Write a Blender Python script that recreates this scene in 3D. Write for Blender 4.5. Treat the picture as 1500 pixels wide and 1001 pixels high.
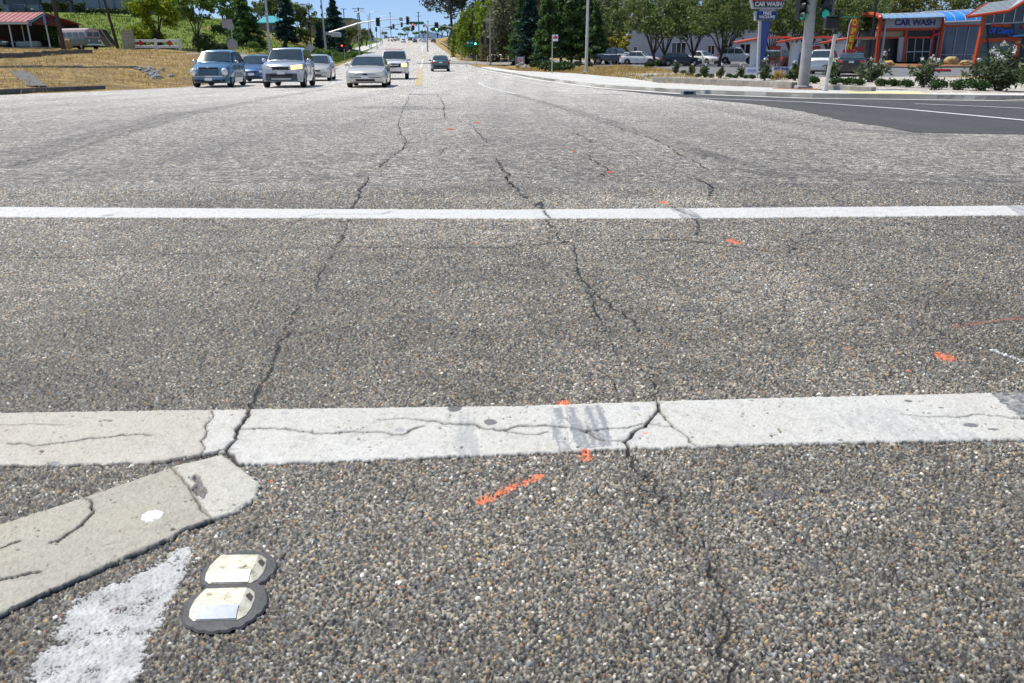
import bpy, bmesh, math, random
import numpy as np
from mathutils import Vector, Matrix, noise
random.seed(7); rs = np.random.RandomState(11)
for o in list(bpy.data.objects): bpy.data.objects.remove(o)
SC = bpy.context.scene; COL = SC.collection
R = math.radians
# ------------------------------------------------------------------ camera
F = 1262.0; CH = 0.89
TH = math.atan(422/F); CT, ST = math.cos(TH), math.sin(TH)
cd = bpy.data.cameras.new('camera'); cam = bpy.data.objects.new('camera', cd); COL.objects.link(cam)
cam.location = (0, 0, CH); cam.rotation_euler = (math.pi/2-TH, 0, 0)
cd.sensor_width = 36; cd.lens = F/1500*36; cd.clip_end = 20000; cd.clip_start = 0.05
SC.camera = cam
# ------------------------------------------------------------------ world, sun, exposure
SUN_EL, SUN_AZ = R(62), R(-62)      # azimuth from +Y towards +X
w = bpy.data.worlds.new('World'); SC.world = w; w.use_nodes = True
nt = w.node_tree; nt.nodes.clear()
sky = nt.nodes.new('ShaderNodeTexSky'); sky.sky_type = 'NISHITA'; sky.sun_disc = False
sky.sun_elevation = SUN_EL; sky.sun_rotation = SUN_AZ; sky.air_density = 1.0; sky.dust_density = 0.2; sky.ozone_density = 1.5
bg = nt.nodes.new('ShaderNodeBackground'); bg.inputs[1].default_value = 0.13
wo = nt.nodes.new('ShaderNodeOutputWorld')
_tc = nt.nodes.new('ShaderNodeTexCoord'); _mp = nt.nodes.new('ShaderNodeMapping'); _mp.inputs['Location'].default_value = (0, 0, .16); _mp.inputs['Scale'].default_value = (1, 1, 1.6)
nt.links.new(_tc.outputs['Generated'], _mp.inputs[0]); nt.links.new(_mp.outputs[0], sky.inputs[0]); nt.links.new(sky.outputs[0], bg.inputs[0]); nt.links.new(bg.outputs[0], wo.inputs[0])
sd = bpy.data.lights.new('sun', 'SUN'); sd.energy = 4.2; sd.angle = R(0.5); sd.color = (1, .96, .89)
so = bpy.data.objects.new('sun', sd); COL.objects.link(so)
dv = Vector((math.sin(SUN_AZ)*math.cos(SUN_EL), math.cos(SUN_AZ)*math.cos(SUN_EL), math.sin(SUN_EL)))
so.rotation_euler = dv.to_track_quat('Z', 'Y').to_euler(); so.location = (0, 0, 40)
SC.view_settings.view_transform = 'Standard'; SC.view_settings.look = 'None'
SC.view_settings.exposure = 0.22; SC.view_settings.gamma = 1
SC.render.engine = 'CYCLES'
# ------------------------------------------------------------------ terrain
RD = .105
BY = [-50, 0, 6, 40, 60, 85, 110, 130, 150, 175, 200, 250, 300, 350, 400, 430, 470, 700, 1500, 9000]
BZ = [0, 0, 0, -.56, -.67, -.73, -.65, -.45, -.1, .4, .95, 2.1, 3.4, 4.85, 6.9, 7.5, 7.3, -5, -30, -60]
def base(Y): return np.interp(Y, BY, BZ)
LU = [-130, -90, -60, -40, -28, -20, -16, -11.5]
LT = {22: [-.2]*8, 28: [-.25, -.25, -.25, -.25, -.2, -.2, -.25, -.3], 34: [.1, .1, .1, .1, .1, 0, -.2, -.37],
      50: [.4, .4, .4, .4, .35, .3, 0, -.5], 70: [.85, .85, .85, .85, .8, .7, .2, -.6], 95: [1.5, 1.5, 1.45, 1.4, 1.3, .9, .3, -.68],
      120: [3.5, 3.4, 3.2, 3.0, 2.4, 1.4, .6, -.5], 150: [6.3, 6.2, 6.0, 5.4, 4.4, 2.4, .9, 0], 175: [8.5, 8.4, 8.3, 7.3, 5.4, 3.2, 1.4, .5],
      230: [9, 9, 9, 8.8, 6.6, 4.2, 2.6, 1.7], 300: [10, 10, 9.5, 9, 7.5, 5.5, 4.2, 3.4], 350: [9]*4+[8, 6.5, 5.5, 4.85], 430: [8.5]*4+[8.2, 8, 7.7, 7.5], 700: [-2]*8, 9000: [-60]*8}
RU = [8, 12, 16, 22, 35, 50, 80, 130]
RT = {22: [-.2]*8, 30: [-.32, -.3, -.2, -.18, -.2, -.2, -.2, -.2], 38: [-.42, -.38, -.2, -.12, -.1, -.1, -.1, -.1],
      47: [-.5, -.42, -.32, -.18, -.12, -.12, -.12, -.12], 54: [-.52, -.52, -.5, -.5, -.5, -.5, -.5, -.5], 70: [-.6, -.55, -.5, -.48, -.5, -.55, -.6, -.6],
      100: [-.68, -.6, -.5, -.35, -.3, -.3, -.3, -.3], 130: [-.5, -.8, -.5, -.4, -.3, -.2, 0, .1], 160: [.1, .1, .2, .3, .3, .3, .3, .3],
      200: [.95, 1.6, 2.2, 2.6, 2.6, 2.6, 3, 3], 260: [2.3, 3.6, 5, 5.5, 5.5, 5.5, 6, 6], 350: [4.85, 6, 7, 8, 8, 8, 8, 8], 430: [7.5, 7.8, 8.5, 9, 9, 9, 9, 9], 700: [-3]*8, 9000: [-60]*8}
def tab(T, U, u, Y):
    ks = sorted(T)
    if Y <= ks[0]: return float(base(Y))
    for a, b in zip(ks, ks[1:]):
        if Y <= b:
            t = (Y-a)/(b-a); return (1-t)*np.interp(u, U, T[a]) + t*np.interp(u, U, T[b])
    return -60
UL = ([-50, 12, 18, 22, 25, 28.5, 34, 41, 60, 85, 200, 350, 500], [-60, -60, -40, -19, -15.5, -13.3, -11.9, -10.6, -10.2, -9.6, -11.5, -14, -16])
UR = ([-50, 15, 20, 22, 23.1, 25.3, 30, 37.4, 52, 77, 120, 350, 500], [60, 60, 45, 25, 15.7, 11.1, 9, 8.2, 7.6, 7.4, 7, 6.6, 6.6])
def uL(Y): return float(np.interp(Y, *UL))
def uR(Y): return float(np.interp(Y, *UR))
def gz(X, Y):
    u = X+RD*Y; b = float(base(Y))
    if uL(Y) <= u <= uR(Y): return b
    if u < 0:
        e = uL(Y); z = tab(LT, LU, u, Y)
    else:
        e = uR(Y); z = tab(RT, RU, u, Y)-.11*float(np.interp(Y, [22, 38, 75, 100], [0, 1, 1, 0]))
    if Y <= 22: return b
    t = min(1, abs(u-e)/3.0); t = t*t*(3-2*t)
    n = noise.noise(Vector((X*.35, Y*.2, 3)))*.12*t if Y < 400 else 0
    return b*(1-t)+z*t+n
# projection helpers: a photo position (1500 px wide) to a place in the world
def kk(py): return (py-500)/F*CT+ST
def zat(Y, py): k = kk(py); return CH - Y*CT*k/(1-ST*k)
def depth(Y, z): return Y*CT+(CH-z)*ST
def at(px, Y):
    z = 0
    for _ in range(4):
        X = (px-750)/F*depth(Y, z); z = gz(X, Y)
    return Vector((X, Y, z))
def PT(px, py, Y):
    z = zat(Y, py); return Vector(((px-750)/F*depth(Y, z), Y, z))
def ray(px, py, ymax=440):
    Y = .3; prev = None
    while Y < ymax:
        p = PT(px, py, Y); d = p.z-gz(p.x, p.y)
        if d <= 0:
            a, b = prev if prev else Y, Y
            for _ in range(18):
                m = (a+b)/2; q = PT(px, py, m)
                if q.z-gz(q.x, q.y) <= 0: b = m
                else: a = m
            q = PT(px, py, b); q.z = gz(q.x, q.y); return q
        prev = Y; Y += max(.02, Y*.012)
    return at(px, ymax)
# ------------------------------------------------------------------ object helpers
def link(o, parent=None):
    COL.objects.link(o)
    if parent is not None: o.parent = parent
    return o
def thing(name, label, cat, loc=(0, 0, 0), rz=0, group=None):
    o = bpy.data.objects.new(name, None); link(o); o.empty_display_size = .3
    o.location = loc; o.rotation_euler = (0, 0, rz); o['label'] = label; o['category'] = cat
    if group: o['group'] = group
    return o
def tag(o, label, cat, group=None):
    o['label'] = label; o['category'] = cat
    if group: o['group'] = group
    return o
def struct(o): o['kind'] = 'structure'; return o
def copy_tree(o, parent=None):
    c = o.copy(); COL.objects.link(c)
    if parent is not None: c.parent = parent
    for ch in list(o.children): copy_tree(ch, c)
    return c
class MB:
    def __init__(s): s.v = []; s.f = []
    def add(s, vs, fs):
        n = len(s.v); s.v += [tuple(v) for v in vs]; s.f += [tuple(i+n for i in f) for f in fs]; return s
    def box(s, x, y, z, sx, sy, sz, rz=0, bev=0, M=None):
        hx, hy, hz = sx/2, sy/2, sz/2; c, sn = math.cos(rz), math.sin(rz); vs = []
        if bev:
            b = bev
            for zz, e in ((-hz, b), (-hz+b, 0), (hz-b, 0), (hz, b)):
                for (a, d) in ((-1, -1), (1, -1), (1, 1), (-1, 1)):
                    vs.append((a*(hx-e), d*(hy-e), zz))
            fs = [(3, 2, 1, 0), (12, 13, 14, 15)]
            for k in range(3):
                for i in range(4):
                    j = (i+1) % 4; fs.append((k*4+i, k*4+j, k*4+4+j, k*4+4+i))
        else:
            vs = [(a*hx, d*hy, e*hz) for e in (-1, 1) for (a, d) in ((-1, -1), (1, -1), (1, 1), (-1, 1))]
            fs = [(3, 2, 1, 0), (4, 5, 6, 7), (0, 1, 5, 4), (1, 2, 6, 5), (2, 3, 7, 6), (3, 0, 4, 7)]
        vs = [(x+a*c-b_*sn, y+a*sn+b_*c, z+d) for a, b_, d in vs]
        return s.add(vs, fs)
    def tube(s, p0, p1, r0, r1=None, n=10, cap=True):
        p0, p1 = Vector(p0), Vector(p1); r1 = r0 if r1 is None else r1
        d = (p1-p0).normalized(); a = d.orthogonal().normalized(); b = d.cross(a)
        vs = [p0+(a*math.cos(t)+b*math.sin(t))*r0 for t in [2*math.pi*i/n for i in range(n)]]
        vs += [p1+(a*math.cos(t)+b*math.sin(t))*r1 for t in [2*math.pi*i/n for i in range(n)]]
        fs = [(i, (i+1) % n, n+(i+1) % n, n+i) for i in range(n)]
        if cap: fs += [tuple(range(n))[::-1], tuple(range(n, 2*n))]
        return s.add(vs, fs)
    def path(s, pts, r, n=8):
        for i in range(len(pts)-1):
            a = r[i] if isinstance(r, list) else r; b = r[i+1] if isinstance(r, list) else r
            s.tube(pts[i], pts[i+1], a, b, n)
        return s
    def prism(s, pts, off):
        """planar polygon (list of Vectors) extruded by off"""
        pts = [Vector(p) for p in pts]; off = Vector(off); n = len(pts)
        s.add(pts+[p+off for p in pts], [tuple(range(n)), tuple(range(2*n-1, n-1, -1))]+[(i, n+i, n+(i+1) % n, (i+1) % n) for i in range(n)])
        return s
    def blob(s, c, r, seed=0, amp=.25, sub=2, sc=(1, 1, 1)):
        bm = bmesh.new(); bmesh.ops.create_icosphere(bm, subdivisions=sub, radius=1)
        vs = []
        for v in bm.verts:
            k = 1+amp*noise.noise(v.co*1.6+Vector((seed*7.1, seed*3.3, 0)))
            vs.append((c[0]+v.co.x*r*k*sc[0], c[1]+v.co.y*r*k*sc[1], c[2]+v.co.z*r*k*sc[2]))
        fs = [tuple(v.index for v in f.verts) for f in bm.faces]; bm.free(); return s.add(vs, fs)
    def grid(s, fn, nu, nv, thick=None):
        vs = [fn(i/nu, j/nv) for j in range(nv+1) for i in range(nu+1)]
        fs = [(j*(nu+1)+i, j*(nu+1)+i+1, (j+1)*(nu+1)+i+1, (j+1)*(nu+1)+i) for j in range(nv) for i in range(nu)]
        return s.add(vs, fs)
    def build(s, name, m, parent=None, smooth=False, ang=35):
        me = bpy.data.meshes.new(name); me.from_pydata(s.v, [], s.f)
        me.materials.append(m)
        if smooth:
            me.polygons.foreach_set('use_smooth', [True]*len(me.polygons)); me.set_sharp_from_angle(angle=R(ang))
        me.update(); o = bpy.data.objects.new(name, me); link(o, parent); return o
def fixn(o):
    bm = bmesh.new(); bm.from_mesh(o.data); bmesh.ops.recalc_face_normals(bm, faces=bm.faces); bm.to_mesh(o.data); bm.free(); return o
# ------------------------------------------------------------------ materials
class N:
    def __init__(s, name):
        s.m = bpy.data.materials.new(name); s.m.use_nodes = True; s.t = s.m.node_tree
        s.b = s.t.nodes['Principled BSDF']; s.o = s.t.nodes['Material Output']
        s.tc = s.t.nodes.new('ShaderNodeTexCoord')
    def n(s, ty, **kw):
        x = s.t.nodes.new(ty)
        for k, v in kw.items():
            if k.startswith('i_'):
                k = k[2:]; k = int(k) if k.isdigit() else k.replace('_', ' '); x.inputs[k].default_value = v
            else: setattr(x, k, v)
        return x
    def l(s, a, b): s.t.links.new(a, b)
    def noise(s, scale, detail=4, rough=.6, vec=None):
        x = s.n('ShaderNodeTexNoise', i_Scale=scale, i_Detail=detail, i_Roughness=rough); s.l(vec or s.tc.outputs['Object'], x.inputs['Vector']); return x.outputs['Fac']
    def ramp(s, fac, stops, interp='LINEAR'):
        x = s.n('ShaderNodeValToRGB'); s.l(fac, x.inputs[0]); cr = x.color_ramp; cr.interpolation = interp
        while len(cr.elements) < len(stops): cr.elements.new(.5)
        for e, (p, c) in zip(cr.elements, stops):
            e.position = p; e.color = (*c, 1) if len(c) == 3 else c
        return x.outputs[0]
    def mix(s, fac, a, b, mode='MIX'):
        x = s.n('ShaderNodeMix', data_type='RGBA', blend_type=mode)
        for sock, v in ((x.inputs[0], fac), (x.inputs[6], a), (x.inputs[7], b)):
            if hasattr(v, 'links'): s.l(v, sock)
            else: sock.default_value = v if not isinstance(v, tuple) else ((*v, 1) if len(v) == 3 else v)
        return x.outputs[2]
    def math(s, op, a, b=None, clamp=False):
        x = s.n('ShaderNodeMath', operation=op, use_clamp=clamp)
        for sock, v in ((x.inputs[0], a), (x.inputs[1], b)):
            if v is None: continue
            if hasattr(v, 'links'): s.l(v, sock)
            else: sock.default_value = v
        return x.outputs[0]
    def bump(s, h, dist, strength=1):
        x = s.n('ShaderNodeBump'); x.inputs['Distance'].default_value = dist; x.inputs['Strength'].default_value = strength
        s.l(h, x.inputs['Height']); s.l(x.outputs[0], s.b.inputs['Normal']); return x
def simple(name, col, rough=.6, metal=0, var=.15, scale=3, coat=0, bump=0, bscale=40, spec=.5):
    k = N(name); c = [max(0, min(1, x)) for x in col]
    n1 = k.noise(scale, 5)
    lo = tuple(x*(1-var) for x in c); hi = tuple(min(1, x*(1+var)) for x in c)
    k.l(k.ramp(n1, [(.3, lo), (.7, hi)]), k.b.inputs['Base Color'])
    k.b.inputs['Roughness'].default_value = rough; k.b.inputs['Metallic'].default_value = metal
    k.b.inputs['Coat Weight'].default_value = coat; k.b.inputs['Coat Roughness'].default_value = .08
    k.b.inputs['Specular IOR Level'].default_value = spec
    if bump: k.bump(k.noise(bscale, 6), bump)
    return k.m
def paint(name, col, metal=.5, rough=.32): return simple(name, col, rough, metal, .06, 1.5, coat=1)
def emis(name, col, st):
    k = N(name); k.b.inputs['Base Color'].default_value = (*col, 1); k.b.inputs['Emission Color'].default_value = (*col, 1)
    k.b.inputs['Emission Strength'].default_value = st; return k.m
def leafmat(name, c0, c1, c2=None, trans=.25):
    k = N(name); g = k.n('ShaderNodeNewGeometry')
    st = [(0, c0), (.55, c1), (1, c2 or c1)]
    col = k.ramp(g.outputs['Random Per Island'], st); big = k.noise(.5, 3)
    col = k.mix(k.math('MULTIPLY', big, .8), col, tuple(x*.45 for x in c0))
    k.l(col, k.b.inputs['Base Color']); k.b.inputs['Roughness'].default_value = .62
    tr = k.n('ShaderNodeBsdfTranslucent'); k.l(col, tr.inputs[0]); ms = k.n('ShaderNodeMixShader'); ms.inputs[0].default_value = trans
    k.l(k.b.outputs[0], ms.inputs[1]); k.l(tr.outputs[0], ms.inputs[2]); k.l(ms.outputs[0], k.o.inputs[0]); return k.m

def aggregate(k, vec=None):
    """stone chips: returns colour, height, stone mask"""
    vec = vec or k.tc.outputs['Object']
    wv = k.n('ShaderNodeTexNoise', i_Scale=60.0, i_Detail=2.0); k.l(vec, wv.inputs['Vector'])
    ad = k.n('ShaderNodeVectorMath', operation='MULTIPLY_ADD'); k.l(wv.outputs['Color'], ad.inputs[0]); ad.inputs[1].default_value = (.006, .006, .006); k.l(vec, ad.inputs[2])
    hs = []; cs = []
    for sc in (92.0, 165.0):
        v = k.n('ShaderNodeTexVoronoi', feature='F1', i_Scale=sc, i_Randomness=1.0); k.l(ad.outputs[0], v.inputs['Vector'])
        e = k.n('ShaderNodeTexVoronoi', feature='DISTANCE_TO_EDGE', i_Scale=sc, i_Randomness=1.0); k.l(ad.outputs[0], e.inputs['Vector'])
        sep = k.n('ShaderNodeSeparateColor'); k.l(v.outputs['Color'], sep.inputs[0])
        hs.append((v.outputs['Distance'], e.outputs['Distance'], sep.outputs[0], sep.outputs[1], sep.outputs[2]))
    return hs
def road_material(name, tone=1.0, fresh=False):
    k = N(name); hs = aggregate(k)
    d1, e1, r1, g1, b1 = hs[0]; d2, e2, r2, g2, b2 = hs[1]
    pal = [(0, (.035, .036, .04)), (.22, (.085, .083, .08)), (.42, (.15, .145, .135)), (.6, (.21, .195, .17)), (.74, (.13, .15, .16)), (.83, (.27, .22, .16)), (.9, (.3, .29, .27)), (.95, (.24, .13, .07)), (.975, (.5, .48, .45))]
    if fresh: pal = [(0, (.022, .021, .02)), (.6, (.046, .044, .041)), (1, (.09, .086, .08))]
    pal = [(p, tuple(c*tone for c in q)) for p, q in pal]
    c1 = k.ramp(r1, pal, 'CONSTANT' if not fresh else 'LINEAR'); c2 = k.ramp(r2, pal, 'LINEAR')
    big = k.math('GREATER_THAN', b1, .42)
    stone1 = k.math('MULTIPLY', big, k.math('GREATER_THAN', e1, .055))
    m2 = k.math('GREATER_THAN', e2, .05)
    bit = tuple(x*tone for x in ((.018, .017, .016) if not fresh else (.014, .014, .015)))
    small = k.mix(m2, bit, c2)
    col = k.mix(stone1, small, c1)
    # wear and staining: broad patches, wheel tracks, fine sand
    wear = k.noise(.55, 6, .62); wear2 = k.noise(3.2, 5, .65)
    col = k.mix(1.0, col, k.ramp(wear, [(.3, (.90, .90, .90)), (.5, (1, 1, 1)), (.72, (1.1, 1.1, 1.09))]), 'MULTIPLY')
    col = k.mix(1.0, col, k.ramp(wear2, [(.3, (.93, .93, .93)), (.5, (1, 1, 1)), (.7, (1.07, 1.07, 1.06))]), 'MULTIPLY')
    mp = k.n('ShaderNodeMapping'); mp.inputs['Rotation'].default_value = (0, 0, -.105); mp.inputs['Scale'].default_value = (.9, .035, 1); k.l(k.tc.outputs['Object'], mp.inputs[0])
    tr = k.noise(1.0, 4, .6, mp.outputs[0])
    col = k.mix(1.0, col, k.ramp(tr, [(.35, (.86, .86, .86)), (.52, (1, 1, 1)), (.68, (1.1, 1.1, 1.09))]), 'MULTIPLY')
    # the wheel paths of the crossing street: arcs of rubber
    mp2 = k.n('ShaderNodeMapping'); mp2.inputs['Rotation'].default_value = (0, 0, .18); mp2.inputs['Scale'].default_value = (.03, 1.1, 1); k.l(k.tc.outputs['Object'], mp2.inputs[0])
    tr2 = k.noise(1.0, 5, .65, mp2.outputs[0])
    col = k.mix(1.0, col, k.ramp(tr2, [(.30, (.88, .88, .88)), (.42, (1, 1, 1)), (.7, (1.04, 1.04, 1.03))]), 'MULTIPLY')
    if not fresh:
        for sc_, am in ((34.0, .5), (15.0, .3)):
            vg = k.n('ShaderNodeTexVoronoi', i_Scale=sc_); k.l(k.tc.outputs['Object'], vg.inputs['Vector']); sg = k.n('ShaderNodeSeparateColor'); k.l(vg.outputs['Color'], sg.inputs[0])
            col = k.mix(1.0, col, k.ramp(sg.outputs[0], [(0, (1-am,)*3), (.5, (1, 1, 1)), (1, (1+am,)*3)]), 'MULTIPLY')
        for sx_, sy_, am in ((58, 7.5, .62), (28, 4.0, .22)):
            mg = k.n('ShaderNodeMapping'); mg.inputs['Rotation'].default_value = (0, 0, -.05); mg.inputs['Scale'].default_value = (sx_, sy_, 1); k.l(k.tc.outputs['Object'], mg.inputs[0])
            gnz = k.noise(1.0, 3, .8, mg.outputs[0]); col = k.mix(1.0, col, k.ramp(gnz, [(.36, (1-.62*am,)*3), (.5, (1, 1, 1)), (.64, (1+.7*am,)*3)]), 'MULTIPLY')
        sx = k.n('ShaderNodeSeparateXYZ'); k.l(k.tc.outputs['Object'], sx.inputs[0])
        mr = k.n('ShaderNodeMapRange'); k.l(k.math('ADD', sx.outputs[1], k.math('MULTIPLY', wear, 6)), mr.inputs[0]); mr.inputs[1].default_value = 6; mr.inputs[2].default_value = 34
        col = k.mix(1.0, col, k.mix(mr.outputs[0], (1.50, 1.44, 1.30), (3.75, 3.72, 3.58)), 'MULTIPLY')  # far-road glare painted in: the asphalt colour lightens with distance
    k.l(col, k.b.inputs['Base Color'])
    k.b.inputs['Roughness'].default_value = .6 if not fresh else .7
    k.b.inputs['Specular IOR Level'].default_value = .35
    dome = k.math('SUBTRACT', .5, d1); h1 = k.math('MULTIPLY', k.math('MULTIPLY', stone1, 1.0), k.math('ADD', k.math('MULTIPLY', dome, .9), k.math('MULTIPLY', g1, .6)))
    h2 = k.math('MULTIPLY', m2, k.math('MULTIPLY', k.math('SUBTRACT', .6, d2), k.math('ADD', g2, .2)))
    h = k.math('ADD', k.math('MULTIPLY', h1, 1.0), k.math('MULTIPLY', h2, .55))
    h = k.math('ADD', h, k.math('MULTIPLY', k.noise(300, 2), .15))
    k.bump(h, .0045 if not fresh else .003, 1.0)
    return k.m
M = {}
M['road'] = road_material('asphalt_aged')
M['fresh'] = road_material('asphalt_fresh', 1.9, True)
def lane_paint(name, col, worn=.4, stone=.5, edge=.0, dirt=.25):
    """road paint that has worn through where the noise says so; the gaps show the stones below"""
    k = N(name); hs = aggregate(k); d1, e1, r1, g1, b1 = hs[0]
    n1 = k.noise(9, 6, .7); n2 = k.noise(60, 4, .7); n3 = k.noise(1.7, 5)
    c = k.mix(k.math('MULTIPLY', k.ramp(n3, [(.35, (0, 0, 0)), (.7, (1, 1, 1))]), dirt*2), col, tuple(x*.74 for x in col))
    c = k.mix(k.ramp(n2, [(.30, (1, 1, 1)), (.42, (0, 0, 0))]), c, tuple(x*.6 for x in col))
    c = k.mix(k.math('MULTIPLY', k.ramp(k.noise(5.0, 6, .75), [(.5, (0, 0, 0)), (.75, (1, 1, 1))]), dirt), c, (.42, .37, .27))
    k.l(c, k.b.inputs['Base Color']); k.b.inputs['Roughness'].default_value = .62
    k.bump(k.math('ADD', n2, k.math('MULTIPLY', k.noise(14, 3), 1.2)), .0035)
    a = k.math('ADD', k.math('MULTIPLY', n1, 1.0), k.math('MULTIPLY', k.math('SUBTRACT', e1, .15), stone))
    a = k.math('ADD', a, k.math('MULTIPLY', k.math('SUBTRACT', n2, .5), .5))
    al = k.ramp(a, [(max(.01, worn-.02), (0, 0, 0)), (worn+.02, (1, 1, 1))])
    k.l(al, k.b.inputs['Alpha']); return k.m
M['white'] = lane_paint('crosswalk_paint', (.74, .73, .69), .16, .15, dirt=.16)
M['cream'] = lane_paint('old_crosswalk_paint', (.60, .56, .45), .16, .15, dirt=.55)
M['cream2'] = lane_paint('patch_paint', (.68, .66, .58), .2, .2, dirt=.5)
M['faded'] = lane_paint('faded_paint', (.62, .62, .59), .44, .9, dirt=.5)
M['lane'] = lane_paint('lane_paint', (.78, .78, .74), .3, .2)
M['yellow'] = lane_paint('yellow_paint', (.60, .47, .22), .38, .3)
M['orange'] = lane_paint('orange_spray', (.95, .13, .02), .50, 2.2, dirt=0)
M['red'] = lane_paint('red_chalk', (.45, .08, .05), .56, 1.8, dirt=0)
M['chalk'] = lane_paint('white_spray', (.75, .8, .82), .50, 1.5, dirt=0)
def rubber_mat(name, col, thr):
    k = N(name); mp = k.n('ShaderNodeMapping'); mp.inputs['Rotation'].default_value = (0, 0, .35); mp.inputs['Scale'].default_value = (26, 4, 1); k.l(k.tc.outputs['Object'], mp.inputs[0])
    a = k.math('ADD', k.math('MULTIPLY', k.noise(1, 4, .7, mp.outputs[0]), .8), k.math('MULTIPLY', k.noise(120, 3), .3))
    k.l(k.ramp(a, [(thr-.06, (0, 0, 0)), (thr+.10, ((.18 if name == 'tyre_track' else .75),)*3)]), k.b.inputs['Alpha'])
    k.b.inputs['Base Color'].default_value = (*col, 1); k.b.inputs['Roughness'].default_value = .7; return k.m
M['skid'] = rubber_mat('tyre_rubber', (.20, .23, .25), .5)
M['stain'] = rubber_mat('stain', (.03, .03, .033), .42)
M['spot'] = simple('tar_spot', (.11, .11, .11), .6, 0, .2, 30, bump=.002, bscale=90)
M['crack'] = simple('crack_dirt_shade', (.016, .014, .012), .95, 0, .5, 30, spec=.1)  # dirt fill and the shade of crack depth, both painted near black
M['pad'] = simple('bitumen_adhesive', (.085, .082, .08), .55, 0, .25, 30, bump=.003, bscale=60)
M['conc'] = simple('concrete', (.66, .64, .58), .85, 0, .12, 1.2, bump=.003, bscale=30)
M['conc2'] = simple('old_concrete', (.30, .28, .24), .9, 0, .3, 2, bump=.01, bscale=12)
M['kerb'] = simple('kerb_concrete', (.52, .50, .46), .85, 0, .2, 2, bump=.004)
M['yel'] = simple('tactile_yellow', (.80, .68, .30), .7, 0, .1)
M['darkc'] = simple('dark_concrete', (.13, .13, .12), .9, 0, .3, 3, bump=.01, bscale=10)
def terrain_mat():
    k = N('ground_cover'); at_ = k.n('ShaderNodeAttribute'); at_.attribute_name = 'green'
    n1 = k.noise(.6, 8, .7); n2 = k.noise(4, 6, .7); n3 = k.noise(.15, 3)
    dry = k.ramp(n2, [(.25, (.07, .045, .022)), (.42, (.24, .155, .065)), (.58, (.70, .50, .19)), (.8, (.88, .69, .32))])
    dry = k.mix(k.ramp(n1, [(.40, (0, 0, 0)), (.56, (.7, .7, .7))]), dry, (.22, .15, .075))
    gr = k.ramp(n2, [(.25, (.06, .10, .012)), (.5, (.14, .21, .025)), (.75, (.28, .34, .06))])
    gr = k.mix(k.ramp(n1, [(.5, (0, 0, 0)), (.75, (.6, .6, .6))]), gr, (.25, .2, .08))
    f = k.math('ADD', at_.outputs['Fac'], k.math('MULTIPLY', k.math('SUBTRACT', n1, .5), .9), True)
    k.l(k.mix(k.ramp(f, [(.35, (0, 0, 0)), (.62, (1, 1, 1))]), dry, gr), k.b.inputs['Base Color']); k.b.inputs['Roughness'].default_value = .9
    k.b.inputs['Specular IOR Level'].default_value = .2
    k.bump(k.noise(3, 8, .75), .25); return k.m
M['ground'] = terrain_mat()
def gravel_mat():
    k = N('gravel'); v = k.n('ShaderNodeTexVoronoi', i_Scale=9.0); k.l(k.tc.outputs['Object'], v.inputs['Vector']); s_ = k.n('ShaderNodeSeparateColor'); k.l(v.outputs['Color'], s_.inputs[0])
    k.l(k.ramp(s_.outputs[0], [(0, (.26, .22, .17)), (.5, (.5, .45, .37)), (1, (.68, .64, .56))]), k.b.inputs['Base Color']); k.b.inputs['Roughness'].default_value = .9
    k.bump(v.outputs['Distance'], .06); return k.m
M['gravel'] = gravel_mat()
M['mulch'] = simple('bark_mulch', (.28, .12, .05), .95, 0, .4, 6, bump=.05, bscale=15)
M['rock'] = simple('grey_rock', (.30, .30, .29), .85, 0, .4, 2, bump=.05, bscale=6)
M['boulder'] = simple('tan_boulder', (.5, .36, .16), .85, 0, .3, 2, bump=.05, bscale=5)
M['grass'] = leafmat('dry_grass_blades', (.45, .30, .09), (.80, .58, .20), (.88, .70, .32), .35)
M['steel'] = simple('galvanised_steel', (.46, .47, .48), .45, .6, .15, 4)
M['polew'] = simple('pale_pole', (.55, .55, .53), .5, .3, .1, 3)
M['polec'] = simple('concrete_pole', (.33, .33, .32), .7, 0, .2, 3, bump=.006, bscale=20)
M['black'] = simple('black_metal', (.012, .012, .013), .45, 0, .2)
M['blackp'] = simple('black_plastic', (.02, .02, .02), .6, 0, .2)
M['tyre'] = simple('tyre', (.018, .018, .018), .8, 0, .2)
M['rim'] = simple('alloy', (.5, .5, .5), .3, .85, .08)
M['chrome'] = simple('chrome', (.7, .7, .7), .15, 1, .05)
M['woodp'] = simple('creosote_wood', (.07, .045, .03), .85, 0, .3, 5)
M['trunk'] = simple('bark', (.07, .052, .04), .9, 0, .4, 4, bump=.03, bscale=8)
M['trunkg'] = simple('grey_bark', (.13, .11, .09), .9, 0, .4, 4, bump=.03, bscale=8)
M['signg'] = simple('sign_green', (.0, .16, .10), .45, 0, .05)
M['signw'] = simple('sign_white', (.75, .75, .75), .45, 0, .04)
M['signb'] = simple('sign_back', (.36, .36, .35), .5, .5, .1)
M['signr'] = simple('sign_red', (.5, .03, .04), .45, 0, .08)
M['signblue'] = simple('sign_blue', (.012, .035, .22), .4, 0, .05)
M['bluegrey'] = simple('pylon_blue', (.05, .08, .28), .45, 0, .1)
M['lightgrey'] = simple('light_grey_panel', (.45, .47, .5), .5, .1, .08)
M['greywall'] = simple('grey_wall', (.26, .29, .32), .8, 0, .08, .4)
M['palewall'] = simple('pale_blue_wall', (.40, .44, .52), .8, 0, .06, .3)
M['tan'] = simple('tan_wall', (.36, .28, .2), .85, 0, .08, .4)
M['beige'] = simple('beige_siding', (.5, .43, .27), .8, 0, .1, 2)
M['teal'] = simple('teal_roof', (.02, .30, .34), .5, .2, .08)
M['tealg'] = simple('green_roof_trim', (.0, .2, .13), .5, .1, .08)
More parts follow.
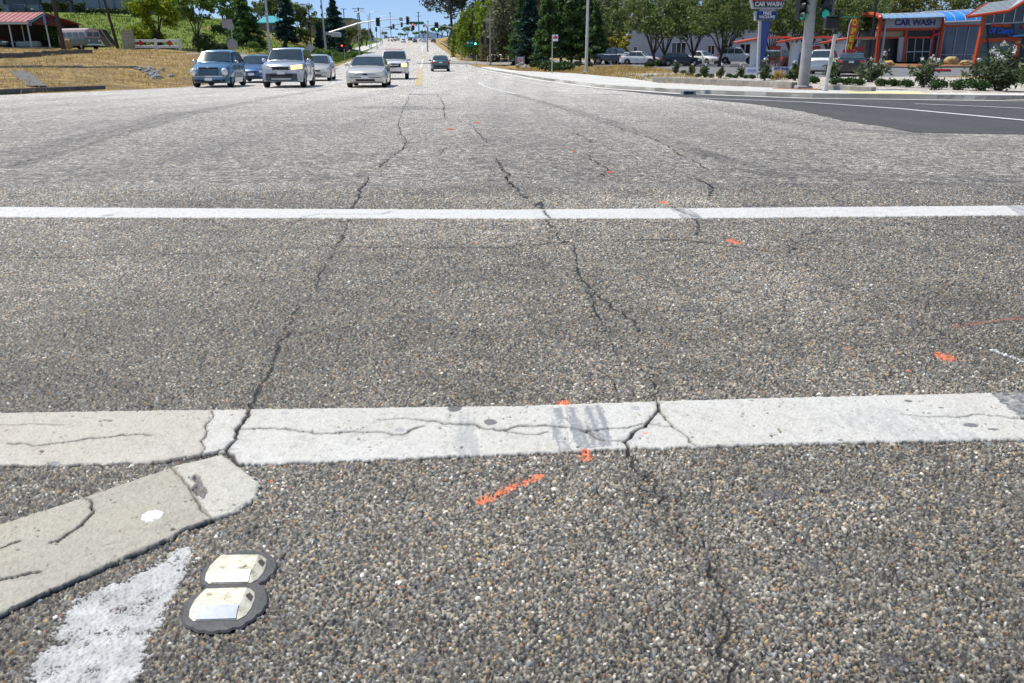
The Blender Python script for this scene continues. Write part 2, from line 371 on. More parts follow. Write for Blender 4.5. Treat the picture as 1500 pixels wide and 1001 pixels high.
M['orangered'] = simple('orange_red_steel', (.55, .075, .02), .45, .1, .1)
M['canred'] = simple('canopy_red', (.7, .13, .06), .4, 0, .1)
M['gpanel'] = simple('green_grey_panel', (.14, .19, .19), .6, 0, .1, 1)
M['dpanel'] = simple('dark_panel', (.03, .035, .04), .4, .2, .1)
M['blueroof'] = simple('blue_polycarbonate', (.03, .28, .75), .2, 0, .15, .6, coat=.5)
M['stripe'] = simple('roof_metal', (.52, .57, .58), .4, .4, .06)
M['redroof'] = simple('red_metal_roof', (.30, .07, .07), .55, .1, .15, 2)
M['glassd'] = simple('dark_glass', (.014, .02, .026), .06, 0, .3, .6, coat=.5)
M['glass'] = simple('car_glass', (.03, .05, .055), .05, 0, .3, 2, coat=1)
M['glassb'] = simple('showroom_glass', (.06, .075, .14), .08, 0, .5, .5, coat=.5)
M['lamp'] = simple('headlamp_lens', (.8, .8, .74), .12, .2, .1, 4, coat=1)
M['lampo'] = emis('lit_headlamp', (1, .62, .2), 2.2)
M['tealens'] = emis('dim_teal_lens', (.02, .35, .28), .25)
M['tail'] = simple('tail_lamp', (.55, .03, .02), .2, 0, .1, 3, coat=1)
M['greenl'] = emis('signal_green', (.1, 1, .65), 6); M['redl'] = emis('signal_red', (1, .06, .03), 5)
M['lensoff'] = simple('dark_lens', (.03, .03, .03), .3, 0, .1)
M['skin'] = simple('skin', (.45, .27, .2), .6, 0, .05); M['navy'] = simple('navy_cloth', (.015, .02, .05), .85, 0, .2)
M['shorts'] = simple('dark_shorts', (.04, .04, .05), .85, 0, .2); M['hair'] = simple('dark_hair', (.02, .015, .01), .7, 0, .2); M['shirtw'] = simple('pale_cloth', (.55, .55, .55), .85, 0, .1)
M['cone'] = simple('cone_orange', (.85, .16, .04), .5, 0, .1)
M['flower'] = simple('white_petals', (.8, .78, .74), .7, 0, .05)
M['olive'] = leafmat('oak_leaves', (.08, .13, .022), (.17, .24, .055), (.32, .37, .12), .42)
M['conif'] = leafmat('conifer_needles', (.045, .12, .035), (.11, .23, .06), (.28, .40, .11), .45)
M['bluecon'] = leafmat('blue_spruce_needles', (.01, .05, .04), (.03, .10, .08), (.07, .16, .12), .25)
M['pine'] = leafmat('pine_needles', (.035, .065, .04), (.08, .11, .07), (.16, .18, .12), .15)
M['willow'] = leafmat('willow_leaves', (.16, .26, .015), (.32, .44, .04), (.46, .56, .09), .45)
M['greyol'] = leafmat('olive_leaves', (.16, .18, .08), (.28, .29, .15), (.42, .42, .26))
M['yellowg'] = leafmat('yellow_green_leaves', (.16, .24, .005), (.32, .40, .012), (.62, .62, .03), .5)
M['mid'] = leafmat('green_leaves', (.06, .14, .015), (.13, .25, .03), (.28, .40, .06), .42)
M['shrub'] = leafmat('shrub_leaves', (.05, .08, .025), (.11, .16, .055), (.2, .25, .1), .25)
M['jun'] = leafmat('low_shrub_leaves', (.02, .06, .01), (.055, .13, .02), (.11, .2, .04), .2)
M['hedge'] = leafmat('hedge_leaves', (.02, .05, .008), (.05, .10, .016), (.1, .16, .03), .15)
M['yellowb'] = leafmat('yellow_bush_leaves', (.30, .28, .01), (.5, .45, .03), (.65, .58, .08), .3)
M['hill'] = simple('far_mountain', (.10, .16, .24), .95, 0, .25, .002, spec=.1)  # distance haze painted in as a blue base colour
# ------------------------------------------------------------------ the ground, road and pavements
def heightgrid(name, us, ys, fn, mat, green=False):
    vs = []; g = []
    for Y in ys:
        for a in us(Y) if callable(us) else us:
            X = a-RD*min(Y, 700); z = fn(X, Y, a); vs.append((X, Y, z))
            if green:
                gg = 0
                if a < -11:
                    gg = np.interp(Y, [75, 100, 170], [0, .55, .95])*np.interp(a, [-60, -25, -16], [1, 1, .8])
                    if -36 < a < -18 and 145 < Y < 200: gg *= .55
                elif a > 8: gg = np.interp(Y, [60, 200], [.25, .35])
                if Y > 430: gg = .5
                g.append(float(gg))
    nu = len(us(0) if callable(us) else us); nv = len(ys)
    fs = [(j*nu+i, j*nu+i+1, (j+1)*nu+i+1, (j+1)*nu+i) for j in range(nv-1) for i in range(nu-1)]
    me = bpy.data.meshes.new(name); me.from_pydata(vs, [], fs); me.materials.append(mat)
    me.polygons.foreach_set('use_smooth', [True]*len(fs))
    if green:
        at_ = me.attributes.new('green', 'FLOAT', 'POINT'); at_.data.foreach_set('value', g)
    o = bpy.data.objects.new(name, me); link(o); return struct(o)
us = [-9000, -4000, -2000, -900, -400, -250, -180] + list(np.arange(-150, -60, 6)) + list(np.arange(-60, -24, 2)) + list(np.arange(-24, 24, .8)) + list(np.arange(24, 60, 2)) + list(np.arange(60, 150, 6)) + [180, 250, 400, 900, 2000, 4000, 9000]
ys = [-60, -20] + list(np.arange(0, 20, 4)) + list(np.arange(20, 60, .8)) + list(np.arange(60, 110, 1.6)) + list(np.arange(110, 200, 3)) + list(np.arange(200, 480, 10)) + [520, 600, 700, 1000, 2000, 4000, 9000]
def tz(X, Y, u):
    z = gz(X, Y)
    e0, e1 = uL(Y), uR(Y)
    if e0-.1 <= u <= e1+.1 and Y < 500: z -= .12 if e0+1.2 < u < e1-.2 else .03
    return z
heightgrid('ground', us, ys, tz, M['ground'], True)
rys = list(np.arange(-6, 10, .5)) + list(np.arange(10, 60, 1)) + list(np.arange(60, 200, 4)) + list(np.arange(200, 490, 10))
def rus(Y):
    a, b = uL(Y), uR(Y); jit = .05*math.sin(Y*3.1)+.04*math.sin(Y*7.7)
    return [a+jit+(b-a-jit)*i/40 for i in range(41)]
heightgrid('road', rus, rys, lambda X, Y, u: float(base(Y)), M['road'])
def drape(name, pts, off, mat, step=2.0, flat=False, zf=None, thick=0):
    """a sheet cut to the outline pts (X, Y) and laid off metres above the ground"""
    bm = bmesh.new(); vs = [bm.verts.new((p[0], p[1], 0)) for p in pts]; bm.faces.new(vs)
    if not flat:
        xs = [p[0] for p in pts]; yy = [p[1] for p in pts]
        for ax, lo, hi in ((0, min(xs), max(xs)), (1, min(yy), max(yy))):
            t = math.ceil(lo/step)*step
            while t < hi:
                co = (t, 0, 0) if ax == 0 else (0, t, 0); no = (1, 0, 0) if ax == 0 else (0, 1, 0)
                bmesh.ops.bisect_plane(bm, geom=bm.verts[:]+bm.edges[:]+bm.faces[:], plane_co=co, plane_no=no); t += step
    bmesh.ops.triangulate(bm, faces=bm.faces[:])
    f = zf or gz
    for v in bm.verts: v.co.z = f(v.co.x, v.co.y)+off
    if thick:
        r = bmesh.ops.extrude_face_region(bm, geom=bm.faces[:])
        for g in r['geom']:
            if isinstance(g, bmesh.types.BMVert): g.co.z += thick
    bmesh.ops.recalc_face_normals(bm, faces=bm.faces)
    me = bpy.data.meshes.new(name); bm.to_mesh(me); bm.free()
    if me.polygons and not thick and me.polygons[0].normal.z < 0: me.flip_normals()
    me.materials.append(mat); o = bpy.data.objects.new(name, me); link(o); return o
def roadz(X, Y): return float(base(Y))
def px2(pts): return [tuple(ray(x, y)[:2]) for x, y in pts]
def jag(pts, step, amp, seed=0):
    """subdivide a closed outline and make it ragged"""
    out = []; n = len(pts)
    for i in range(n):
        a = Vector(pts[i]+(0,)) if len(pts[i]) == 2 else Vector(pts[i]); b = Vector(pts[(i+1) % n]+(0,)) if len(pts[(i+1) % n]) == 2 else Vector(pts[(i+1) % n])
        L = (b-a).length; m = max(1, int(L/step)); nrm = Vector((-(b-a).y, (b-a).x, 0)).normalized() if L > 0 else Vector()
        for j in range(m):
            p = a.lerp(b, j/m)
            k = noise.noise(Vector((p.x*1.0/step*.45, p.y/step*.45, seed)))*1.3 + noise.noise(Vector((p.x/step*.12, p.y/step*.12, seed+5)))
            out.append(tuple((p+nrm*amp*k)[:2]) if j else tuple(p[:2]))
    return out
# fresh asphalt patch at the right corner
fp = px2([(720, 104), (800, 119), (900, 132), (1010, 143), (1100, 152), (1160, 160), (1230, 175), (1340, 194), (1500, 197)])
edge = [(float(uR(Y)-.15-RD*Y), Y) for Y in (22.3, 22.6, 23.1, 24, 25.3, 27.5, 30, 33.5, 37.4, 44, 52, 64, 77)]
fp2 = jag(fp, .5, .12, 3)[:int(1e9)]
fp_line = [p for p in fp2 if p[1] > 10]
struct(drape('asphalt_patch', jag(fp+[(24, 15.5), (26, 21.2)], .25, .07, 3)+edge, .005, M['fresh'], 2, zf=roadz))
# kerb and pavement on the right
inner = [(38, 18.2), (24.0, 21.7), (13.4, 23.1), (8.5, 25.3), (5.85, 30), (4.3, 37.4), (2.15, 52), (-.65, 77), (-3.6, 100)]
outer = [(38, 21.5), (26, 24.3), (14.9, 26.3), (10.7, 31), (9.2, 34.3), (7.0, 42.6), (6.9, 54), (4.6, 70), (.6, 80), (-2.6, 101)]
def roadz2(X, Y): return float(base(Y))
sw = drape('sidewalk', inner+outer[::-1], .0, M['conc'], 2, zf=roadz2, thick=.14); struct(sw)
kb = MB()
def kerbline(mb, pts, w=.16, h=.15, side=1, z0=0, zf=roadz2):
    P = []
    for i in range(len(pts)-1):
        a, b = Vector(pts[i]), Vector(pts[i+1]); m = max(1, int((b-a).length/1.5))
        P += [a.lerp(b, j/m) for j in range(m)]
    P.append(Vector(pts[-1]))
    rows = []
    for i, p in enumerate(P):
        t = (P[min(i+1, len(P)-1)]-P[max(i-1, 0)]).normalized(); n = Vector((t.y, -t.x))*side; z = zf(p.x, p.y)+z0
        rows.append([(p.x-n.x*.0, p.y-n.y*.0, z+h), (p.x-n.x*(w-.03), p.y-n.y*(w-.03), z+h), (p.x-n.x*w, p.y-n.y*w, z+h-.03), (p.x-n.x*(w+.02), p.y-n.y*(w+.02), z-.1), (p.x, p.y, z-.1)])
    for r0, r1 in zip(rows, rows[1:]): mb.add(r0+r1, [(0, 1, 6, 5), (1, 2, 7, 6), (2, 3, 8, 7), (4, 0, 5, 9)])
    return mb
ob = struct(fixn(kerbline(kb, inner, .17, .143, -1).build('kerb', M['kerb'])))
strip_later = [(x-.24, y-.10) for x, y in inner]
# score joints in the pavement
jm = MB()
for Y in np.arange(26, 76, 1.8):
    xi = np.interp(Y, [p[1] for p in inner], [p[0] for p in inner]); xo = np.interp(Y, [p[1] for p in outer], [p[0] for p in outer])
    if xo-xi > .5: jm.box((xi+xo)/2, Y, base(Y)+.142, xo-xi-.1, .03, .004)
struct(jm.build('sidewalk_joint', M['darkc']))
a = [(9.5, 25.15), (11.45, 24.3), (12.0, 26.6), (10.2, 27.6)]
rampo = drape('tactile_paving', a, .146, M['yel'], 2, zf=roadz2); struct(rampo)
g_ = px2([(940, 118), (962, 121), (1100, 131), (1200, 137), (1320, 141.5), (1520, 148.5), (1700, 152), (1700, 119), (1500, 117), (1200, 113), (1100, 109), (960, 106), (900, 107)])
gb = drape('gravel_bed', jag(g_[:], .6, .1, 9), .03, M['gravel'], 1.5); struct(gb)
a = [(p[0]-.0, p[1]) for p in px2([(1010, 130.5), (1100, 133.5), (1205, 138), (1205, 133), (1100, 129), (1010, 126)])]
struct(drape('mulch_strip', jag(a, .5, .08, 2), .05, M['mulch'], 1.5))
# car park surfaces
lot = [(6, 97), (14.5, 92), (13.6, 70), (13, 53), (26, 50), (50, 49), (75, 48), (80, 140), (10, 140), (5, 118)]
struct(drape('parking_lot', lot, .03, simple('lot_asphalt', (.17, .17, .17), .75, 0, .2, .5, bump=.004), 3))
struct(drape('side_street', [(-7, 124), (5, 127), (45, 138), (45, 144), (-9, 140), (-14, 128)], .06, M['conc2'], 3))
struct(drape('driveway', [(-31, 98), (-19, 100), (-18.5, 88), (-31, 84)], .05, simple('drive_asphalt', (.28, .27, .26), .8, 0, .1, .5), 2))
lw = [(-12.6-RD*Y, Y) for Y in range(100, 360, 20)]+[(-14.6-RD*Y, Y) for Y in range(340, 99, -20)]
struct(drape('footpath', lw, .12, M['conc'], 4))
# left kerb
lk = [tuple(ray(x, y)[:2]) for x, y in ((-60, 141), (0, 138.5), (80, 134), (155, 130.5))]
k2 = fixn(kerbline(MB(), lk, .2, .17, 1).build('kerb', M['darkc'])); struct(k2)
# ------------------------------------------------------------------ painted markings
def marking(name, poly, mat, off=.004, step=.012, amp=.003, seed=0, px=True, thick=.0015):
    p = px2(poly) if px else poly
    return struct(drape(name, jag(p, step, amp, seed), off, mat, .5 if max(q[1] for q in p) < 12 else 2, flat=False, zf=roadz, thick=thick))
#NEAR#
# long lines
def strip(name, pts, wid, mat, off=.01, px=True, step=1.5):
    P = [Vector(q) for q in (px2(pts) if px else pts)]
    L = []; Rr = []
    for i, p in enumerate(P):
        t = (P[min(i+1, len(P)-1)]-P[max(i-1, 0)]).normalized(); n = Vector((t.y, -t.x))*wid/2
        L.append(tuple(p+n)); Rr.append(tuple(p-n))
    return struct(drape(name, L+Rr[::-1], off, mat, 3, zf=roadz))
strip('yellow_line', [(610.2, 125.5), (612.6, 106), (613.5, 100)], .15, M['yellow'])
strip('yellow_line', [(615.2, 125.5), (617.4, 106), (618.3, 95), (618.6, 84), (617.8, 80), (613, 76.5), (604.5, 73.2), (602.5, 71.8), (602.3, 62.5)], .2, M['yellow'], .015)
strip('yellow_line', [(602, 74), (597.5, 73.5), (597.3, 68), (599, 62.5)], .3, M['yellow'], .02)
strip('lane_line', [(616.6, 99), (618.6, 90), (620, 86)], .25, M['lane'], .02)
strip('lane_line', [(618.8, 76), (618.2, 66)], .3, M['lane'], .02)
strip('lane_line', [(600, 84.5), (617, 85.5)], .7, M['lane'], .02); strip('lane_line', [(601, 78), (614, 79)], .9, M['lane'], .02)
strip('stop_line', [(480, 126.3), (607, 126.5)], .3, M['lane'])
strip('lane_line', [(470, 127.4), (509, 118.7)], .14, M['lane'])
strip('edge_line', [(655, 88), (700, 103), (770, 119), (860, 133)], .13, M['lane'], .011)
strip('lane_line', [(700, 122), (755, 138)], .1, M['lane'])
strip('edge_line', [(1010, 143.5), (1180, 150), (1320, 160), (1500, 177), (1600, 187)], .15, M['lane'], .014)
strip('edge_line', [(1340, 152.5), (1430, 156), (1600, 164)], .12, M['lane'], .014)
for Y0 in range(45, 330, 15): strip('lane_line', [(-4.4-RD*Y0, Y0), (-4.4-RD*(Y0+4), Y0+4)], .12, M['lane'], .012, False)
for Y0 in range(45, 330, 15): strip('lane_line', [(3.3-RD*Y0, Y0), (3.3-RD*(Y0+4), Y0+4)], .12, M['lane'], .012, False)
strip('gutter', strip_later, .46, M['conc'], .012, False)
# sprayed survey marks
def ell(cx, cy, rx, ry, ang=0, n=18, seed=0):
    c, s = math.cos(ang), math.sin(ang); out = []
    for i in range(n):
        t = 2*math.pi*i/n; k = 1+.22*noise.noise(Vector((math.cos(t)*1.5, math.sin(t)*1.5, seed)))
        x, y = rx*k*math.cos(t), ry*k*math.sin(t); out.append((cx+x*c-y*s, cy+x*s+y*c))
    return out
for i, (x, y, rx, ry) in enumerate([(895, 253, 5, 1.4), (841, 222.5, 3, 1), (659, 189, 5, 1.2), (700, 180, 4, 1)]):
    marking('survey_mark', ell(x, y, rx, ry, 0, 18, i), M['orange'], .006, .03, .01, i)
# ------------------------------------------------------------------ cracks
def crack(pts, w0=.006, off=.006, seed=0, amp=.02, px=True):
    P = [Vector(q) for q in (px2(pts) if px else pts)]; Q = []
    for a, b in zip(P, P[1:]):
        L = (b-a).length; st = max(.012, min(.15, L/8, a.length*.006+.006)); m = max(2, int(L/st)); n = Vector((-(b-a).y, (b-a).x)).normalized() if L else Vector((0, 1))
        for j in range(m):
            p = a.lerp(b, j/m); k = noise.noise(Vector((p.x/.05, p.y/.05, seed)))+.6*noise.noise(Vector((p.x/.017, p.y/.017, seed+3)))
            e = math.sin(math.pi*j/m)**.5 if j else 0
            Q.append(p+n*amp*k*e*(1+a.length*.06))
    Q.append(P[-1]); vs = []; fs = []
    for i, p in enumerate(Q):
        t = (Q[min(i+1, len(Q)-1)]-Q[max(i-1, 0)]); t = t.normalized() if t.length else Vector((1, 0)); n = Vector((-t.y, t.x))
        w = w0*(.35+1.1*abs(noise.noise(Vector((p.x*14, p.y*14, seed+9))))+.5*random.random())*min(1, min(i, len(Q)-1-i)/4+.2)
        z = float(base(p.y))+off
        vs += [(p.x+n.x*w*random.uniform(.5, 1.2), p.y+n.y*w, z), (p.x-n.x*w, p.y-n.y*w*random.uniform(.5, 1.2), z)]
        if i: fs.append((2*i-2, 2*i-1, 2*i+1, 2*i))
    return vs, fs
on_paint = [([(364, 604), (357, 625), (345, 645), (333, 664)], .004), ([(333, 664), (300, 672), (262, 677), (225, 682)], .004), ([(333, 666), (342, 676), (350, 686)], .0035),
    ([(963, 593), (965, 606), (950, 622), (930, 637), (914, 652), (920, 668)], .0035), ([(964, 606), (975, 620), (985, 631), (1005, 643), (1018, 657)], .002),
    ([(350, 634), (390, 633), (420, 633), (455, 638), (470, 641), (520, 637), (565, 639), (592, 642)], .0026), ([(592, 642), (605, 634), (622, 629)], .0018),
    ([(555, 620), (585, 618), (612, 620)], .0012), ([(612, 620), (650, 626), (690, 627), (715, 634), (738, 636)], .0034), ([(738, 636), (762, 629), (800, 628), (832, 631), (870, 640)], .003),
    ([(738, 636), (770, 642), (803, 638)], .002), ([(855, 636), (880, 650), (905, 651), (914, 653)], .0025), ([(855, 636), (890, 633), (925, 630)], .0022), ([(925, 630), (948, 626), (987, 631)], .0015),
    ([(15, 655), (60, 658), (120, 650), (180, 642), (225, 643)], .0022), ([(0, 628), (50, 626), (95, 628)], .001), ([(1390, 616), (1420, 614), (1440, 612), (1480, 618), (1520, 619)], .0018), ([(1320, 611), (1360, 616), (1390, 615)], .001),
    ([(125, 737), (138, 754), (128, 768), (110, 785), (75, 803)], .0022), ([(0, 812), (30, 800)], .002), ([(0, 857), (25, 853), (60, 846)], .0034), ([(797, 310), (800, 316), (806, 321)], .006), ([(440, 321), (455, 318), (466, 316), (560, 316), (575, 312)], .0035), ([(990, 308), (1020, 320)], .006),
    ([(314, 767), (230, 806), (150, 840), (80, 873), (0, 911), (-60, 940)], .0028), ([(252, 692), (282, 728), (311, 764)], .0012), ([(311, 606), (303, 640), (296, 670)], .0008)]  # first entry: shadow gap along the stripe's lower edge, painted as a dark line
on_road = [([(603, 134), (590, 160), (583, 185), (595, 208), (588, 220), (560, 240), (540, 262), (515, 307)], .014), ([(512, 322), (490, 370), (455, 430), (430, 470), (395, 545), (375, 590), (366, 603)], .008),
    ([(640, 137), (650, 152), (652, 172)], .02), ([(687, 180), (705, 200), (718, 212)], .014), ([(726, 232), (735, 250), (745, 255), (742, 262), (752, 272), (765, 285), (772, 292)], .018), ([(784, 302), (792, 296), (797, 308)], .014),
    ([(800, 322), (815, 345), (824, 356)], .008), ([(824, 356), (840, 360), (845, 385), (850, 405), (862, 420), (872, 432), (905, 457), (928, 470), (935, 488)], .006), ([(860, 425), (880, 470), (905, 520), (930, 536)], .0045), ([(930, 536), (955, 540), (980, 542), (1040, 548), (1100, 562)], .004), ([(940, 540), (960, 565), (963, 592)], .0035),
    ([(0, 380), (150, 375), (300, 372), (400, 367), (500, 362), (620, 364), (740, 363), (800, 358), (824, 356), (900, 352), (1000, 352), (1090, 364), (1155, 372)], .0085),
    ([(920, 668), (930, 690), (942, 705), (950, 722)], .006), ([(942, 700), (962, 705), (960, 722), (975, 732), (972, 745), (1000, 785), (1020, 812), (1040, 830), (1060, 870), (1068, 920), (1068, 1001), (1066, 1080)], .0036),
    ([(835, 193), (855, 200), (866, 210)], .014), ([(860, 225), (875, 240), (890, 248), (880, 262)], .012), ([(1020, 262), (1045, 275), (1040, 290)], .012), ([(1018, 322), (1024, 330), (1020, 345)], .01), ([(1160, 350), (1157, 372)], .009), ([(1172, 345), (1200, 340), (1230, 338)], .006),
    ([(1157, 372), (1200, 400), (1260, 440), (1330, 470), (1390, 495)], .0035), ([(1120, 190), (1250, 220), (1370, 245), (1500, 264)], .009), ([(0, 247), (120, 215), (250, 172), (330, 150), (400, 141), (470, 128)], .012), ([(0, 190), (100, 172), (200, 157), (300, 142), (380, 131)], .01),
    ([(1310, 322), (1380, 345), (1440, 365), (1500, 378)], .004), ([(1090, 303), (1200, 300), (1240, 302)], .005), ([(600, 212), (680, 212)], .008), ([(670, 246), (740, 248)], .007), ([(637, 222), (655, 216), (640, 230)], .01),
    ([(1000, 262), (1100, 265), (1165, 270)], .006), ([(1180, 278), (1250, 300)], .007), ([(740, 133), (800, 150), (850, 170), (960, 205), (1040, 250)], .012), ([(800, 137), (900, 155), (1000, 175)], .01), ([(878, 545), (905, 575)], .003), ([(770, 490), (860, 500)], .002)]
NEARY = 6.3
M['track'] = rubber_mat('tyre_track', (.10, .10, .10), .46)
for pts_, wd_ in (([(0, 245), (150, 201), (280, 166), (400, 143), (480, 130)], .4), ([(0, 228), (120, 200), (260, 164)], .3), ([(740, 135), (850, 165), (960, 200), (1060, 235), (1150, 262)], .28), ([(1000, 217), (1100, 240), (1250, 255), (1500, 267)], .22), ([(1050, 246), (1250, 263), (1500, 275)], .18), ([(520, 158), (590, 157), (650, 160)], 1.2), ([(1010, 150), (1120, 172), (1240, 190), (1400, 200)], .5)):
    strip('tyre_track', pts_, wd_, M['track'], .005)
mb = MB()
for i, (p, wd) in enumerate(on_road):
    q = px2(p)
    if max(a[1] for a in q) < NEARY: continue
    v, f = crack(p, wd*.36, .006, i*1.7, .03)
    f = [g for g in f if min(v[a][1] for a in g) > NEARY-.3 and noise.noise(Vector((v[g[0]][0]*2.2, v[g[0]][1]*.8, i))) > -.62]
    mb.add(v, f)
struct(mb.build('crack', M['crack']))
# ------------------------------------------------------------------ the road surface near the camera: real stones, grooves and paint
rg = np.random.RandomState(5); TBL = rg.rand(8, 1024, 1024).astype(np.float32)
def vn(x, y, ch=0):
    xi = np.floor(x).astype(np.int64); yi = np.floor(y).astype(np.int64); fx = x-xi; fy = y-yi; fx = fx*fx*(3-2*fx); fy = fy*fy*(3-2*fy); T = TBL[ch]
    a = T[xi & 1023, yi & 1023]; b = T[(xi+1) & 1023, yi & 1023]; c = T[xi & 1023, (yi+1) & 1023]; d = T[(xi+1) & 1023, (yi+1) & 1023]
    return (a*(1-fx)+b*fx)*(1-fy)+(c*(1-fx)+d*fx)*fy
def fbm(x, y, s, ch=0, oc=3):
    v = 0; a = .5; t = 0
    for i in range(oc): v = v+a*vn(x/s+i*17.3, y/s+i*9.1, (ch+i) % 8); t += a; a *= .55; s *= .5
    return v/t
def inside(X, Y, poly):
    r = np.zeros(X.shape, bool); n = len(poly)
    for i in range(n):
        x0, y0 = poly[i]; x1, y1 = poly[(i+1) % n]
        if y0 == y1: continue
        c = ((y0 > Y) != (y1 > Y)) & (X < (x1-x0)*(Y-y0)/(y1-y0)+x0); r ^= c
    return r
def segdist(X, Y, P):
    d = np.full(X.shape, 9.0, np.float32)
    for (x0, y0), (x1, y1) in zip(P, P[1:]):
        dx, dy = x1-x0, y1-y0; L = dx*dx+dy*dy+1e-12; t = np.clip(((X-x0)*dx+(Y-y0)*dy)/L, 0, 1); d = np.minimum(d, np.hypot(X-x0-t*dx, Y-y0-t*dy))
    return d
def near_surface():
    nr, nc = 1180, 1320
    Ys = .9*np.exp(np.linspace(0, math.log(NEARY/.9), nr)); S = np.linspace(-1, 1, nc)
    hwid = .62*Ys+.62; X = (S[None, :]*hwid[:, None]).ravel(); Y = np.repeat(Ys, nc); N_ = X.size
    # stones: three sizes laid over each other
    H = np.full(N_, .0006); C = np.empty((N_, 3)); C[:] = (.030, .027, .023); hs = np.zeros(N_)
    pal = np.array([(.07, .07, .07), (.12, .118, .11), (.17, .165, .15), (.24, .23, .20), (.30, .28, .24), (.36, .33, .27), (.22, .235, .25), (.34, .26, .17), (.42, .40, .36), (.28, .17, .11), (.62, .60, .55), (.15, .13, .11), (.40, .31, .16)])
    cum = np.cumsum([.10, .15, .19, .17, .11, .07, .07, .04, .04, .02, .015, .02, .015]); cum /= cum[-1]
    wx = X+.0016*(fbm(X, Y, .006, 3, 2)-.5)*2; wy = Y+.0016*(fbm(X, Y, .006, 5, 2)-.5)*2
    for cell, hmin, hmax, prob, off in ((.0038, .0010, .0038, .86, 0), (.0055, .0024, .0058, .60, 331), (.0080, .0034, .0068, .14, 617)):
        gx = np.floor(wx/cell).astype(np.int64); gy = np.floor(wy/cell).astype(np.int64)
        for ox in (-1, 0, 1):
            for oy in (-1, 0, 1):
                cx, cy = (gx+ox+off) & 1023, (gy+oy+off) & 1023
                r0, r1, r2, r3, r4, r5, r6, r7 = (TBL[i][cx, cy] for i in range(8))
                px_ = (gx+ox+.5+(r0-.5)*.8)*cell; py_ = (gy+oy+.5+(r1-.5)*.8)*cell; dx, dy = wx-px_, wy-py_
                a = r2*3.1416; ca, sa = np.cos(a), np.sin(a); u = (dx*ca+dy*sa)*(1.0+.5*r3); v = (-dx*sa+dy*ca)*(1.35-.3*r3)
                R_ = cell*(.42+.28*r4); q = (np.abs(u)**2.6+np.abs(v)**2.6)**(1/2.6)/R_
                on = (q < 1) & (r5 < prob); hh = (hmin+(hmax-hmin)*r6)
                z = hh*(1-q**3)**.5*(1+0*q) if False else hh*np.sqrt(np.clip(1-q**4, 0, 1))+.25*(u*(r7-.5)+v*(r0-.5))
                up = on & (z > H); H[up] = z[up]; hs[up] = z[up]
                ci = np.searchsorted(cum, (r7[up]*977.7) % 1.0); C[up] = pal[np.minimum(ci, len(pal)-1)]*(.75+.5*((r3[up]*331.3) % 1.0))[:, None]
    big = fbm(X, Y, .9, 1, 3); mid_ = fbm(X, Y, .12, 2, 3)
    C = (C/.22)**1.4*.192; C *= np.array((1.0, .99, .965)); C *= ((.55+.85*big)*np.interp(Y, [1.2, 2.5, 4, 6.3], [.92, 1.02, 1.16, 1.52]))[:, None]*(.72+.55*mid_)[:, None]  # stone colour also lightens with distance, leading into the painted far glare
    # fines packed into the gaps here and there
    fin = np.clip((fbm(X, Y, .05, 6, 3)-.5)*5, 0, 1)*(H < .0030); C = C*(1-.6*fin[:, None])+np.array((.17, .155, .13))*.6*fin[:, None]
    tag_ = np.zeros(N_, np.int8)
    # smooth tar-like stains
    for x, y, rx, ry in ((1130, 728, 26, 10), (915, 866, 16, 9), (1200, 830, 24, 12), (1400, 735, 22, 8), (612, 968, 14, 12), (1310, 975, 24, 14), (495, 716, 24, 7), (1335, 790, 14, 10), (630, 470, 22, 5), (1010, 455, 20, 5), (405, 915, 12, 14)):
        c0 = ray(x, y); ex = ray(x+rx, y); ey = ray(x, y-ry); ax, ay = ex.x-c0.x, ey.y-c0.y
        r_ = ((X-c0.x)/ax)**2+((Y-c0.y)/ay)**2+(fbm(X, Y, .03, 4)-.5)*1.8; m = np.clip((1-r_)*1.4, 0, .72)
        H = H*(1-m*.55)+.003*m*.55; C = C*(1-m[:, None]*.8)+np.array((.10, .10, .105))*m[:, None]*.8
    jx = X+.006*(fbm(X, Y, .02, 2, 3)-.5)*2+.003*(fbm(X, Y, .006, 7, 2)-.5)*2; jy = Y+.006*(fbm(X, Y, .02, 4, 3)-.5)*2+.003*(fbm(X, Y, .006, 1, 2)-.5)*2
    # faded stripe painted straight on the stones
    fp_ = px2([(280, 800), (279, 830), (262, 870), (240, 900), (218, 960), (205, 1001), (180, 1080), (-60, 1080), (28, 1000), (70, 940), (95, 900), (130, 868), (215, 832)])
    di = np.where(inside(X, Y, fp_), 1, -1)*segdist(X, Y, fp_+fp_[:1]); cov = np.clip(di/.016, -3, 1)*.5+1.3*(fbm(X, Y, .030, 0, 4)-.42)+80*(hs-.003)+.12
    m = np.clip((cov-.28)*7, 0, 1); dirt = (.48+.55*fbm(X, Y, .025, 5, 4)); wcol = np.array((.62, .62, .60))[None, :]*dirt[:, None]
    C = C*(1-m[:, None])+wcol*m[:, None]; H = H*(1-.35*m)+(.003*fbm(X, Y, .02, 3, 3))*.5*m; tag_[m > .5] = 3
    # thermoplastic lines
    def plastic(poly, col, tg, h=.0105, wear=.0, dirty=.3):
        nonlocal H, C, tag_
        P = px2(poly); ins = inside(jx, jy, P); d = segdist(X, Y, P+P[:1])
        hole = (fbm(X, Y, .010, 6, 2) > .86) | (fbm(X, Y, .022, 3, 3) > .84-wear)
        ins &= ~(hole & (fbm(X, Y, .3, 2) > .38))
        n1 = fbm(X, Y, .25, 5, 4); n2 = fbm(X, Y, .012, 1, 3); n3 = fbm(X, Y, .05, 0, 4)
        c = np.array(col)[None, :]*(1-.16*np.clip((n2-.5)*4, 0, 1)*(.5+n3))[:, None]*(1.03-.10*n3)[:, None]
